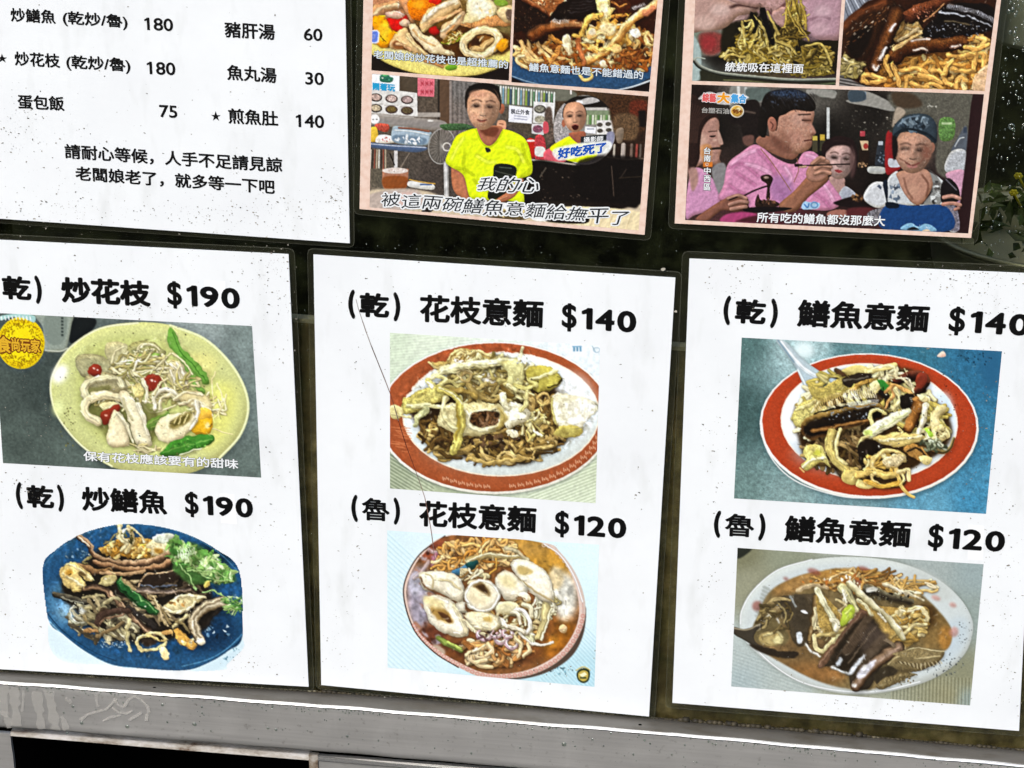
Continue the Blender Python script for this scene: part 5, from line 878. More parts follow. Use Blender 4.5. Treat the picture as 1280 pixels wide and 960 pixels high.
def face(k, cx, cy, rx, ry, skin, tilt=0, mouth='smile', look=0, dk='#33201a'):
    """front-on printed face"""
    r = math.radians(tilt); c, s_ = math.cos(r), math.sin(r)
    f = lambda u, v: (cx+u*rx*c-v*ry*s_, cy+u*rx*s_+v*ry*c)
    k.poly([f(*q) for q in [(-.95, -.5), (-1, 0), (-.86, .45), (-.5, .88), (0, 1.05), (.5, .88), (.86, .45), (1, 0), (.95, -.5), (.5, -1), (-.5, -1)]], skin, puff=.3, pr=rx*.5, edge=.3)
    k.poly([f(*q) for q in [(.25, -.7), (.9, -.4), (.92, .3), (.5, .85), (.2, .6)]], hx(skin)*.72, soft=rx*.22, a=.55)
    k.poly([f(*q) for q in [(-.5, -.6), (.2, -.65), (.1, -.3), (-.45, -.3)]], np.minimum(hx(skin)*1.22, 1), soft=rx*.2, a=.6)
    for e in (-.42, .42): k.el(*f(e+look*.1, -.1), rx*.36, ry*.16, hx(skin)*.5, soft=rx*.12, a=.6)
    k.poly([f(.02, -.1), f(.2, .15), f(.3, .36), f(.06, .42), f(.02, .2)], hx(skin)*.5, soft=rx*.08, a=.6); k.poly([f(-.3, .78), f(0, .72), f(.32, .78), f(0, .84)], hx(skin)*.6, soft=rx*.05, a=.6)
    k.poly([f(.5, .1), f(.95, -.2), f(.9, .4), f(.45, .9), f(.35, .6)], hx(skin)*.5, soft=rx*.16, a=.5); k.poly([f(-.7, .1), f(-.35, .05), f(-.3, .35), f(-.6, .4)], np.minimum(hx(skin)*1.25, 1), soft=rx*.12, a=.55); k.el(*f(-.06, .24), rx*.1, ry*.07, np.minimum(hx(skin)*1.35, 1), soft=rx*.04, a=.7)
    for e in (-.42, .42):
        k.poly([f(e-.26+look*.1, -.12), f(e+look*.1, -.22), f(e+.26+look*.1, -.12), f(e+look*.1, -.02)], hx(skin)*.55, soft=rx*.05)
        k.poly([f(e-.2+look*.1, -.08), f(e+look*.1, -.15), f(e+.2+look*.1, -.08), f(e+look*.1, -.02)], dk, a=.8, soft=rx*.02)
        k.st([f(e-.28, -.32), f(e, -.4), f(e+.28, -.33)], rx*.1, dk, puff=0, edge=0, a=.55, soft=rx*.03)
    k.poly([f(-.05, -.15), f(.12, .1), f(.24, .3), f(0, .36), f(-.2, .28), f(-.08, .1)], hx(skin)*.82, soft=rx*.06, a=.7); k.st([f(-.16, .34), f(0, .37), f(.18, .33)], rx*.06, hx(skin)*.5, puff=0, edge=0); k.st([f(-.04, -.1), f(-.02, .2)], rx*.12, np.minimum(hx(skin)*1.2, 1), puff=0, edge=0, soft=rx*.05, a=.7)
    if mouth == 'open': k.poly([f(-.3, .6), f(0, .48), f(.3, .6), (f(.22, .82)), f(0, .9), f(-.22, .82)], '#3a1210'); k.st([f(-.26, .58), f(0, .5), f(.26, .58)], rx*.08, '#a0574a', puff=0)
    elif mouth == 'smile': k.st([f(-.36, .55), f(0, .66), f(.36, .53)], rx*.09, '#7a4038', puff=0, edge=0, soft=rx*.02); k.st([f(-.24, .7), f(0, .76), f(.24, .69)], rx*.1, np.minimum(hx('#b5746a'), 1), puff=0, edge=0, soft=1)
    elif mouth == 'closed2': k.poly([f(-.34, .54), f(-.05, .56), f(.26, .52), f(.1, .66), f(-.2, .66)], '#8a4a3c', soft=2); k.st([f(-.32, .58), f(0, .6), f(.26, .55)], rx*.05, '#4f2a22', puff=0, edge=0)
    else: k.poly([f(-.28, .58), f(-.05, .52), f(.28, .6), f(0, .7)], '#9a2f34')
    return f

def ink_clip_diner():                                    # seated man in a bright yellow shirt
    k = Ink(458, 86, 816, 294, ss=3, seed=19); k.kp, k.ke, k.ks = .85, .6, .9; k.view(450, 90, 5.3333)
    k.grad([(70, 60, '#5e5142'), (300, 60, '#4a4036'), (500, 200, '#54483c'), (650, 100, '#6c6864'), (640, 300, '#756a62'), (300, 560, '#4d453d'), (100, 700, '#5e5648'), (500, 700, '#443c36'), (1200, 400, '#4e4538'), (1300, 700, '#18120f'), (1500, 200, '#43301f'), (1800, 200, '#38241a'), (1900, 500, '#2b1c14'), (1700, 700, '#140e0c'), (1200, 950, '#241c16'), (100, 900, '#8a7a70')])
    k.noise(.2, 8, 3)
    k.poly([(525, 60), (600, 60), (606, 350), (530, 350)], '#5a4433', soft=2); k.rect(518, 50, 532, 560, '#2e2620'); k.rect(596, 60, 612, 400, '#8c8078')
    for i in range(7): k.rect(612+i*16, 60, 618+i*16, 420, '#8a837e' if i % 2 else '#57514d', soft=3, a=.6)
    k.rect(262, 20, 385, 150, '#4e4234'); k.rect(60, 270, 535, 300, '#a59c92', soft=2); k.poly([(60, 296), (535, 320), (535, 385), (280, 370), (60, 350)], '#8d8680', puff=.2, soft=3); k.el(470, 325, 20, 6, '#e6e2da', soft=2)
    k.poly([(60, 100), (380, 140), (384, 296), (60, 270)], '#d8d5cf', sm=False)
    for i in range(3):
        for j in range(2):
            x, y = 106+i*104, 170+i*8+j*72; k.el(x, y, 42, 28, '#4b3a36' if i else '#3a322c', rot=4, puff=.2); k.el(x, y-2, 32, 20, ['#b9a094', '#c9b0a6', '#a58f8a'][i] if j == 0 else ['#b8a88c', '#6e5c34', '#5e5138'][i], rot=4, tex=.3, tcell=5)
            k.rect(x-50, y+40+i, x+46, y+46+i, '#b5b0a8')
    k.poly([(60, 10), (264, 24), (262, 128), (60, 112)], '#eef2f4', sm=False)
    k.poly([(138, 20), (180, 10), (200, 30), (222, 40), (216, 62), (190, 72), (140, 64), (132, 44)], '#2d6e55', puff=.3, pr=6); k.poly([(150, 16), (176, 8), (186, 22), (160, 28)], '#5fae6a'); k.el(150, 40, 6, 5, '#dfe9d6'); k.bits(175, 50, 26, 10, 10, 3, 6, ['#1d4a3c', '#57a284'])
    k.poly([(384, 36), (498, 46), (494, 166), (384, 160)], '#d7707c', sm=False, tex=.06)
    for j in range(2):
        for i in range(3): k.st([(408+i*30, 66+j*56), (424+i*30, 88+j*56)], 6, '#b03a48', puff=0); k.st([(424+i*30, 64+j*56), (406+i*30, 92+j*56)], 5, '#b03a48', puff=0); k.rect(404+i*30, 74+j*56, 428+i*30, 79+j*56, '#b03a48')
    k.el(98, 314, 32, 32, '#f2efea'); k.el(88, 316, 6, 4, '#55504a'); k.el(112, 316, 6, 4, '#55504a'); k.poly([(106, 345), (190, 350), (180, 400), (110, 380)], '#b8503f', puff=.4, tex=.2)
    k.poly([(62, 380), (110, 370), (118, 455), (62, 460)], '#e0b93e', puff=.3); k.poly([(108, 470), (130, 420), (220, 430), (225, 470)], '#f0eeea', puff=.3); k.bits(160, 450, 50, 16, 12, 4, 9, ['#c9c2b8', '#a83e38'])
    k.poly([(215, 380), (260, 360), (460, 395), (470, 430), (440, 490), (230, 470)], '#9fb0bc', puff=.35, pr=10, edge=.2); k.poly([(235, 420), (430, 440), (420, 485), (240, 466)], '#6f8496', soft=4); k.bits(330, 450, 90, 22, 18, 8, 16, ['#d9e2ea', '#8ea6b8', '#f3f6f8'], puff=.4); k.st([(260, 372), (360, 380), (460, 396)], 14, '#8a5c48'); k.st([(230, 388), (340, 395), (462, 420)], 6, '#e9eef2')
    k.poly([(60, 470), (170, 480), (440, 500), (380, 535), (170, 515), (60, 500)], '#4b5d7c', puff=.2, soft=2); k.st([(62, 478), (200, 490), (440, 503)], 5, '#dfe3ea', puff=0); k.rect(228, 525, 250, 650, '#c9c5c2', soft=1)
    for i in range(8): k.st([(72+i*14, 520), (66+i*15, 640)], 9, ['#d9d2c6', '#3a302a', '#8a4a3a', '#b5a48c'][i % 4], puff=.2)
    k.st([(200, 545), (230, 620)], 8, '#1b1613'); k.st([(330, 540), (270, 640)], 5, '#93877c')
    k.ring(545, 495, 88, 118, 7, '#a9a59e', rot=8, puff=0); k.el(545, 495, 82, 112, '#6e6a62', rot=8, a=.45)
    for i in range(26): a = i*.2417; k.st([(545, 495), (545+82*math.cos(a), 495+112*math.sin(a))], 2, '#b0aca4', puff=0, edge=0, a=.6)
    k.ring(580, 500, 26, 26, 9, '#d9d4cc'); k.st([(572, 610), (578, 840)], 32, '#c6c4c2', puff=.3); k.poly([(540, 350), (700, 345), (760, 380), (640, 390), (560, 385)], '#3d5a38', puff=.3, tex=.3)
    k.poly([(150, 660), (165, 645), (310, 645), (322, 664), (300, 780), (165, 782)], '#a9745a', puff=.25, pr=14); k.el(235, 658, 86, 20, '#d9ccc2'); k.poly([(160, 700), (310, 700), (298, 776), (168, 776)], '#8a4a22', soft=4); k.bits(235, 655, 70, 10, 16, 4, 8, ['#f3ece6', '#b09a90']); k.poly([(326, 730), (400, 728), (490, 750), (480, 785), (330, 765)], '#d6d6d2', puff=.2); k.rect(400, 745, 480, 756, '#3f5f8c'); k.st([(330, 718), (430, 738), (500, 745)], 8, '#caa14a')
    k.poly([(60, 800), (180, 780), (420, 790), (560, 830), (760, 850), (950, 870), (1150, 900), (1600, 950), (1900, 880), (1900, 1100), (60, 920)], '#cfbda0', soft=6); k.poly([(60, 820), (260, 780), (400, 800), (400, 910), (60, 910)], '#b9a89c', soft=8); k.poly([(1320, 900), (1880, 935), (1870, 1070), (1300, 1020)], '#e9d7ac', soft=3)
    for i in range(9): k.st([(1330+i*60, 915+i*4), (1290+i*60, 1030+i*4)], 4, '#cdb583', puff=0, a=.6)
    k.el(320, 850, 90, 50, '#d9b8ac', soft=8); k.poly([(410, 930), (440, 905), (490, 905), (470, 935)], '#1c1512'); k.poly([(840, 870), (1060, 880), (1180, 900), (1140, 950), (860, 930)], '#f1efe8', puff=.2); k.poly([(850, 930), (1120, 920), (1100, 985), (880, 975)], '#5a4a2c', tex=.3); k.bits(1000, 940, 110, 26, 30, 6, 14, ['#d9c487', '#3a2c18', '#f0e6c4']); k.poly([(1140, 920), (1240, 920), (1260, 990), (1150, 985)], '#f3f1ea')
    k.poly([(1250, 960), (1440, 940), (1520, 960), (1500, 1010), (1260, 1000)], '#17100c', soft=3)
    # bottles, notice and shelf behind
    k.poly([(905, 75), (1400, 120), (1400, 190), (1150, 190), (1140, 230), (910, 215)], '#69685a', soft=4)
    for i in range(24): x = 905+i*17; c = ['#c9d9c4', '#5f8a66', '#dce6e0', '#7aa0b0', '#b9b7a6', '#8aa34a', '#3f5a6c'][i % 7]; k.st([(x, 95+i*2), (x-2, 205+i*1.2)], 12, c, puff=.4); k.el(x, 94+i*2, 4, 8, '#e6e6dc')
    k.poly([(995, 222), (1150, 240), (1146, 345), (990, 332)], '#e9e9f0', sm=False); 
    for i in range(2): k.st([(1030, 292+i*18), (1110, 300+i*18)], 6, '#9a9cb0', puff=0, edge=0)
    k.poly([(1158, 196), (1300, 205), (1290, 345), (1152, 340)], '#dcdad6', sm=False); k.el(1200, 248, 40, 28, '#3f3a34'); k.el(1198, 246, 30, 20, '#8a8676', tex=.3); k.el(1200, 315, 36, 24, '#a09a86', tex=.3); k.poly([(1146, 345), (1230, 345), (1225, 420), (1144, 410)], '#cfc9c9', sm=False); k.el(1185, 380, 34, 26, '#7a4a5a', tex=.3)
    k.poly([(920, 325), (970, 330), (966, 390), (915, 380)], '#dba07c'); k.st([(930, 345), (955, 348)], 5, '#6a3a2c', puff=0)
    k.poly([(1110, 455), (1165, 455), (1160, 570), (1115, 570)], '#c22a1c', puff=.35); k.el(1138, 458, 28, 7, '#e9d9d0'); k.poly([(1170, 430), (1230, 440), (1235, 590), (1168, 580)], '#b03a40', puff=.3, tex=.25); k.poly([(1172, 500), (1230, 505), (1230, 560), (1170, 556)], '#d9d5d0'); k.poly([(1230, 530), (1330, 490), (1390, 560), (1340, 610), (1240, 595)], '#cf5a66', puff=.3)
    k.st([(1140, 585), (1290, 600), (1460, 620)], 10, '#c9bdae', puff=0); k.poly([(1140, 600), (1460, 625), (1880, 600), (1860, 890), (1700, 880), (1250, 860), (1100, 880)], '#130e0c', soft=6); k.st([(1240, 640), (1200, 700)], 8, '#4f4840'); k.st([(1680, 640), (1700, 830)], 5, '#3a3029')
    for i in range(60): x, y = 1180+k.rng.random()*660, 630+k.rng.random()*220; k.el(x, y, 3+5*k.rng.random(), 2+3*k.rng.random(), ['#3d332b', '#584a3e', '#241b16'][k.rng.integers(3)])
    # shirt, neck, head
    k.poly([(615, 600), (690, 640), (730, 830), (700, 850), (620, 780)], '#b87350', puff=.35, pr=14, edge=.3)
    Y = '#dff019'
    k.poly([(785, 375), (700, 395), (640, 430), (605, 500), (570, 590), (600, 630), (690, 690), (730, 830), (800, 850), (1000, 860), (1090, 880), (1085, 780), (1060, 720), (1130, 690), (1150, 650), (1140, 560), (1110, 460), (1050, 410), (950, 380)], Y, puff=.22, pr=24, edge=.25, shadow=.4)
    for p in ([(640, 640), (700, 650), (760, 690)], [(700, 540), (690, 600), (700, 680)], [(1030, 540), (1080, 560), (1040, 660)], [(1080, 470), (1100, 560), (1130, 620)], [(760, 720), (800, 770), (860, 800)], [(1040, 730), (1090, 690), (1140, 640)]): k.st(p, 14, '#a9b80c', soft=7, puff=0, a=.7)
    for p in ([(690, 440), (650, 500), (610, 580)], [(780, 560), (850, 600), (900, 600)], [(980, 500), (1050, 520), (1090, 600)]): k.st(p, 22, '#f2ff5a', soft=9, puff=0, a=.7)
    k.poly([(905, 615), (1035, 630), (1030, 720), (980, 800), (900, 850), (850, 830), (885, 700)], '#191d16', soft=1); k.st([(900, 660), (1020, 690)], 6, '#4a4d42', puff=0); k.st([(930, 635), (1010, 642)], 5, '#5a6a58', puff=0)
    k.poly([(1060, 710), (1090, 730), (1030, 830), (940, 870), (910, 850), (980, 800)], '#b06e4e', puff=.35, pr=10, edge=.3); k.st([(920, 855), (980, 830)], 10, '#c98a68', soft=2)
    k.poly([(780, 380), (800, 360), (930, 360), (950, 390), (900, 470), (860, 500), (810, 460)], '#a86a4c', puff=.3, pr=16); k.poly([(800, 370), (920, 370), (900, 430), (830, 420)], '#6d3a28', soft=8)
    k.st([(775, 385), (810, 465), (860, 498), (910, 465), (950, 395)], 10, '#c3d40c', puff=.2); k.poly([(835, 505), (865, 510), (870, 530), (845, 535)], '#22261f')
    k.el(945, 245, 18, 34, '#a25e44', rot=8, puff=.3)
    k.poly([(700, 220), (705, 130), (750, 85), (820, 72), (890, 85), (935, 140), (940, 235), (920, 250), (880, 140), (740, 130), (715, 240)], '#1b1512', puff=.3, pr=10)
    face(k, 822, 242, 108, 138, '#d9a684', tilt=4, mouth='closed2', look=-.3)
    k.poly([(712, 190), (740, 120), (830, 92), (900, 120), (935, 210), (900, 150), (830, 118), (750, 140)], '#1b1512', soft=3); k.el(790, 150, 60, 26, '#d29a7a', soft=12); k.el(760, 300, 24, 30, '#d39c7c', soft=10)
    for i in range(46): k.st([(720+i*4.6, 128-30*math.sin(i/46*3.14)), (726+i*4.4, 96-20*math.sin(i/46*3.14))], 4, '#14100e', puff=0)
    glare(k, 815, 230, 100, 130, 170)
    # round inset
    k.view(620, 110, 5.3333)
    k.el(590, 280, 208, 232, '#b8b0a8', rot=0); t = [(590+208*math.cos(a), 275+228*math.sin(a)) for a in np.linspace(0, 6.283, 40)]
    k.setclip(t, sm=False); k.rect(360, 40, 820, 520, '#8a8680'); k.poly([(380, 60), (470, 60), (480, 330), (380, 380)], '#a39c98', tex=.25); k.poly([(440, 60), (700, 60), (760, 130), (600, 150), (470, 110)], '#1c1613'); k.poly([(570, 80), (640, 62), (690, 88), (580, 110)], '#b5b0ac'); k.el(556, 95, 24, 14, '#ffffff', soft=4); k.rect(590, 130, 740, 150, '#bdb8b0', soft=2)
    k.rect(600, 150, 780, 240, '#7d8a6c'); 
    for i in range(9): k.st([(612+i*18, 185), (610+i*18, 240)], 12, ['#b9c9a2', '#5f8a4c', '#d9e0cc'][i % 3], puff=.4)
    k.poly([(594, 255), (668, 262), (664, 305), (592, 298)], '#eeeef2', sm=False); k.rect(605, 270, 655, 276, '#6d6f80'); k.rect(670, 215, 780, 310, '#d6d3ce')
    for x, y in ((692, 245), (748, 240), (694, 285), (752, 280)): k.el(x, y, 20, 14, '#4a443c', tex=.3)
    k.poly([(740, 300), (790, 300), (770, 400), (740, 370)], '#8a8aa0'); k.clip = None
    k.poly([(360, 400), (430, 350), (500, 320), (600, 340), (690, 400), (650, 470), (560, 496), (470, 480), (400, 440)], Y, puff=.2, pr=16); k.poly([(490, 300), (590, 290), (590, 350), (550, 370), (500, 330)], '#9a5a42', puff=.3)
    k.el(452, 235, 14, 26, '#a5644a'); k.poly([(445, 200), (450, 130), (490, 100), (540, 96), (590, 120), (604, 190), (560, 130), (480, 140)], '#1d1613'); face(k, 525, 195, 76, 96, '#d29c7c', tilt=-3, mouth='open')
    k.poly([(566, 330), (582, 322), (724, 310), (736, 322), (732, 352), (722, 360), (580, 372), (566, 360)], '#23282a'); k.poly([(400, 400), (740, 350), (746, 430), (600, 450), (520, 470), (410, 480)], '#eef0ea', soft=5, a=.85)
    # right-hand dark stall
    k.poly([(770, 60), (1010, 70), (1000, 280), (800, 280)], '#3d2617', soft=10, tex=.4); k.poly([(900, 90), (1000, 90), (990, 180), (900, 180)], '#5a2618', soft=6, tex=.3); k.rect(950, 150, 1000, 260, '#17100e', soft=4); k.poly([(790, 180), (940, 190), (930, 340), (800, 320)], '#5d4630', soft=10, tex=.3)
    for x, w, c in ((790, 14, '#b5aca0'), (850, 30, '#a89c94'), (905, 20, '#6d5a50'), (940, 16, '#8a4038'), (965, 14, '#5c5048')): k.st([(x, 380), (x-4, 460)], w, c, puff=.4, edge=.3)
    k.poly([(800, 280), (850, 270), (840, 360), (806, 360)], '#7c6c5c', puff=.3); k.st([(740, 460), (860, 475), (985, 470)], 8, '#6a5a4a', puff=0); k.poly([(560, 480), (985, 480), (975, 740), (560, 720)], '#0e0a09', soft=8, a=.8); k.st([(770, 520), (785, 720)], 6, '#4a3d34', puff=0); k.st([(870, 540), (830, 600)], 5, '#3d322b', puff=0); k.st([(820, 600), (975, 590)], 5, '#33291f', puff=0)
    k.poly([(325, 160), (370, 140), (380, 340), (340, 350)], '#5a4a40', soft=4, tex=.3); k.poly([(316, 230), (345, 230), (350, 290), (318, 300)], '#c9505a')
    k.rect(494, 0, 504, 42, '#f0ddd2')
    k.sketch(.11, 1., 1.05, 0, .5); return k

def ink_clip_lift():                                     # noodles lifted between two hands
    k = Ink(852, -4, 1056, 110, ss=3.2, seed=21); k.view(850, 0, 6.4)
    k.grad([(110, 0, '#b98f88'), (110, 250, '#a07e72'), (300, 60, '#c7a298'), (640, 20, '#b58a86'), (1100, 100, '#b98f9c'), (1240, 250, '#a57c86'), (300, 430, '#15120e'), (110, 600, '#8fa39c'), (700, 400, '#3d3418'), (1250, 400, '#12100a')])
    k.poly([(90, 240), (300, 250), (420, 230), (500, 260), (480, 330), (420, 400), (300, 440), (180, 440), (90, 420)], '#7a8a78', soft=14); k.poly([(150, 280), (260, 250), (380, 300), (360, 380), (280, 440), (180, 420)], '#8a3a34', soft=16, tex=.2); k.el(230, 340, 60, 60, '#a02f30', soft=16)
    k.poly([(90, 300), (140, 330), (170, 440), (160, 600), (90, 660)], '#a9bdb8', soft=5); k.poly([(340, 230), (420, 180), (520, 160), (600, 90), (780, 200), (900, 280), (1040, 330), (1280, 310), (1280, 560), (900, 560), (380, 500)], '#1d180b', soft=10)
    k.poly([(90, -20), (300, -20), (480, 40), (640, 60), (600, 100), (470, 130), (380, 210), (300, 240), (180, 250), (90, 240)], '#bf978a', puff=.45, pr=40, edge=.3); k.el(200, 180, 90, 60, '#d3aea0', soft=26); k.st([(400, 60), (480, 40), (620, 64)], 22, '#4a2c28', soft=8, puff=0); k.el(320, 80, 80, 50, '#d9b6aa', soft=24)
    k.poly([(400, -20), (900, -20), (860, 40), (760, 100), (690, 70), (560, 50), (470, 30)], '#bd918a', puff=.4, pr=26, edge=.3); k.st([(700, 90), (760, 110), (830, 30)], 16, '#6a3a38', soft=5, puff=0)
    k.poly([(740, 110), (800, 60), (880, 60), (870, 180), (820, 220), (770, 180)], '#b58a80', puff=.4, pr=16)
    k.poly([(1000, -20), (1290, -20), (1290, 290), (1180, 320), (1090, 310), (1030, 250), (1000, 120)], '#bb919c', puff=.4, pr=40, edge=.25); k.st([(1010, 170), (1120, 130), (1200, 150)], 14, '#8f6470', soft=8, puff=0); k.el(1140, 90, 70, 50, '#d0aab2', soft=26); k.el(1120, 230, 80, 50, '#cba3ab', soft=24)
    G = ['#b3952f', '#8f7420', '#cdb254', '#6d5714', '#dcc878']
    k.noodles(920, 120, 70, 170, 90, 260, 12, G, curl=.2, dirn=1.57, spread=.25); k.noodles(900, 260, 120, 70, 40, 130, 14, ['#7a5f1c', '#4a3a10', '#b0923a'], curl=.6)
    for p in ([(850, 0), (855, 120), (840, 220)], [(900, 0), (930, 100), (960, 200), (1030, 320)], [(960, 0), (1000, 120), (1010, 230)], [(870, 60), (900, 160), (980, 280)]): k.st(p, 16, '#c4a544', shadow=.4)
    k.noodles(580, 330, 110, 150, 70, 190, 18, G, curl=.5, dirn=1.5, spread=.6); k.noodles(520, 440, 170, 60, 60, 150, 18, G, curl=.9); k.noodles(820, 430, 130, 90, 70, 150, 17, G, curl=.7); k.noodles(1090, 470, 120, 110, 80, 150, 17, ['#8f7426', '#b0933c', '#6a5516', '#c9b058', '#4a3b12'], curl=.8); k.noodles(950, 560, 280, 36, 50, 150, 16, ['#8a7424', '#a8923c', '#6a5818', '#c0aa54'], curl=.6)
    for p in ([(500, 180), (510, 280), (520, 370)], [(580, 110), (640, 180), (690, 280), (700, 370)], [(520, 170), (590, 170), (560, 240)], [(620, 210), (600, 300), (560, 380)], [(660, 350), (620, 420), (680, 480)], [(740, 170), (770, 240), (760, 310), (860, 360), (930, 430)], [(700, 100), (740, 170), (790, 270)], [(700, 430), (800, 400), (860, 430)], [(360, 470), (400, 440), (520, 460)], [(1010, 370), (1120, 350), (1180, 430), (1210, 520)]): k.st(p, 20, '#d3b95c', shadow=.6, spec=.1)
    k.st([(660, 80), (690, 190), (740, 340)], 44, '#0e0b09', puff=.3, shadow=.5); k.st([(575, 110), (610, 190), (590, 250)], 30, '#0e0b09', puff=.3, shadow=.4)
    k.st([(110, 480), (170, 540), (320, 590), (600, 620), (900, 645), (1260, 640)], 34, '#5d6158', puff=.5, cols=[(-1, '#c3c8bc'), (-.3, '#7d8276'), (.3, '#33362e'), (1, '#14140f')]); k.st([(110, 480), (140, 460), (200, 470)], 10, '#b5c0b4'); k.poly([(170, 560), (340, 610), (620, 640), (900, 664), (1270, 655), (1270, 760), (90, 690), (160, 640)], '#2a2a1c', soft=4); k.st([(350, 640), (560, 650), (900, 690)], 10, '#74764a', puff=0, soft=3); k.st([(1000, 690), (1240, 665)], 14, '#5c6a44', soft=5, puff=0)
    k.organic([(480, 100), (860, -20), (1010, 0), (1050, 320), (1240, 500), (1100, 610), (600, 600), (320, 540), (420, 400)], glint=170, warp=1.1, mott=.14, tone='#f0e0a0')
    k.sketch(.11, .92, .97, 0, .5); return k

def ink_clip_glaze():                                    # glossy eel over thick noodles
    k = Ink(1042, -4, 1250, 120, ss=3.2, seed=23); k.view(1040, 0, 6.4)
    k.grad([(120, 40, '#7d828c'), (70, 640, '#5a5652'), (640, 300, '#3d2210'), (1250, 600, '#b58a58'), (1250, 60, '#3d2a1c'), (700, 600, '#8a5826')])
    for i in range(7): k.st([(80+i*34, 0), (130+i*40, 130)], 8, '#c3c9d2' if i % 2 else '#4f535c', puff=0, edge=0); 
    for i in range(12): k.st([(50, 560+i*13), (260, 600+i*13)], 6, '#a09a94' if i % 2 else '#2c2622', puff=0, edge=0)
    k.poly([(90, 190), (200, 80), (420, -20), (1300, -20), (1300, 300), (1240, 430), (1230, 740), (300, 690), (90, 520), (80, 300)], '#2b140a', soft=4)
    N = ['#d99d48', '#bd7e32', '#e6b766', '#a86c28', '#ecc884']
    k.poly([(400, 450), (1250, 300), (1250, 740), (330, 700)], '#7d4a1c', soft=12)
    k.noodles(800, 600, 420, 120, 110, 200, 34, N, curl=.7, dirn=.6, spread=2.); k.noodles(1130, 420, 130, 130, 40, 180, 30, N, curl=.6, dirn=-.2, spread=.6); k.noodles(600, 280, 110, 90, 24, 160, 30, ['#d3ac68', '#b88c4a', '#ecd09a'], curl=.4, dirn=-.4, spread=.5); k.noodles(160, 530, 90, 80, 30, 120, 26, ['#a0915a', '#7d6f3c', '#c9b880', '#584a22'], curl=.7)
    # eel slabs
    k.poly([(80, 230), (150, 130), (300, 50), (440, 10), (520, 30), (470, 120), (380, 260), (300, 420), (230, 500), (120, 440), (80, 360)], '#2c170b', puff=.4, pr=30, edge=.3, shadow=.5, tex=.2); k.st([(90, 220), (220, 110), (420, 20)], 60, '#5d3119', soft=10, puff=.3); k.poly([(140, 300), (280, 200), (330, 230), (270, 400), (200, 470), (130, 420)], '#120a06', soft=14)
    for i in range(60): t = k.rng.random(); x, y = 110+340*t, 330-260*t+(k.rng.random()-.5)*120; k.st([(x, y), (x+14, y-12)], 5, ['#e3d0b4', '#a0683c', '#5a3018'][k.rng.integers(3)], puff=0, edge=0, a=.7)
    k.st([(520, 110), (470, 230), (400, 380), (330, 550)], 130, '#5a2f14', w2=90, cols=[(-1, '#1a0c06'), (-.5, '#4f2a12'), (0, '#774621'), (.5, '#3f200d'), (1, '#180b05')], puff=.2, edge=.3, shadow=.6, spec=.1, tex=.2)
    for p in ([(470, 250), (490, 210), (510, 190)], [(380, 470), (410, 420), (440, 380)], [(330, 530), (350, 560), (370, 530)]): k.st(p, 30, '#f3dcd0', w2=12, soft=7, puff=0); k.st(p, 12, '#fffaf2', soft=3, puff=0)
    k.st([(620, 130), (720, 80), (880, 20), (980, -20)], 120, '#55291a', w2=70, cols=[(-1, '#7a4226'), (0, '#5a2c18'), (1, '#22100a')], shadow=.6, tex=.3); k.st([(730, 170), (830, 100), (900, 30)], 12, '#c08a5c'); k.bits(740, 100, 110, 50, 60, 4, 10, ['#c9896a', '#2a120a', '#8a4c34'])
    k.poly([(730, 230), (830, 140), (900, 60), (1080, 20), (1290, 60), (1290, 220), (1180, 270), (960, 310), (740, 320)], '#0f0a09', puff=.2, pr=20, shadow=.5)
    for i in range(34): x = 930+i*11; y = 40+abs(i-4)*.4+i*i*.09; k.st([(x, y), (x-12, y+34)], 6, '#d9d9de', w2=3, puff=0, edge=0, a=.9)
    k.st([(860, 100), (1000, 110), (1140, 150), (1280, 210)], 12, '#c9cdd6', w2=8, soft=2, puff=0); k.st([(900, 170), (1000, 180), (1100, 200)], 10, '#7a6a4c', soft=4, puff=0)
    for i in range(70): x, y = 760+k.rng.random()*480, 190+k.rng.random()*110; k.st([(x, y), (x+10*k.rng.random(), y+16*k.rng.random()-8)], 5, ['#e6eaf0', '#8a94a4', '#3d332c'][k.rng.integers(3)], puff=0, edge=0, a=.8)
    k.st([(500, 460), (560, 400), (700, 370), (900, 360), (1040, 340)], 140, '#5a2c12', w2=110, cols=[(-1, '#3a1c0c'), (-.6, '#71431f'), (0, '#522a11'), (.5, '#34180a'), (1, '#1f0d05')], puff=.2, edge=.3, shadow=.65, tex=.3)
    for p in ([(650, 405), (700, 390), (760, 400)], [(960, 380), (1000, 370), (1030, 360)], [(640, 330), (720, 312), (780, 316)]): k.st(p, 20, '#e9c3a8', soft=5, puff=0); k.st(p, 8, '#fff6ee', soft=2, puff=0)
    for p in ([(240, 650), (260, 600), (330, 610), (420, 640), (300, 660), (250, 645)], [(440, 450), (430, 500), (450, 560), (470, 600)], [(480, 520), (520, 600), (540, 680)], [(560, 570), (680, 550), (760, 590)], [(590, 700), (600, 620), (640, 610)], [(700, 600), (780, 610), (870, 660)], [(800, 560), (870, 570), (920, 660), (990, 690)], [(990, 700), (1020, 620), (1080, 650)], [(730, 700), (790, 670), (880, 700)], [(960, 550), (1060, 570), (1140, 560)], [(900, 590), (930, 520), (960, 490)], [(1130, 540), (1160, 440), (1220, 440), (1210, 530)], [(930, 440), (1040, 450), (1150, 420)], [(1070, 380), (1160, 390), (1250, 360)], [(640, 660), (700, 690), (760, 700)]): k.st(p, 38, '#e2ab58', puff=.5, edge=.45, shadow=.65, spec=.2)
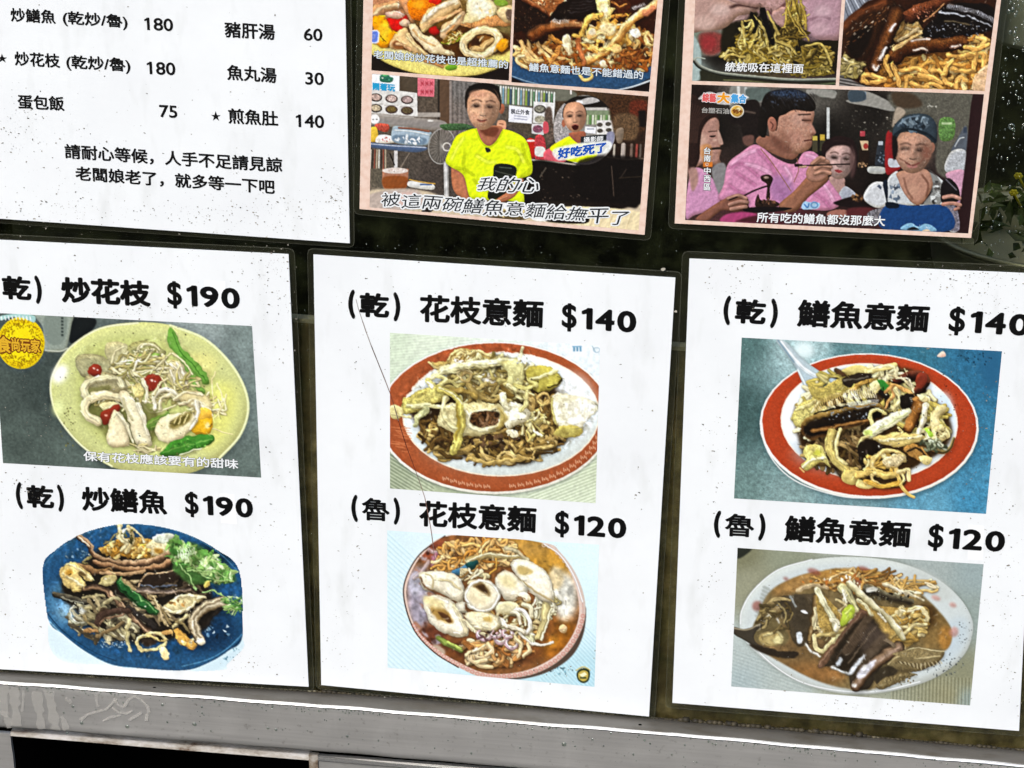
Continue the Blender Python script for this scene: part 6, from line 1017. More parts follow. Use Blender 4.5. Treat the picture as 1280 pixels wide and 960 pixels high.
    k.poly([(1120, 680), (1160, 580), (1270, 520), (1270, 740), (1130, 720)], '#d9b48c', puff=.4, pr=20, tex=.1, a=.9); k.st([(500, 390), (600, 330), (720, 260)], 40, '#d8b57a', w2=14, shadow=.4)
    k.organic([(80, 250), (300, 40), (640, -30), (1260, 0), (1260, 720), (400, 710), (90, 560)], glint=240, warp=1., mott=.13, tone='#fff4e0')
    k.sketch(.11, 1., 1.05, 0, .5); return k

def ink_clip_tasting():                                  # people in pink shirts tasting eel at the stall
    k = Ink(852, 100, 1238, 300, ss=3, seed=25); k.kp, k.ke, k.ks = .85, .6, .9; k.view(850, 100, 5.3333)
    k.grad([(60, 60, '#1f1513'), (60, 500, '#4a342c'), (280, 300, '#1a1512'), (450, 80, '#6d675f'), (900, 60, '#5a564e'), (1000, 400, '#171411'), (1300, 200, '#1b1714'), (1500, 200, '#49443a'), (1800, 200, '#5a5a4e'), (1990, 300, '#241517'), (1950, 800, '#2c1a1c'), (1300, 700, '#17120f'), (1300, 900, '#3a1d1d'), (600, 900, '#5a2830')])
    k.noise(.16, 8, 3)
    k.poly([(340, 40), (520, 50), (560, 140), (430, 160), (350, 260)], '#8a8a82', soft=4); k.rect(380, 40, 400, 110, '#dfe0da', soft=2); k.rect(430, 46, 446, 120, '#c3c6c0', soft=2); k.poly([(440, 60), (600, 60), (560, 130), (470, 140)], '#5d6a64', soft=4)
    k.poly([(880, 60), (1030, 70), (1030, 110), (930, 110)], '#8d8d84', soft=2); k.poly([(1130, 70), (1260, 80), (1420, 160), (1400, 190), (1250, 150), (1140, 150)], '#9a978e', soft=2); k.rect(1210, 80, 1240, 130, '#6d8296')
    # right part uses the second view
    k.view(1010, 110, 5.3333)
    k.poly([(560, 30), (1100, 50), (1090, 560), (860, 560), (860, 200), (620, 170)], '#5f5c50', soft=8, tex=.15); k.poly([(560, 30), (700, 40), (760, 120), (600, 130)], '#4a3a2a', soft=10); k.bits(820, 120, 40, 14, 8, 5, 10, ['#b5b2a4', '#8a877a'])
    k.poly([(0, 10), (170, 30), (170, 70), (60, 40), (0, 40)], '#9b988f', soft=2)
    k.poly([(270, 80), (470, 90), (570, 130), (560, 155), (420, 125), (280, 100)], '#9a978e', soft=2); k.poly([(275, 20), (370, 20), (380, 80), (280, 90)], '#3c4a54', soft=3)
    k.poly([(590, 130), (650, 160), (600, 220), (560, 260)], '#b09f8a', soft=4); k.rect(124, 130, 144, 340, '#c9ccc8', soft=1)
    k.poly([(880, 210), (970, 205), (980, 300), (950, 350), (880, 340)], '#5f8a45', puff=.3, tex=.25); k.rect(890, 230, 960, 244, '#b9d39a', soft=2); k.poly([(960, 400), (1000, 330), (1040, 260), (1060, 270), (1060, 410), (960, 420)], '#59606a', soft=3); k.st([(980, 390), (1010, 340), (1040, 330)], 8, '#c3cdd6'); k.rect(1036, 262, 1060, 300, '#3a4454')
    k.poly([(910, 520), (960, 420), (1050, 420), (1050, 560), (940, 570)], '#b9bcc0', puff=.35, tex=.15); k.poly([(920, 570), (1040, 550), (1035, 700), (1000, 800), (950, 640)], '#d29ab4', puff=.25); k.poly([(1100, 40), (1180, 45), (1090, 960), (1000, 960), (1050, 480)], '#2a1618', soft=2)
    k.poly([(350, 290), (378, 290), (380, 330), (404, 370), (402, 500), (345, 500), (345, 360)], '#241812', puff=.3); k.poly([(345, 352), (402, 352), (400, 415), (362, 415)], '#d3b48c', sm=False); k.el(385, 388, 16, 20, '#a8322c'); k.rect(346, 288, 380, 322, '#b8404a', soft=1)
    k.poly([(470, 360), (500, 355), (506, 410), (520, 440), (515, 520), (450, 520), (455, 430)], '#2b3038', puff=.4); k.rect(470, 355, 500, 380, '#b5bcc4', soft=1); k.bits(485, 460, 26, 40, 14, 5, 12, ['#8090a0', '#1a1f26']); k.poly([(406, 525), (510, 530), (508, 570), (408, 566)], '#b9bcb8', puff=.2)
    k.poly([(520, 320), (560, 300), (580, 480), (620, 530), (520, 570)], '#9a1f22', puff=.2, soft=2); k.poly([(540, 470), (610, 490), (610, 525), (542, 525)], '#c9c9d0', soft=1); k.rect(30, 320, 62, 350, '#c9b04a', soft=1); k.rect(80, 310, 112, 350, '#c9a83a', soft=1); k.rect(28, 350, 64, 430, '#4a4430', soft=2); k.rect(78, 350, 116, 420, '#3d3a28', soft=2)
    k.bits(400, 230, 200, 90, 60, 3, 8, ['#4a463e', '#2b2824', '#6d665a', '#8a8478']); k.bits(360, 510, 40, 20, 14, 4, 10, ['#a8825c', '#584430'])
    # woman behind
    k.poly([(90, 400), (120, 350), (200, 320), (290, 340), (325, 400), (330, 520), (300, 600), (280, 480), (150, 430), (110, 480)], '#211414', puff=.2); k.poly([(150, 590), (240, 600), (250, 660), (320, 720), (300, 760), (210, 760), (150, 640)], '#b58d84', puff=.3); k.poly([(200, 720), (250, 655), (330, 720), (310, 770), (210, 770)], '#a9adba', puff=.25)
    face(k, 212, 480, 96, 124, '#c9a39b', tilt=6, mouth='closed', look=.2); k.poly([(110, 440), (130, 370), (210, 345), (290, 370), (310, 460), (270, 390), (170, 390)], '#241616', soft=4); k.poly([(280, 400), (310, 420), (318, 540), (285, 600)], '#5a3f3c', soft=10, a=.7)
    k.view(850, 100, 5.3333)
    # left woman in profile
    k.poly([(60, 140), (150, 150), (240, 220), (260, 300), (200, 280), (140, 420), (130, 560), (60, 560)], '#3a2620', puff=.25, tex=.2); k.poly([(130, 330), (170, 260), (240, 240), (262, 290), (262, 340), (285, 420), (268, 440), (275, 470), (262, 520), (270, 550), (220, 570), (150, 560), (90, 600), (60, 640), (60, 480)], '#b58676', puff=.35, pr=20, edge=.3, tex=.08); k.poly([(120, 360), (180, 380), (160, 500), (100, 560), (90, 460)], '#d2a692', soft=16); k.st([(200, 375), (235, 372)], 7, '#2a1814', puff=0); k.st([(190, 345), (245, 340)], 6, '#4a3026', puff=0); k.st([(205, 460), (250, 455), (285, 455)], 16, '#2b211c'); k.poly([(150, 430), (200, 440), (160, 520), (120, 470)], '#d98a4a', soft=6, a=.5)
    k.poly([(60, 130), (150, 140), (225, 190), (262, 270), (235, 250), (190, 270), (150, 330), (135, 420), (125, 540), (60, 600)], '#2a1a16', puff=.2, tex=.2, soft=2)
    for q in range(26): k.st([(70+q*6, 150+q*2.5), (64+q*3, 260+q), (66+q*2, 420)], 3, ['#4a3028', '#1a100e', '#5d4034'][q % 3], puff=0, edge=0, a=.6)
    k.el(218, 376, 16, 7, '#20120f', soft=1); k.el(232, 400, 14, 8, '#d9b09c', soft=5); k.poly([(255, 330), (288, 420), (262, 425), (250, 380)], '#c39a88', soft=3)
    k.poly([(90, 595), (160, 600), (240, 690), (270, 790), (230, 860), (100, 900), (40, 920), (50, 720)], '#d392ba', puff=.3, pr=18, edge=.2); k.poly([(60, 600), (110, 590), (120, 680), (80, 740)], '#b5887c', soft=6)
    k.poly([(210, 600), (300, 560), (320, 760), (270, 780)], '#8a8686', soft=4)
    k.poly([(340, 180), (500, 130), (540, 220), (520, 380), (430, 390), (400, 300), (340, 290)], '#1d1614', soft=3, tex=.2); k.poly([(420, 380), (490, 370), (480, 440), (430, 430)], '#6d4a40', soft=4); k.st([(360, 240), (420, 210), (500, 220)], 14, '#5a4a40', soft=5, puff=0)
    # man in pink
    k.poly([(510, 430), (400, 490), (320, 560), (290, 700), (260, 800), (440, 780), (480, 860), (720, 850), (980, 870), (1080, 810), (1030, 720), (990, 660), (920, 500), (830, 480), (760, 560), (640, 520)], '#dd8fb6', puff=.25, pr=24, edge=.25)
    for p in ([(340, 580), (420, 560), (520, 640)], [(380, 620), (440, 660), (500, 700)], [(520, 470), (600, 560), (640, 640)], [(640, 700), (700, 780), (730, 840)], [(330, 700), (380, 740), (430, 760)], [(900, 760), (960, 800), (1000, 850)]): k.st(p, 24, '#b5608c', soft=10, puff=0, a=.6)
    for p in ([(340, 560), (420, 500), (500, 470)], [(440, 560), (520, 580), (600, 620)], [(840, 500), (900, 520), (930, 580)], [(700, 580), (740, 650), (720, 700)], [(960, 700), (1000, 760), (1020, 800)]): k.st(p, 26, '#f3b6d4', soft=10, puff=0, a=.7)
    k.poly([(600, 660), (700, 640), (760, 720), (720, 800), (620, 800)], '#9a6aa0', soft=20, a=.6); k.st([(540, 460), (620, 560), (740, 740)], 5, '#a06a4a', puff=0); k.st([(780, 520), (790, 600), (760, 680)], 5, '#a06a4a', puff=0)
    k.poly([(510, 420), (560, 370), (760, 430), (800, 470), (750, 530), (640, 500)], '#96624e', puff=.3, pr=16); 
    k.poly([(600, 250), (700, 200), (880, 200), (890, 260), (880, 300), (905, 350), (885, 375), (880, 400), (870, 450), (800, 490), (700, 480), (620, 430), (590, 330)], '#bf8a72', puff=.35, pr=30, edge=.3, tex=.1); k.el(800, 260, 60, 50, '#c69580', soft=20); k.el(760, 380, 60, 40, '#bb8570', soft=20); k.poly([(600, 360), (680, 400), (760, 470), (680, 480), (620, 430)], '#7a4c3c', soft=14)
    k.st([(815, 268), (870, 270)], 9, '#2a1814', puff=0); k.st([(790, 232), (870, 228)], 9, '#3a241c', puff=0, soft=2); k.st([(830, 405), (880, 398)], 9, '#5a221e', puff=0); k.st([(870, 340), (900, 350)], 6, '#7a4c3a', puff=0); k.poly([(860, 270), (905, 345), (870, 355)], '#b98470', soft=5); k.st([(700, 410), (715, 412)], 6, '#f0e4d6')
    k.poly([(530, 220), (560, 110), (620, 70), (760, 60), (860, 100), (905, 170), (880, 210), (760, 200), (700, 230), (660, 250), (640, 340), (590, 260), (570, 380), (520, 350)], '#17120f', puff=.25, pr=16, edge=.1); k.poly([(600, 80), (760, 66), (850, 100), (800, 120), (660, 110)], '#2d3a50', soft=12, tex=.5, tcell=5); k.bits(720, 120, 150, 50, 60, 4, 9, ['#2f3038', '#0e0b0a', '#3d4452'])
    k.el(615, 295, 30, 50, '#a86a56', rot=-8, puff=.35, pr=10); k.st([(605, 280), (620, 300), (612, 325)], 8, '#6a3a30')
    glare(k, 760, 340, 120, 130, 170)
    k.poly([(820, 255), (880, 262), (875, 285), (830, 282)], '#6a4030', soft=6, a=.6); k.poly([(880, 352), (900, 352), (884, 372), (868, 366)], '#6a4030', soft=4, a=.7); k.poly([(850, 415), (884, 412), (870, 440), (840, 436)], '#7a4c3a', soft=6, a=.6); k.poly([(650, 330), (720, 360), (740, 440), (680, 430)], '#8a5a46', soft=20, a=.6)
    for i in range(90):
        x, y = 540+k.rng.random()*350, 80+k.rng.random()*110; k.st([(x, y), (x+14, y+20+10*k.rng.random())], 3, ['#3a3a40', '#0a0808', '#2a2420'][k.rng.integers(3)], puff=0, edge=0, a=.6)
    # hand, chopsticks, arm
    k.poly([(660, 830), (760, 740), (850, 640), (900, 600), (990, 650), (960, 700), (860, 780), (780, 870), (700, 880)], '#9a654c', puff=.4, pr=22, edge=.35); k.poly([(840, 620), (870, 560), (930, 520), (990, 540), (1010, 580), (990, 640), (930, 680), (860, 670)], '#b5806a', puff=.4, pr=14, edge=.35); 
    for p in ([(900, 560), (940, 530), (985, 545)], [(900, 590), (950, 570), (1005, 580)], [(900, 625), (950, 610), (1000, 620)], [(880, 560), (930, 520), (960, 525)]): k.st(p, 26, '#bd8a74', puff=.45, edge=.4, shadow=.4)
    k.st([(770, 575), (850, 570), (1000, 565), (1130, 560)], 10, '#2a1a18', puff=.2); k.st([(800, 580), (840, 578)], 14, '#c9a58a'); k.st([(770, 565), (810, 568)], 16, '#1a1210')
    # logo on shirt, plate and pickings
    k.poly([(810, 840), (830, 810), (870, 815), (930, 820), (920, 855), (870, 862), (820, 862)], '#a9cdea'); k.ring(895, 832, 22, 18, 10, '#6f9fd8'); k.st([(830, 830), (850, 850), (860, 825)], 9, '#3f7fc9')
    k.st([(430, 770), (500, 735), (600, 700)], 12, '#2b1816'); k.poly([(540, 640), (590, 630), (620, 660), (600, 720), (600, 790), (575, 790), (580, 700), (545, 670)], '#2a1a14', puff=.4, tex=.2); k.el(575, 650, 18, 8, '#a8887a', soft=2); k.poly([(500, 820), (520, 760), (540, 800), (600, 800), (660, 820), (640, 845), (520, 850)], '#30201a', puff=.4, tex=.2); k.bits(570, 810, 70, 20, 30, 5, 12, ['#5a3a2a', '#140c0a', '#8a5c40']); k.poly([(430, 855), (560, 845), (740, 852), (700, 870), (560, 885), (440, 880)], '#171112')
    k.poly([(100, 930), (200, 850), (300, 790), (360, 770), (430, 790), (450, 830), (380, 880), (280, 870), (180, 940)], '#8f5a48', puff=.4, pr=14, edge=.35); 
    for p in ([(320, 790), (390, 770), (440, 790)], [(330, 830), (400, 810), (450, 815)], [(340, 860), (400, 850), (440, 845)]): k.st(p, 24, '#b08070', puff=.45, edge=.4, shadow=.4)
    k.st([(330, 800), (380, 780)], 10, '#241412'); k.poly([(300, 900), (420, 880), (520, 900), (520, 950), (280, 950)], '#b53f74', soft=5); k.poly([(400, 930), (520, 900), (700, 890), (900, 890), (1000, 920), (980, 960), (420, 950)], '#4a1c24', soft=8)
    # woman with cap and apron (second view)
    k.view(1010, 110, 5.3333)
    k.poly([(170, 770), (230, 740), (300, 720), (380, 700), (460, 740), (530, 765), (480, 790), (300, 800)], '#1c1212', soft=2); k.bits(370, 735, 90, 24, 40, 8, 18, ['#7a5434', '#4a3020', '#a87c50', '#2b1a12'], puff=.4); k.poly([(130, 830), (200, 810), (270, 820), (250, 860), (140, 860)], '#a86a5a', soft=3); k.poly([(260, 810), (420, 800), (440, 880), (300, 900)], '#5a2326', soft=6)
    k.poly([(370, 720), (420, 640), (490, 625), (530, 660), (530, 770), (470, 800), (400, 770)], '#d6d9dc', puff=.3, pr=14); k.poly([(400, 830), (530, 800), (530, 900), (430, 900)], '#7a767c', tex=.4, tcell=10)
    k.poly([(530, 620), (590, 555), (620, 600), (740, 780), (870, 780), (900, 680), (860, 590), (800, 540), (900, 620), (960, 700), (1000, 940), (930, 940), (900, 780), (540, 780)], '#cdd2d4', puff=.25, pr=12); k.poly([(790, 560), (870, 600), (900, 700), (860, 790), (770, 775), (830, 680)], '#8a8a86', soft=3)
    k.bits(580, 690, 40, 60, 12, 10, 22, ['#5a6a7c', '#3d4654', '#8a98a8']); k.bits(850, 690, 36, 70, 20, 10, 22, ['#3d3c3a', '#5a5754', '#c9ccc9']); k.bits(480, 660, 30, 30, 5, 10, 18, ['#4a5568'])
    k.poly([(500, 630), (530, 620), (530, 770), (510, 700)], '#16202e'); k.poly([(920, 780), (990, 800), (1010, 940), (940, 940)], '#7a7480', tex=.3)
    k.poly([(600, 560), (780, 540), (830, 620), (820, 680), (760, 770), (700, 770), (640, 700), (605, 620)], '#c08c74', puff=.35, pr=18, edge=.25); k.el(700, 680, 40, 40, '#c9967c', soft=16); k.st([(760, 580), (800, 640), (790, 720)], 10, '#7a4a38', soft=5, puff=0); k.st([(640, 600), (660, 680), (700, 740)], 8, '#8a5a48', soft=5, puff=0)
    k.el(825, 400, 20, 36, '#a06a54', rot=10); face(k, 700, 425, 124, 138, '#c4937a', tilt=3, mouth='smile', look=-.2); k.el(650, 430, 30, 20, '#cf9c82', soft=10); k.el(790, 430, 30, 50, '#8a5846', soft=16); k.st([(610, 470), (650, 490)], 6, '#8a5846', soft=3, puff=0); k.st([(770, 470), (750, 495)], 6, '#8a5846', soft=3, puff=0)
    k.poly([(565, 320), (575, 250), (640, 190), (720, 170), (800, 180), (850, 230), (860, 300), (850, 370), (780, 320), (700, 295), (620, 300), (590, 340)], '#33404a', puff=.35, pr=22, edge=.3); k.bits(710, 240, 120, 50, 60, 8, 24, ['#5d6e7a', '#1f2830', '#7d8f9a', '#2b3844']); k.st([(580, 310), (640, 275), (720, 280), (800, 310), (850, 350)], 16, '#1c242c', puff=.2); k.st([(600, 250), (660, 200), (740, 185)], 10, '#7a8fa0', soft=4, puff=0); k.poly([(560, 330), (590, 330), (600, 420), (570, 480)], '#1a1413', soft=5)
    k.poly([(520, 780), (700, 785), (920, 790), (950, 950), (500, 940)], '#17417c', puff=.15, pr=20, tex=.08); k.poly([(520, 760), (600, 770), (600, 800), (530, 800)], '#101a28'); k.poly([(630, 945), (640, 915), (690, 900), (735, 925), (780, 905), (830, 920), (845, 955)], '#7fb4d6', puff=.2); k.bits(740, 930, 90, 20, 30, 3, 5, ['#e9f0f6', '#4f8fc0']); k.poly([(660, 945), (700, 925), (740, 945)], '#15151a'); k.poly([(760, 955), (790, 940), (815, 955)], '#d9c3a4')
    k.poly([(890, 640), (940, 600), (1000, 660), (1010, 740), (960, 770), (890, 760)], '#191416', puff=.4, pr=10); k.st([(920, 610), (950, 640), (990, 680)], 8, '#6a6670'); k.st([(905, 730), (960, 720), (1010, 735)], 26, '#c99484', puff=.4, edge=.35, shadow=.3); k.st([(900, 775), (960, 768), (1015, 780)], 24, '#bd8878', puff=.4, edge=.35, shadow=.3); k.st([(980, 810), (1005, 800)], 20, '#b58070')
    glare(k, 705, 420, 110, 120, 130); glare(k, 210, 480, 80, 100, 50)
    # programme badge (first view)
    k.view(850, 100, 5.3333)
    k.poly([(120, 125), (170, 85), (215, 80), (240, 95), (250, 85), (290, 82), (330, 95), (380, 90), (430, 100), (460, 118), (420, 130), (400, 155), (340, 150), (330, 165), (250, 160), (235, 148), (160, 145), (150, 130)], '#f4f1ee', soft=1.5, a=.75)
    k.el(380, 208, 46, 42, '#f5f0e0'); k.el(380, 208, 40, 37, '#cf9f3e', puff=.35, pr=10); k.el(392, 196, 18, 14, '#f3dfa0', soft=5); k.rect(155, 545, 216, 580, '#e07a26', soft=2); k.el(180, 562, 11, 10, '#f7ead6'); k.el(180, 562, 6, 6, '#b5482a')
    k.poly([(150, 440), (210, 440), (205, 545), (150, 545)], '#c9843c', soft=8, a=.45)
    k.sketch(.11, .92, .97, 0, .5); return k
# ---------------------------------------------------------------- materials
M_ink = mat('printed_ink', '#808080', .38, spec=.3)
g = G(M_ink); at = g.n('ShaderNodeVertexColor', layer_name='ink'); g.set('Base Color', at.outputs[0])
g.bump(g.noise(420, 2), .06, .0004)
M_paper = mat('white_paper', '#fafcfc', .42, spec=.3)
g = G(M_paper)
c = g.mix(g.ramp(g.noise(14, 5, .6), [(.35, 0), (.75, 1)]), tuple(lin('#fbfdfd')*KA), tuple(lin('#f2f4f5')*KA))
c = g.mix(g.ramp(g.noise(60, 3, .6, (1, 1, .35)), [(.55, 0), (.8, .6)]), c, tuple(lin('#e2e4e2')*KA))
g.set('Base Color', c); g.bump(g.noise(160, 3), .1, .0006)
M_pink = mat('cream_paper', '#f2d3c0', .42, spec=.3)
g = G(M_pink); g.set('Base Color', g.mix(g.ramp(g.noise(300, 3), [(.4, 0), (.7, .7)]), tuple(lin('#f5d9c8')*KA), tuple(lin('#e6bfa9')*KA)))
M_black = mat('black_lettering', '#0b0b0c', .4, spec=.3)
M_patch = mat('fresh_white_paper', '#ffffff', .5, spec=.25)
M_white = mat('white_lettering', '#f4f6f6', .4); M_outline = mat('dark_outline', '#23282c', .4)
M_pale = mat('pale_blue_lettering', '#dfe9f0', .4); M_stone = mat('stone_lettering', '#a9a6a0', .4); M_grey = mat('grey_lettering', '#55565c', .4)
M_blue = mat('blue_lettering', '#1553b4', .4); M_cyan = mat('sky_blue_lettering', '#1f9fd0', .4)
M_gold = mat('gold_lettering', '#e8b52c', .4); M_brown = mat('brown_lettering', '#7a3f10', .4)
M_rose = mat('rose_lettering', '#e5605f', .4); M_orange = mat('orange_lettering', '#f2a020', .4); M_azure = mat('azure_lettering', '#4aa5e0', .4)

def glassy(name, tint, fac, rough, diff=None, dfac=0.):
    m = mat(name, '#000000'); g = G(m)
    tr = g.n('ShaderNodeBsdfTransparent', {'Color': (*tint, 1)}); gl = g.n('ShaderNodeBsdfGlossy', {'Color': (.9, .95, .93, 1), 'Roughness': rough})
    mx = g.n('ShaderNodeMixShader', {'Fac': fac}); g.t.links.new(tr.outputs[0], mx.inputs[1]); g.t.links.new(gl.outputs[0], mx.inputs[2])
    o = mx.outputs[0]
    if diff is not None:
        d = g.n('ShaderNodeBsdfDiffuse', {'Color': (*lin(diff), 1)}); m2 = g.n('ShaderNodeMixShader', {'Fac': dfac})
        g.t.links.new(o, m2.inputs[1]); g.t.links.new(d.outputs[0], m2.inputs[2]); o = m2.outputs[0]
        if dfac == 0.: 
            g.t.links.new(g.ramp(g.noise(55, 6, .65), [(.45, .0), (.8, .1)]), m2.inputs[0])
    g.t.links.new(o, g.out.inputs[0]); return m
M_glass = glassy('grimy_glass', (.78, .78, .73), .012, .08, '#5d6640', 0.)
M_film = glassy('clear_film', (.95, .96, .95), .012, .25, '#8a8a70', .022)
M_filmedge = glassy('film_edge', (.9, .92, .9), .03, .3, '#b9bba8', .07)
M_drop = glassy('water', (.75, .8, .76), .16, .04, '#7f8a80', .06)
M_dark = mat('interior_shade', '#20211a', .8, spec=.05, k=1.)  # cabinet gloom is put into this near-black base colour
g = G(M_dark); g.set('Base Color', g.ramp(g.noise(30, 5), [(.3, (.0035, .004, .003)), (.7, (.012, .014, .009))]))
M_olive = mat('stained_board', '#4f4526', .7, k=1.)
g = G(M_olive)
c = g.ramp(g.noise(70, 6, .65), [(.3, (.04, .03, .012)), (.5, (.21, .165, .07)), (.72, (.45, .37, .2))])
c = g.mix(g.ramp(g.noise(24, 4, .6, (1, 1, .4)), [(.42, 0), (.62, .85)]), c, (.04, .033, .018))
g.set('Base Color', c)
M_rimw = mat('pale_board_edge', '#a5a08a', .6)
M_steel = mat('dull_steel', '#9a9894', .34, .5, k=1.)
g = G(M_steel)
c = g.ramp(g.noise(9, 6, .6, (1, 1, 1), .4), [(.3, (.30, .295, .28)), (.6, (.37, .365, .345)), (.8, (.45, .445, .42))])
c = g.mix(g.ramp(g.noise(26, 5, .7, (1.5, 1, .5), 1.6), [(.55, 0), (.62, .22)]), c, (.5, .5, .48))
c = g.mix(.35, c, g.ramp(g.noise(500, 4, .6, (.02, 1, 1)), [(.3, (.2, .197, .185)), (.7, (.52, .515, .49))]))
c = g.mix(.4, c, g.ramp(g.noise(2.6, 2, .5, (1, 1, .3)), [(.35, (.42, .415, .4)), (.65, (.82, .81, .79))]))  # broad pale patches painted in for the soft reflections on the steel
c = g.mix(g.ramp(g.noise(240, 3, .6), [(.62, 0), (.75, .6)]), c, (.2, .19, .17))
g.set('Base Color', c); g.set('Roughness', g.ramp(g.noise(40, 4), [(.3, .3), (.7, .5)]))
g.bump(g.noise(180, 3, .6, (.15, 1, 1)), .12, .0008)
M_ledge = mat('dirty_steel', '#4a4740', .5, .2, k=1.)
g = G(M_ledge)
c = g.ramp(g.noise(12, 6, .6, (.4, 1, 1), .4), [(.3, (.085, .08, .068)), (.55, (.125, .12, .108)), (.8, (.16, .157, .145))])
c = g.mix(g.ramp(g.noise(60, 5, .65, (.5, 1, 1)), [(.5, 0), (.75, .7)]), c, (.06, .05, .032))
g.set('Base Color', c); g.bump(g.noise(180, 3), .15, .0006)
M_edge = mat('edge_highlight', '#e9e9e6', .22, .8, k=1.)  # near-white base colour carries the highlight along the steel edges
M_rust = mat('rusty_steel', '#7a6a58', .6, .2, k=1.)
g = G(M_rust); g.set('Base Color', g.ramp(g.noise(90, 5, .65), [(.32, (.05, .025, .012)), (.5, (.24, .19, .14)), (.7, (.5, .48, .44))])); g.bump(g.noise(200, 4), .4, .001)
M_bar = mat('scuffed_bare_edge', '#c9c2b8', .5, .1, k=1.)
g = G(M_bar); g.set('Base Color', g.ramp(g.noise(70, 6, .7, (.5, 1, 1)), [(.34, (.12, .06, .03)), (.46, (.5, .46, .4)), (.6, (.75, .73, .7))]))
M_seal = mat('black_grime', '#15120b', .7, k=1.)
g = G(M_seal); g.set('Base Color', g.ramp(g.noise(120, 5, .7), [(.35, (.006, .005, .003)), (.6, (.05, .04, .02)), (.78, (.3, .28, .2))]))
M_hole = mat('hole_shade', '#030303', .9, spec=0.)  # flat black stands in for the shade inside openings

# ---------------------------------------------------------------- the cart front: glass, what stands behind it, the rail under it
def slope(u): return .084-.000144*u                        # how upright edges lean across the view
rng = np.random.default_rng(4)
YG = .004                                                   # the glass lies behind the sheets
zb = float(min(P(-80, 845)[2], P(1360, 950)[2]))-.012
xl, xr = float(P(-160, 480)[0]), float(P(1440, 480)[0]); zt = float(P(640, -160)[2])
t = thing('glass_pane', (0, YG, zb), 'dark grimy glass front of the food cart behind all the menu sheets', 'glass')
b = MB(); b.box(xl, xr, YG, YG+.004, zb, zt); b.build('pane', M_glass, t)
b = MB()                                                    # beads of water, thickest at the upper right
for i in range(430):
    u = 1222+rng.random()*75; v = rng.random()**1.7*330-8; q = (.5+1.6*rng.random()**2)*.00043*(1.25 if v < 140 else .8)
    if u < 1262-v*.125: continue
    p = P(u, v, YG); b.ball((p[0], YG-.0002, p[2]), (q, q*.4, q*1.1*(.8+.6*rng.random())), 8, 5)
for i in range(150):
    u, v = [(372+rng.random()*18, 310+rng.random()*540), (450+rng.random()*380, 303+rng.random()*16), (826+rng.random()*26, 60+rng.random()*260), (444+rng.random()*8, rng.random()*300)][rng.integers(4)]
    q = (.4+.8*rng.random()**2)*.0004; p = P(u, v, YG); b.ball((p[0], YG-.0002, p[2]), (q, q*.4, q), 8, 4)
p = P(1264, 158, YG); tt = np.linspace(0, 6.283, 15)
b.tube([(p[0]+.0016*math.cos(a), YG-.0004, p[2]+.0014*math.sin(a)) for a in tt], .00055, 6)
tag(b.build('water_droplets', M_drop, t, smooth=True), kind='stuff')

bk = MB(); bk.box(xl, xr, .26, .27, zb, zt); tag(bk.build('dark_back_wall', M_dark), 'back of the cart cabinet behind the glass, its unlit gloom painted black', 'wall')
t = thing('stained_board', (0, .0095, zb), 'brown stained board leaning inside the glass between the lower menus', 'board')
top = [(-200, 363), (375, 403), (835, 437), (1180, 462), (1480, 485)]
q = XZ(*top, y=.0095); b = MB(); b.slab([(q[0][0], zb), (q[-1][0], zb)]+q[::-1], .0095, .015); b.build('board_panel', M_olive, t)
b = MB()
for i in range(len(q)-1): b.slab([(q[i][0], q[i][1]), (q[i+1][0], q[i+1][1]), (q[i+1][0], q[i+1][1]+.0026), (q[i][0], q[i][1]+.0026)], .0092, .016)
b.build('board_edge', M_rimw, t)

# basin with greens, seen through the glass at the right
M_tin = mat('tin', '#8b8b74', .35, .6, k=1.)
M_leaf = mat('green_leaf', '#5f7f1c', .5, k=1.); g = G(M_leaf); g.set('Base Color', g.ramp(g.noise(60, 3), [(.35, (.012, .022, .004)), (.65, (.05, .08, .012))]))
M_flower = mat('yellow_petal', '#d9c92a', .5, k=1.)
c0 = P(1305, 296, .16); rb = .075
t = thing('tin_basin', (c0[0], .16, c0[2]-.06), 'round metal basin standing behind the glass right of the tasting poster', 'basin')
prof = [(.6, -.055), (.82, -.04), (.93, -.018), (.97, 0), (.99, .005), (.96, .005), (.93, -.002), (.88, -.02)]
v = []; f = []; ns = 56
for r_, z in prof:
    for j in range(ns): a = 6.2832*j/ns; v.append((c0[0]+rb*r_*math.cos(a), .16+rb*r_*math.sin(a), c0[2]+z))
for i in range(len(prof)-1):
    for j in range(ns): f.append([i*ns+j, i*ns+(j+1) % ns, (i+1)*ns+(j+1) % ns, (i+1)*ns+j])
obj('basin_wall', v, f, M_tin, t, smooth=True)
b = MB(); b.tube([(c0[0]+rb*math.cos(a), .16+rb*math.sin(a), c0[2]+.006) for a in np.linspace(0, 6.2832, 49)], .0022, 8); b.build('basin_rim', M_tin, t, smooth=True)
t = thing('leafy_greens', (c0[0], .16, c0[2]), 'bunch of green leaves with small yellow flowers in the basin behind glass', 'vegetable')
b = MB()
for i in range(260):
    a = rng.random()*6.283; r_ = rb*.85*math.sqrt(rng.random()); p = np.array([c0[0]+r_*math.cos(a), .16+r_*math.sin(a), c0[2]+.002+.034*rng.random()*(1-(r_/rb)**2)])
    d = rng.normal(size=3); d /= np.linalg.norm(d); e = np.cross(d, rng.normal(size=3)); e /= np.linalg.norm(e); l = .003+.006*rng.random()
    n_ = np.cross(d, e)*.15
    b.add([p-d*l, p+e*l*.45+n_*l, p+d*l, p-e*l*.45+n_*l, p-n_*l*.6], [[0, 1, 4], [1, 2, 4], [2, 3, 4], [3, 0, 4]])
b.build('leaves', M_leaf, t)
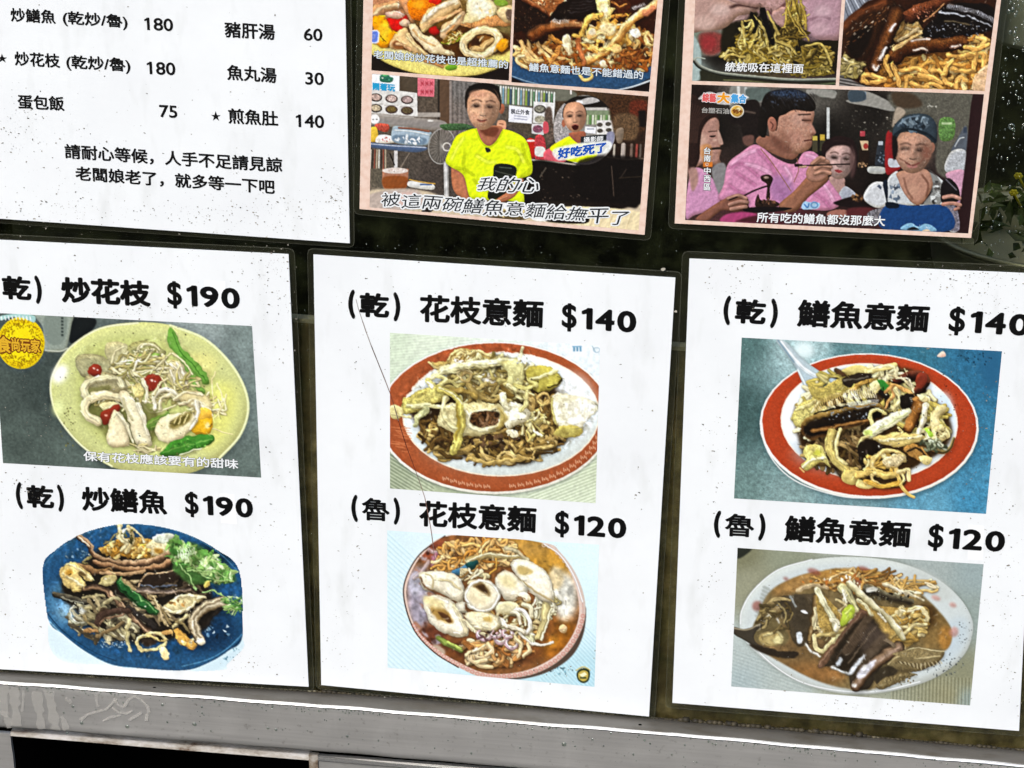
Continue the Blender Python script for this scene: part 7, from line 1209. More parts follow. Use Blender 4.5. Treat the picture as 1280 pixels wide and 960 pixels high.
for u, v_ in ((1273, 220), (1267, 241)):
    p = P(u, v_, .10); b = MB()
    for k_ in range(6): a = k_*1.05; b.ball((p[0]+.0016*math.cos(a), .10, p[2]+.0013*math.sin(a)), (.0013, .001, .0011), 8, 5)
    b.ball((p[0], .0985, p[2]), (.001, .0008, .001), 8, 5); b.tube([(p[0], .101, p[2]), (p[0]+.01, .13, p[2]-.02)], .0008, 6)
    b.build('flower', M_flower, t, smooth=True)
M_haze = mat('reflection_grey', '#c3c9bd', .5, k=.9)
c1 = P(1287, 6, .034); t = thing('added_haze_tub', (c1[0], .034, c1[2]-.02), 'added round tub standing in for the grey sky reflection at the upper right', 'tub')  # added body whose pale grey stands in for a reflection on the glass
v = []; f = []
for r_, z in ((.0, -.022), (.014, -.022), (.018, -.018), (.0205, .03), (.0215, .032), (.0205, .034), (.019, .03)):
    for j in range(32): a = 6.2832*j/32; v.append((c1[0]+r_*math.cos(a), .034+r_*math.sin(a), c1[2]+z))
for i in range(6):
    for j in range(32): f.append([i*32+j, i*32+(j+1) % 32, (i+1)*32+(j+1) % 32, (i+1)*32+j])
obj('haze_tub_wall', v, f, M_haze, t, smooth=True)

# steel rail
YL = -.0175
back = [(-80, 836), (0, 841), (220, 855.6), (460, 871), (640, 884), (840, 902), (1280, 940.5), (1360, 948)]
front = [(-80, 847), (0, 852.8), (220, 869), (460, 887), (640, 902), (840, 917.8), (1280, 957.3), (1360, 965)]
N = 240; us = np.linspace(-80, 1360, N)
vb = np.interp(us, *zip(*back)); vf = np.interp(us, *zip(*front))
for _ in range(3):
    vb[1:-1] = (vb[:-2]+vb[1:-1]*2+vb[2:])/4
ra = [P(u, v) for u, v in zip(us, vb)]; rf = [P(u, v, YL) for u, v in zip(us, vf)]
t = thing('steel_rail', (0, 0, zb-.03), 'wet dull steel rail with a bright top edge running under the menus', 'rail')
rbv = .0018; hgt = .0345
rows = []
for i in range(N):
    x = rf[i][0]; zf = rf[i][2]+.0003*math.sin(i*.31)*math.sin(i*.083); zk = ra[i][2]; dy = .00025*math.sin(i*.17)*math.sin(i*.05)
    rows.append([(x, .0038, zk-.004), (x, .0035, zk), (x, -.004, zk-(zk-zf)*.25), (x, YL+.004, zf+.0002), (x, YL+rbv, zf)])
v = np.array(rows).reshape(-1, 3); K = 5
obj('ledge', v, [[i*K+j, (i+1)*K+j, (i+1)*K+j+1, i*K+j+1] for i in range(N-1) for j in range(K-1)], M_ledge, t, smooth=True)
rows = []
for i in range(N):
    x = rf[i][0]; zf = rf[i][2]+.0003*math.sin(i*.31)*math.sin(i*.083); w_ = 1+.4*abs(math.sin(i*1.7)*math.sin(i*.61))*rng.random()
    rows.append([(x, YL+rbv*(1-math.sin(a)), zf-rbv*w_*(1-math.cos(a))) for a in np.linspace(0, 1.155, 8)])
v = np.array(rows).reshape(-1, 3); K = 8
obj('top_edge', v, [[i*K+j, (i+1)*K+j, (i+1)*K+j+1, i*K+j+1] for i in range(N-1) for j in range(K-1)], M_edge, t, smooth=True)
rows = []
for i in range(N):
    x = rf[i][0]; zf = rf[i][2]+.0003*math.sin(i*.31)*math.sin(i*.083)-rbv*.9
    d = lambda h: .0003*math.sin(i*.11+h*9)*math.sin(i*.027+h*4)
    rows.append([(x, YL+d(h)*(0 if h == 0 else 1), zf-(hgt-rbv)*h) for h in (0, .12, .3, .5, .7, .9, 1)]+[(x, YL+.0012, zf-hgt), (x, YL+.012, zf-hgt)])
v = np.array(rows).reshape(-1, 3); K = 9
obj('front_face', v, [[i*K+j, (i+1)*K+j, (i+1)*K+j+1, i*K+j+1] for i in range(N-1) for j in range(K-1)], M_steel, t, smooth=True)
for u, v_ in ((193, 861), (800, 908)):
    i = int((u+80)/1440*(N-1)); z = (ra[i][2]*.45+rf[i][2]*.55); p = P(u, v_, YL*.5); b = MB()
    b.ball((p[0], YL*.5, ra[i][2]-(ra[i][2]-rf[i][2])*.55), (.0013, .0011, .0006), 12, 6); b.build('screw_hole', M_hole, t, smooth=True)
b = MB()
for i in range(300):
    u = rng.random()*1290-4; k_ = int((u+80)/1440*(N-1)); h = .0012+rng.random()**2.6*.028; q = (.25+.9*rng.random()**2)*.0006
    b.ball((P(u, 900, YL)[0], YL-.0001, rf[k_][2]-h), (q, q*.45, q*(1+.8*rng.random())), 8, 5)
for i in range(520):
    u = 20+rng.random()*1270; k_ = int((u+80)/1440*(N-1))
    if math.sin(u*.021)+.6*math.sin(u*.057) < -.1: continue
    q = (.3+.8*rng.random()**2)*.00055; b.ball((P(u, 900, YL)[0], YL-.0002, rf[k_][2]-.0016-rng.random()**2*.0035), (q, q*.6, q*(1+1.2*rng.random())), 8, 5)
for u, v_, q in ((102, 903.5, 3), (159, 908, 3.6), (243, 905, 3.6), (91, 883, 2.6), (203, 881, 2.4), (345, 912, 2.6), (434, 920, 2.6), (84, 916, 2.4), (705, 930, 4), (335, 910, 2.4)):
    p = P(u, v_, YL); b.ball((p[0], YL-.0001, p[2]), (q*.0004, q*.0002, q*.0004), 12, 6)
tag(b.build('water_droplets', M_drop, t, smooth=True), kind='stuff')
M_scale = mat('chalky_stain', '#c0beb8', .5, k=1.); M_scale.node_tree.nodes['Principled BSDF'].inputs['Alpha'].default_value = .34
b = MB()
_ns = [0]
def stain(pts, w_):
    _ns[0] += 1; pts = [np.array(P(u, v_, YL-.00045-_ns[0]*6e-6)) for u, v_ in pts]; L = []; Rr = []
    for i, p in enumerate(pts):
        d = pts[min(i+1, len(pts)-1)]-pts[max(i-1, 0)]; d /= np.linalg.norm(d)+1e-9; s_ = np.array([-d[2], 0, d[0]])*w_*.0004*(.5+.8*rng.random())
        L.append(p+s_); Rr.append(p-s_)
    n = len(pts); b.add(L+Rr, [[i, i+1, n+i+1, n+i] for i in range(n-1)])
def wiggle(a, c, n=9, amp=2.): return [(a[0]+(c[0]-a[0])*s_+amp*(rng.random()-.5), a[1]+(c[1]-a[1])*s_+amp*.5*(rng.random()-.5)) for s_ in np.linspace(0, 1, n)]
for a, c, w_ in (((3, 858), (6, 896), 9), ((18, 860), (21, 908), 9), ((5, 890), (12, 910), 6), ((46, 864), (52, 911), 8), ((62, 864), (70, 912), 8), ((78, 895), (84, 912), 6), ((30, 862), (28, 890), 3), ((83, 873), (90, 880), 4), ((120, 868), (122, 884), 2.4)): stain(wiggle(a, c), w_)
for pts in ([(100, 900), (108, 893), (120, 889), (132, 886), (141, 877), (145, 872)], [(128, 901), (138, 896), (150, 894)], [(142, 872), (147, 880), (154, 884)], [(155, 884), (160, 874), (168, 870), (176, 874), (184, 883), (186, 891)], [(160, 900), (170, 895), (177, 890)], [(140, 884), (148, 890), (158, 892), (165, 888)], [(183, 892), (182, 901)]):
    for k_ in range(2): stain([(u+rng.random(), v_+rng.random()) for u, v_ in pts], 2.6)
tag(b.build('limescale_stain', M_scale, t), kind=None)

# grime packed along the joint of glass and rail
b = MB()
for i in range(0, N-1):
    if rng.random() < .06: continue
    n_ = .0005+.0011*abs(math.sin(i*.37)*math.sin(i*.119+1))*rng.random()+(.0012*rng.random() if us[i] > 840 and us[i] < 1080 else 0)
    p = np.array(ra[i]); q = np.array(ra[i+1]); b.tube([(p[0], .0022, p[2]+n_*.3), ((p[0]+q[0])/2, .0018-.0005*rng.random(), (p[2]+q[2])/2+n_*.6), (q[0]+.0002, .0022, q[2]+n_*.3)], [n_, n_*(.8+.5*rng.random()), n_], 6)
tag(b.build('grime_line', M_seal, smooth=True), 'crusty black line of grime where the glass meets the steel rail', 'grime')

# lower frame under the rail: post, bar, rusty joint, panel round a black opening
YF = -.0115
t = thing('lower_frame', (0, YF, zb-.12), 'worn steel frame with a rusty joint round the black opening under the rail', 'frame')
zlow = zb-.1
def column(name, u0, u1, vtop, m_, y0=YF, y1=YF+.003):
    a = P(u0, vtop, y0); c = P(u1, vtop+(u1-u0)*.075, y0); b = MB(); n = 10
    e = [(a[0]+.0006*(rng.random()-.5), a[2]-(a[2]-zlow)*s_) for s_ in np.linspace(0, 1, n)]; e2 = [(c[0]+.0006*(rng.random()-.5), c[2]-(c[2]-zlow)*s_) for s_ in np.linspace(0, 1, n)]
    b.slab(e2+e[::-1], y0, y1); return b.build(name, m_, t)
column('post', -60, 13, 912, M_steel, YF); column('rusty_joint', 386, 397, 944, M_rust, YF-.001); column('panel', 398, 1400, 945, M_steel, YF)
b = MB(); q = XZ((13.5, 914), (100, 920.5), (200, 928), (300, 936), (386, 943), y=YF); lo = XZ((13.5, 919.5), (100, 926.5), (200, 935), (300, 943), (386, 950), y=YF)
b.slab(lo+q[::-1], YF-.0004, YF+.012); b.build('top_bar', M_bar, t)
b = MB(); q = XZ((398, 945), (1400, 1030), y=YF); b.slab([(q[0][0], q[0][1]-.0021), (q[1][0], q[1][1]-.0021), q[1], q[0]], YF-.0016, YF-.0002); b.build('panel_edge', M_edge, t)
b = MB(); b.box(xl, xr, .06, .07, zlow-.02, zb+.004); tag(b.build('recess_shade', M_hole), 'black panel standing in for the shade in the opening under the steel rail', 'recess')

# ---------------------------------------------------------------- sheets
_font = {}
def glyphs(text, flag=True):
    if (text, flag) not in _font:
        cu = bpy.data.curves.new('text', 'FONT'); cu.body = text; cu.resolution_u = 4
        o = bpy.data.objects.new('text', cu); COL.objects.link(o)
        dg = bpy.context.evaluated_depsgraph_get(); me = o.evaluated_get(dg).to_mesh()
        v = np.array([q.co[:2] for q in me.vertices]); f = [list(p.vertices) for p in me.polygons]
        o.evaluated_get(dg).to_mesh_clear(); bpy.data.objects.remove(o); bpy.data.curves.remove(cu)
        for i_, ch in enumerate(text):                      # a figure one with its flag
            if flag and ch == '1':
                w_ = glyphs('1', False)[0]; bar = w_[:, 0].max()-w_[:, 0].min(); x_ = glyphs(text[:i_+1], False)[0][:, 0].max(); tp = w_[:, 1].max()
                n_ = len(v); v = np.concatenate([v, [(x_-bar*.6, tp), (x_-bar-.13, tp-.105), (x_-bar-.13, tp-.17), (x_-bar*.5, tp-.09)]]); f = f+[[n_, n_+1, n_+2, n_+3]]
        _font[text, flag] = (v, f)
    return _font[text, flag]

def letter(name, text, x0, y0, x1, y1, h, mt, parent, y, bold=.02, steps=10, jig=0., fit=True):
    """lettering whose ink box has the lower left (x0, y0), lower right (x1, y1) and height h (photo units)"""
    v, f = glyphs(text)
    if jig:                                                 # brush-written: each character leans and shifts a little
        V0, F0, x_ = [], [], 0.
        for i_, ch in enumerate(text):
            a_, fc = glyphs(ch); a_ = a_-[(a_[:, 0].min()+a_[:, 0].max())/2, .36]; q_ = np.random.default_rng(i_*7+len(text))
            sc_, th, sh = .92+.2*q_.random(), (q_.random()-.5)*.2, .12+.16*q_.random()
            a_ = np.stack([a_[:, 0]+sh*a_[:, 1], a_[:, 1]+.06*a_[:, 0]], 1)*sc_
            a_ = a_@np.array([[math.cos(th), math.sin(th)], [-math.sin(th), math.cos(th)]])+[x_, .36+.05*(q_.random()-.5)]
            n_ = sum(len(q) for q in V0); F0 += [[p+n_ for p in q] for q in fc]; V0.append(a_); x_ += 1.
        v, f = np.concatenate(V0), F0
    lo, hi = v.min(0)-bold, v.max(0)+bold
    A = P(x0, y0, y); B = P(x1, y1, y); s_ = slope((x0+x1)/2); T = P(x0-s_*h, y0-h, y)
    ex, ez = (B-A)/(hi[0]-lo[0]), (T-A)/(hi[1]-lo[1])
    n = len(v); V = []; F = []
    offs = [(0, 0)]+[(bold*math.cos(a), bold*math.sin(a)) for a in np.linspace(0, 6.2832, steps, endpoint=False)] if bold else [(0, 0)]
    for k_, (dx, dz) in enumerate(offs):
        q = v+np.array([dx, dz])-lo
        p = A+q[:, :1]*ex+q[:, 1:]*ez; p[:, 1] = y-k_*2.5e-6
        V.append(p); F += [[i+k_*n for i in fc] for fc in f]
    return obj(name, np.concatenate(V), F, mt, parent)

def outlined(name, text, x0, y0, x1, y1, h, parent, y, m1=None, m2=None, b1=.018, b2=.06, jig=0.):
    g_ = (b2-b1)*h
    o = letter(name, text, x0, y0, x1, y1, h, m1 or M_white, parent, y-.00004, b1, jig=jig)
    letter('lettering_outline', text, x0-g_, y0+g_*1.0, x1+g_, y1+g_*1.0, h+2*g_, m2 or M_outline, parent, y, b2, 12, jig)
    return o

YP, YI, YT = -.0006, -.00066, -.00073                        # depths: paper face, printed photo, lettering
def rounded(q, r, n=6):
    out = []; m_ = len(q); q = [np.array(p, float) for p in q]
    for i in range(m_):
        p, a, c = q[i], q[i-1], q[(i+1) % m_]; da = (a-p)/np.linalg.norm(a-p); dc = (c-p)/np.linalg.norm(c-p)
        for s_ in np.linspace(0, 1, n):
            out.append((p+da*r*(1-s_))*(1-s_)+(p+dc*r*s_)*s_ + (da*r*(1-s_)*s_+dc*r*s_*(1-s_))*0)
    return out

def sheet(name, quad, label, paper=None, margin=.0036, group=None, film_top=True):
    q = np.array(XZ(*quad)); c_ = q.mean(0)
    t = thing(name, (c_[0], 0, min(q[:, 1])), label, 'menu sheet' if 'menu' in name else 'poster', group)
    d = [q[i] for i in range(4)]
    ex = (q[1]-q[0])/np.linalg.norm(q[1]-q[0]); ez = (q[0]-q[3])/np.linalg.norm(q[0]-q[3])
    out = [q[0]-ex*margin+ez*margin, q[1]+ex*margin+ez*margin, q[2]+ex*margin-ez*margin, q[3]-ex*margin-ez*margin]
    ro = rounded(out, .0042); n = len(ro)
    b = MB(); b.slab(ro, .0009, .0002); b.build('film', M_film, t)
    b = MB(); ri = [p+(c_-p)/np.linalg.norm(c_-p)*.0005 for p in ro]
    b.add([(p[0], .0001, p[1]) for p in ro]+[(p[0], .00005, p[1]) for p in ri], [[i, (i+1) % n, n+(i+1) % n, n+i] for i in range(n)]); b.build('film_edge', M_filmedge, t)
    b = MB(); b.slab([q[3], q[2], q[1], q[0]], YP, 0.); b.build('paper', paper or M_paper, t)
    return t

def print_photo(name, k, quad, parent, step=.9, cut=None, label=None):
    q = [P(u, v, YI) for u, v in quad]
    wpx = math.hypot(quad[1][0]-quad[0][0], quad[1][1]-quad[0][1]); hpx = math.hypot(quad[3][0]-quad[0][0], quad[3][1]-quad[0][1])
    nx, nz = int(wpx/step)+1, int(hpx/step)+1
    a, c = np.meshgrid(np.linspace(0, 1, nx), np.linspace(0, 1, nz)); a, c = a.ravel()[:, None], c.ravel()[:, None]
    V = (q[0]*(1-a)+q[1]*a)*(1-c)+(q[3]*(1-a)+q[2]*a)*c
    px, py = project(V)
    C = lin(k.sample(px, py))*KA
    i = np.arange(nz*nx).reshape(nz, nx)
    F = np.stack([i[:-1, :-1].ravel(), i[1:, :-1].ravel(), i[1:, 1:].ravel(), i[:-1, 1:].ravel()], 1)
    if cut is not None:
        keep = np.zeros(len(V), bool)
        for poly in cut:
            p = np.array(poly); ins = np.zeros(len(V), bool); j = np.roll(p, 1, 0)
            for (x1, y1), (x2, y2) in zip(p, j):
                if y1 != y2: ins ^= ((y1 > py) != (y2 > py)) & (px < (x2-x1)*(py-y1)/(y2-y1)+x1)
            keep |= ins
        F = F[keep[F].all(1)]
        used = np.unique(F); mp = np.zeros(len(V), int); mp[used] = np.arange(len(used)); V, C, F = V[used], C[used], mp[F]
    return obj(name, V, F, M_ink, parent, C, label=label)

def specks(parent, blobs, n, rmax=1.1, y=YT-.00003, tone=(95, 175), box=None, extra=()):
    b = MB()
    for i in range(n):
        cx, cy, sx, sy = blobs[rng.integers(len(blobs))]
        u, v = cx+rng.normal()*sx, cy+rng.normal()*sy
        if box and not (box[0] < u < box[2] and box[1] < v < box[3]): continue
        extra = list(extra)+[(u, v, .3+rmax*rng.random()**3, tone[0]+(tone[1]-tone[0])*rng.random())]
    for u, v, r_, g_ in extra:
        p = P(u, v, y); m_ = rng.integers(5, 8); r_ *= .00043; st = .7+.9*rng.random()
        a = np.sort(rng.random(m_))*6.283; rr = r_*(.65+.6*rng.random(m_))
        b.add(np.stack([p[0]+rr*np.cos(a)*st, np.full(m_, y), p[2]+rr*np.sin(a)], 1), [list(range(m_))[::-1]], lin(np.array([g_, g_*.96, g_*.88])/255)*KA)
    tag(b.build('dirt_specks', M_ink, parent), kind='stuff')

def patch(parent, quad):
    b = MB(); b.slab([*XZ(*quad, y=YI)][::-1], YI, YI+.00004); b.build('price_patch', M_patch, parent)

def sub(x0, y0, x1, y1, h, a, c, lift, hh):                # a piece of a lettering box: from a to c along, lifted, with height hh
    return x0+(x1-x0)*a, y0+(y1-y0)*a-lift*h, x0+(x1-x0)*c, y0+(y1-y0)*c-lift*h, h*hh

def dish(text, x0, y0, x1, y1, h, parent, bold):
    if text[0] == '(':
        for ch, a, c, l, hh, bd in (('(', 0, .135, .02, 1, .075), (text[1], .215, .785, .1, .84, bold), (')', .865, 1, 0, 1, .075)):
            letter('dish_name', ch, *sub(x0, y0, x1, y1, h, a, c, l, hh), M_black, parent, YT, bd)
    else: letter('dish_name', text, x0, y0, x1, y1, h, M_black, parent, YT, bold)

def price(text, x0, y0, x1, y1, h, parent):
    letter('price', '$', *sub(x0, y0, x1, y1, h, 0, .2, 0, 1), M_black, parent, YT-.00003, .022)
    n = len(text)-1; gap = .035; wd = (.735-gap*(n-1))/(n-.42); p = .265
    for ch in text[1:]:
        w_ = wd*(.58 if ch == '1' else 1)
        letter('price', ch, *sub(x0, y0, x1, y1, h, p, p+w_, .125, .76), M_black, parent, YT-.00003, .036); p += w_+gap

# price list
t = sheet('price_menu', [(-300, -262), (427, -262), (437.4, 303.7), (-310, 251)], 'large white price list with small black dish names and starred items', group='laminated sheets on the glass', margin=.0032)
for n_, tx, x0, y0, x1, y1, h in (
    ('dish_name', '炒鱔魚', 13.7, 27, 70, 30, 17.5), ('dish_name', '(乾炒/魯)', 79, 32.5, 160, 38, 19.5), ('price', '180', 180.8, 37.5, 216.7, 39.3, 16),
    ('dish_name', '豬肝湯', 281, 46.7, 344, 50.3, 20), ('price', '60', 379.9, 50.6, 403.2, 51.5, 15.6),
    ('star', '★', -3, 77.6, 9.3, 78.4, 11), ('dish_name', '炒花枝', 18.7, 82, 75.5, 85.2, 18), ('dish_name', '(乾炒/魯)', 83.4, 88, 163.5, 92.7, 20), ('price', '180', 184, 92.8, 219.6, 94.4, 16.2),
    ('dish_name', '魚丸湯', 284, 100, 346, 104.2, 19.5), ('price', '30', 381.7, 105.6, 405, 106.6, 15.8),
    ('dish_name', '蛋包飯', 22.6, 136.2, 80.9, 139, 18.5), ('price', '75', 199.5, 146.5, 222, 147.8, 15.6),
    ('star', '★', 264, 150.6, 276, 151.15, 12), ('dish_name', '煎魚肚', 285.7, 154.5, 347.9, 158.2, 19.5), ('price', '140', 370, 158.9, 405.4, 160.4, 16.2)):
    letter(n_, tx, x0, y0, x1, y1, h, M_black, t, YT, 0 if n_ == 'star' else (.026 if n_ == 'dish_name' else .02))
letter('notice', '請耐心等候，人手不足請見諒', 81.2, 198.5, 353, 216.4, 19, M_black, t, YT, .026)
letter('notice', '老闆娘老了，就多等一下吧', 94.5, 225.9, 343.7, 243.4, 18.6, M_black, t, YT, .026)
specks(t, [(40, 262, 70, 14), (300, 262, 70, 16), (180, 265, 120, 14), (20, 155, 20, 22), (60, 200, 60, 40), (340, 270, 40, 16), (220, 150, 160, 90), (420, 250, 12, 30)], 1040, 1.15, box=(-6, 0, 433, 298))

# two posters of stills
SHT = 'laminated sheets on the glass'
t = sheet('still_poster', [(459, -245), (847, -228), (805.8, 293.1), (449.7, 260.8)], 'cream bordered poster whose large still shows a man in a bright yellow shirt', M_pink, .0038, SHT)
k = ink_clip_squid(); ph = print_photo('printed_photo', k, [(467, -30), (641.15, -18), (636, 100.7), (464.2, 87.8)], t, label='printed still of squid rings and peppers on a yellow plate')
outlined('caption', '老闆娘的炒花枝也是超推薦的', 466.9, 73, 635, 86.3, 10.6, ph, YT, M_pale)
k = ink_clip_eel(); ph = print_photo('printed_photo', k, [(644.2, -17), (822.5, -5), (811.3, 114.6), (639.2, 102.7)], t, label='printed still of dark eel over golden noodles')
outlined('caption', '鱔魚意麵也是不能錯過的', 661, 89, 803.8, 99.4, 10.8, ph, YT, M_pale)
k = ink_clip_diner(); ph = print_photo('printed_photo', k, [(465.2, 92), (810.6, 120.4), (798.3, 288), (462, 259)], t, label='printed still of a seated man in a bright yellow shirt')
outlined('caption', '我的心', 596.8, 239.3, 673, 241.5, 19.5, ph, YT, M_outline, M_white, .004, .085, jig=1)
outlined('caption', '被這兩碗鱔魚意麵給撫平了', 476.7, 258.8, 786, 283.6, 21, ph, YT, M_outline, M_white, .004, .085, jig=1)
outlined('caption', '好吃死了', 697, 199, 757.8, 190.5, 13.5, ph, YT, M_blue, M_white, .05, .1)
letter('caption', '攝影師', 729.5, 178, 754, 176.3, 6.6, M_white, ph, YT, .02)
outlined('programme_title', '鬧著玩', 465.8, 112.6, 494, 114.6, 9.6, ph, YT, M_cyan, M_white, .05, .08)
letter('notice', '禁止外食', 638.4, 142.2, 662, 143.8, 6.4, M_grey, ph, YT, .03)
t = sheet('tasting_poster', [(868, -240), (1279, -222), (1213.9, 297), (843.4, 278.8)], 'cream bordered poster whose large still shows people in pink shirts tasting eel', M_pink, .0038, SHT)
k = ink_clip_lift(); ph = print_photo('printed_photo', k, [(870, -27), (1053.4, -20), (1044.5, 106.5), (865.2, 100.9)], t, label='printed still of noodles lifted with chopsticks between hands')
outlined('caption', '統統吸在這裡面', 906, 89.3, 1004, 91.9, 12.2, ph, YT, None, None, .02, .04)
k = ink_clip_glaze(); ph = print_photo('printed_photo', k, [(1058, -20), (1247, -10), (1230.8, 113.6), (1048.7, 107.2)], t, label='printed still of glossy brown eel over thick noodles')
k = ink_clip_tasting(); ph = print_photo('printed_photo', k, [(864.5, 105.5), (1230, 117.8), (1210.4, 291.8), (856.4, 275)], t, label='printed still of people in pink shirts at a food stall')
outlined('caption', '所有吃的鱔魚都沒那麼大', 945.6, 278, 1106, 283, 13, ph, YT, None, None, .02, .045)
for ch, v_ in (('台', 192.5), ('南', 202), ('中', 217.5), ('西', 227.5), ('區', 237.5)): outlined('caption', ch, 879.6, v_, 888.2, v_+.4, 8.4, ph, YT, None, None, .02, .07)
outlined('programme_title', '綜藝', 877.5, 127.5, 895, 128.4, 11.5, ph, YT, M_rose, M_white, .05, .11)
outlined('programme_title', '大', 896, 129, 912, 129.6, 14, ph, YT, M_orange, M_white, .06, .11)
outlined('programme_title', '集合', 913, 128.6, 933, 129.4, 11.5, ph, YT, M_azure, M_white, .05, .11)
letter('sponsor_name', '台塑石油', 877, 141, 911.5, 142.6, 7, M_stone, ph, YT, .03); letter('sponsor_name', '95+', 915.5, 141.8, 928, 142.2, 5.4, M_brown, ph, YT, .06)

# three dish menus
t = sheet('dish_menu', [(-86, 295.3), (360.9, 317.5), (386, 857.8), (-25, 834.4)], 'white menu sheet with a green plate photo above a blue plate photo', None, .0036, SHT)
patch(t, [(255, 350), (281.5, 351.6), (283, 388), (256.5, 386)]); patch(t, [(274, 617), (293, 618), (296.5, 655.5), (276, 654)])
dish('(乾)', -10, 376.6, 53.6, 380.2, 35.5, t, .042); dish('炒花枝', 77.3, 378, 188.7, 383.8, 32.5, t, .044); price('$190', 210, 385.2, 300.3, 391, 34.5, t)
dish('(乾)', 21.15, 637, 81.2, 640, 34, t, .042); dish('炒鱔魚', 103, 638.3, 209.3, 643.6, 30.5, t, .034); price('$190', 232, 646, 316.6, 651.7, 32, t)
k = ink_squid_plate(); ph = print_photo('printed_photo', k, [(-9, 391), (315, 407.5), (326.5, 597), (3.75, 578.8)], t, label='printed photo of squid and vegetables on a pale green plate')
outlined('caption', '保有花枝應該要有的甜味', 104.5, 576, 298, 586.5, 12.6, ph, YT, None, None, .022, .05)
outlined('programme_title', '食', -3, 440.5, 15, 441.6, 21, ph, YT, M_gold, M_brown, .03, .12); outlined('programme_title', '尚玩家', 15, 439, 51, 441.5, 17, ph, YT, M_gold, M_brown, .03, .12)
pl = [(132, 315), (200, 225), (320, 150), (460, 108), (580, 97), (720, 111), (860, 150), (1000, 223), (1119, 335), (1136, 655), (1140, 720), (1060, 800), (1040, 830), (840, 838), (620, 832), (460, 806), (250, 792), (170, 720), (155, 575)]
k = ink_eel_plate(); print_photo('printed_photo', k, [(50, 646), (304, 660), (310, 845), (54, 832)], t, cut=[[(20+x/4, 630+y/4) for x, y in spline(pl, 6, True)]], label='cut-out printed photo of eel and herbs on a blue plate')
specks(t, [(20, 620, 25, 60), (60, 610, 40, 10), (335, 330, 18, 14), (340, 380, 20, 40), (330, 650, 20, 60), (20, 780, 25, 30), (60, 500, 30, 60), (180, 390, 60, 4), (350, 500, 12, 120), (200, 330, 120, 14), (310, 820, 30, 20), (160, 500, 90, 60)], 1040, 1.15, box=(-4, 304, 380, 848))

t = sheet('dish_menu', [(392, 318), (844.3, 346.9), (811.3, 895), (401.8, 855.6)], 'white menu sheet crossed by a long thin scratch with two squid noodle photos', None, .0038, SHT)
dish('(乾)', 435.6, 399, 500.6, 402, 36.5, t, .042); dish('花枝意麵', 524.7, 402.4, 678.8, 410.2, 35, t, .034); price('$140', 701.9, 413.8, 795, 420.8, 35.5, t)
dish('(魯)', 439.4, 652.8, 500.3, 656.2, 34, t, .024); dish('花枝意麵', 523.75, 657.8, 670, 666.5, 33, t, .034); price('$120', 693.4, 671.2, 782.5, 677.8, 33.5, t)
k = ink_squid_noodles(); print_photo('printed_photo', k, [(487.5, 416), (750, 432), (744.5, 629), (487.5, 610.5)], t, label='printed photo of dry squid noodles on a brown rimmed plate')
k = ink_squid_soup(); print_photo('printed_photo', k, [(484, 663), (749, 681), (743, 858.5), (484.5, 834.5)], t, label='printed photo of squid noodle soup in a patterned bowl')
b = MB(); sp_ = [(445, 374), (448, 386), (453, 401), (458, 416), (464, 432), (470, 447), (476, 462), (482, 477), (487, 490), (493, 508), (498, 526), (503, 542), (508, 558), (514, 574), (520, 590), (526, 607), (531, 622), (534.5, 640), (537, 652), (539.5, 667), (541.5, 683), (543, 697)]
cs = [lin(c)*KA for c in ('#8d8580', '#9a8f88', '#5d4a44', '#7c6a62', '#6a3a34', '#5a2822', '#5a2a24', '#8a6a60')]
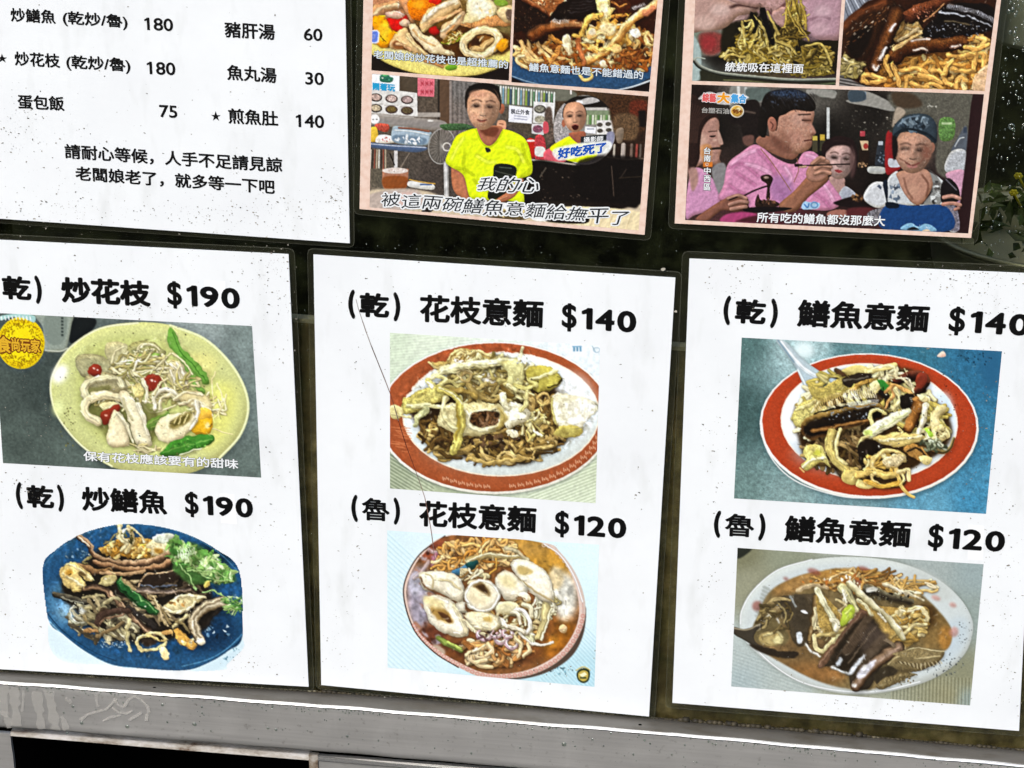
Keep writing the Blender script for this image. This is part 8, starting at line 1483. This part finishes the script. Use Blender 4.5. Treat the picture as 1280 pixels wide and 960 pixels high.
for i in range(len(sp_)-1):
    a, c = P(*sp_[i], YT-.00006), P(*sp_[i+1], YT-.00006); d = c-a; s_ = np.array([-d[2], 0, d[0]])/np.linalg.norm(d)*.00043*(.35+.35*rng.random())
    b.add([a-s_, a+s_, c+s_, c-s_], [[0, 1, 2, 3]], cs[min(i//2, 7) if rng.random() < .8 else 3])
b.build('scratch', M_ink, t)
specks(t, [(440, 690, 14, 40), (600, 400, 150, 40), (450, 440, 20, 60), (700, 840, 60, 20), (800, 600, 12, 150), (600, 360, 130, 14), (560, 870, 60, 6), (620, 560, 90, 60), (690, 840, 26, 8), (420, 800, 16, 40)], 460, 1.15, box=(396, 326, 832, 880),
       extra=[(448, 683, 2.4, 150), (829, 336.5, 3, 190), (845, 389.5, 2.4, 200), (570, 853, 1.15, 110), (534, 857, 1.3, 120), (548, 858, 1.2, 110)])

t = sheet('dish_menu', [(861.9, 323), (1302, 342), (1273.7, 913), (840.5, 877.9)], 'white speckled menu sheet with two eel noodle photos and a white spoon', None, .0044, SHT)
patch(t, [(1210.5, 656), (1230, 657.5), (1229, 701), (1209.5, 699.5)])
dish('(乾)', 903.4, 406.9, 971.25, 410.5, 37, t, .042); dish('鱔魚意麵', 995.6, 408.2, 1159.7, 415.8, 34.5, t, .034); price('$140', 1184.7, 418.6, 1286, 425, 36, t)
dish('(魯)', 891.6, 672.8, 956, 676.2, 34.2, t, .024); dish('鱔魚意麵', 979.4, 676.6, 1136.9, 684.9, 33, t, .034); price('$120', 1159, 688.2, 1255, 694.6, 34, t)
k = ink_eel_noodles(); print_photo('printed_photo', k, [(927.2, 422), (1252.5, 439), (1232.5, 642.3), (917.5, 623)], t, label='printed photo of eel noodles on a red rimmed plate with a spoon')
k = ink_eel_soup(); print_photo('printed_photo', k, [(922, 684.8), (1229.5, 705.3), (1212.5, 881.8), (914, 858)], t, label='printed photo of thick eel soup in a white dish')
specks(t, [(1240, 340, 40, 14), (1240, 380, 30, 20), (930, 350, 30, 20), (1235, 560, 20, 80), (1250, 700, 12, 60), (1255, 820, 12, 60), (900, 600, 16, 120), (1180, 350, 60, 14), (880, 760, 16, 60), (1100, 880, 60, 10), (1140, 520, 60, 60), (1060, 780, 90, 60)], 1240, 1.15, box=(868, 330, 1284, 905))
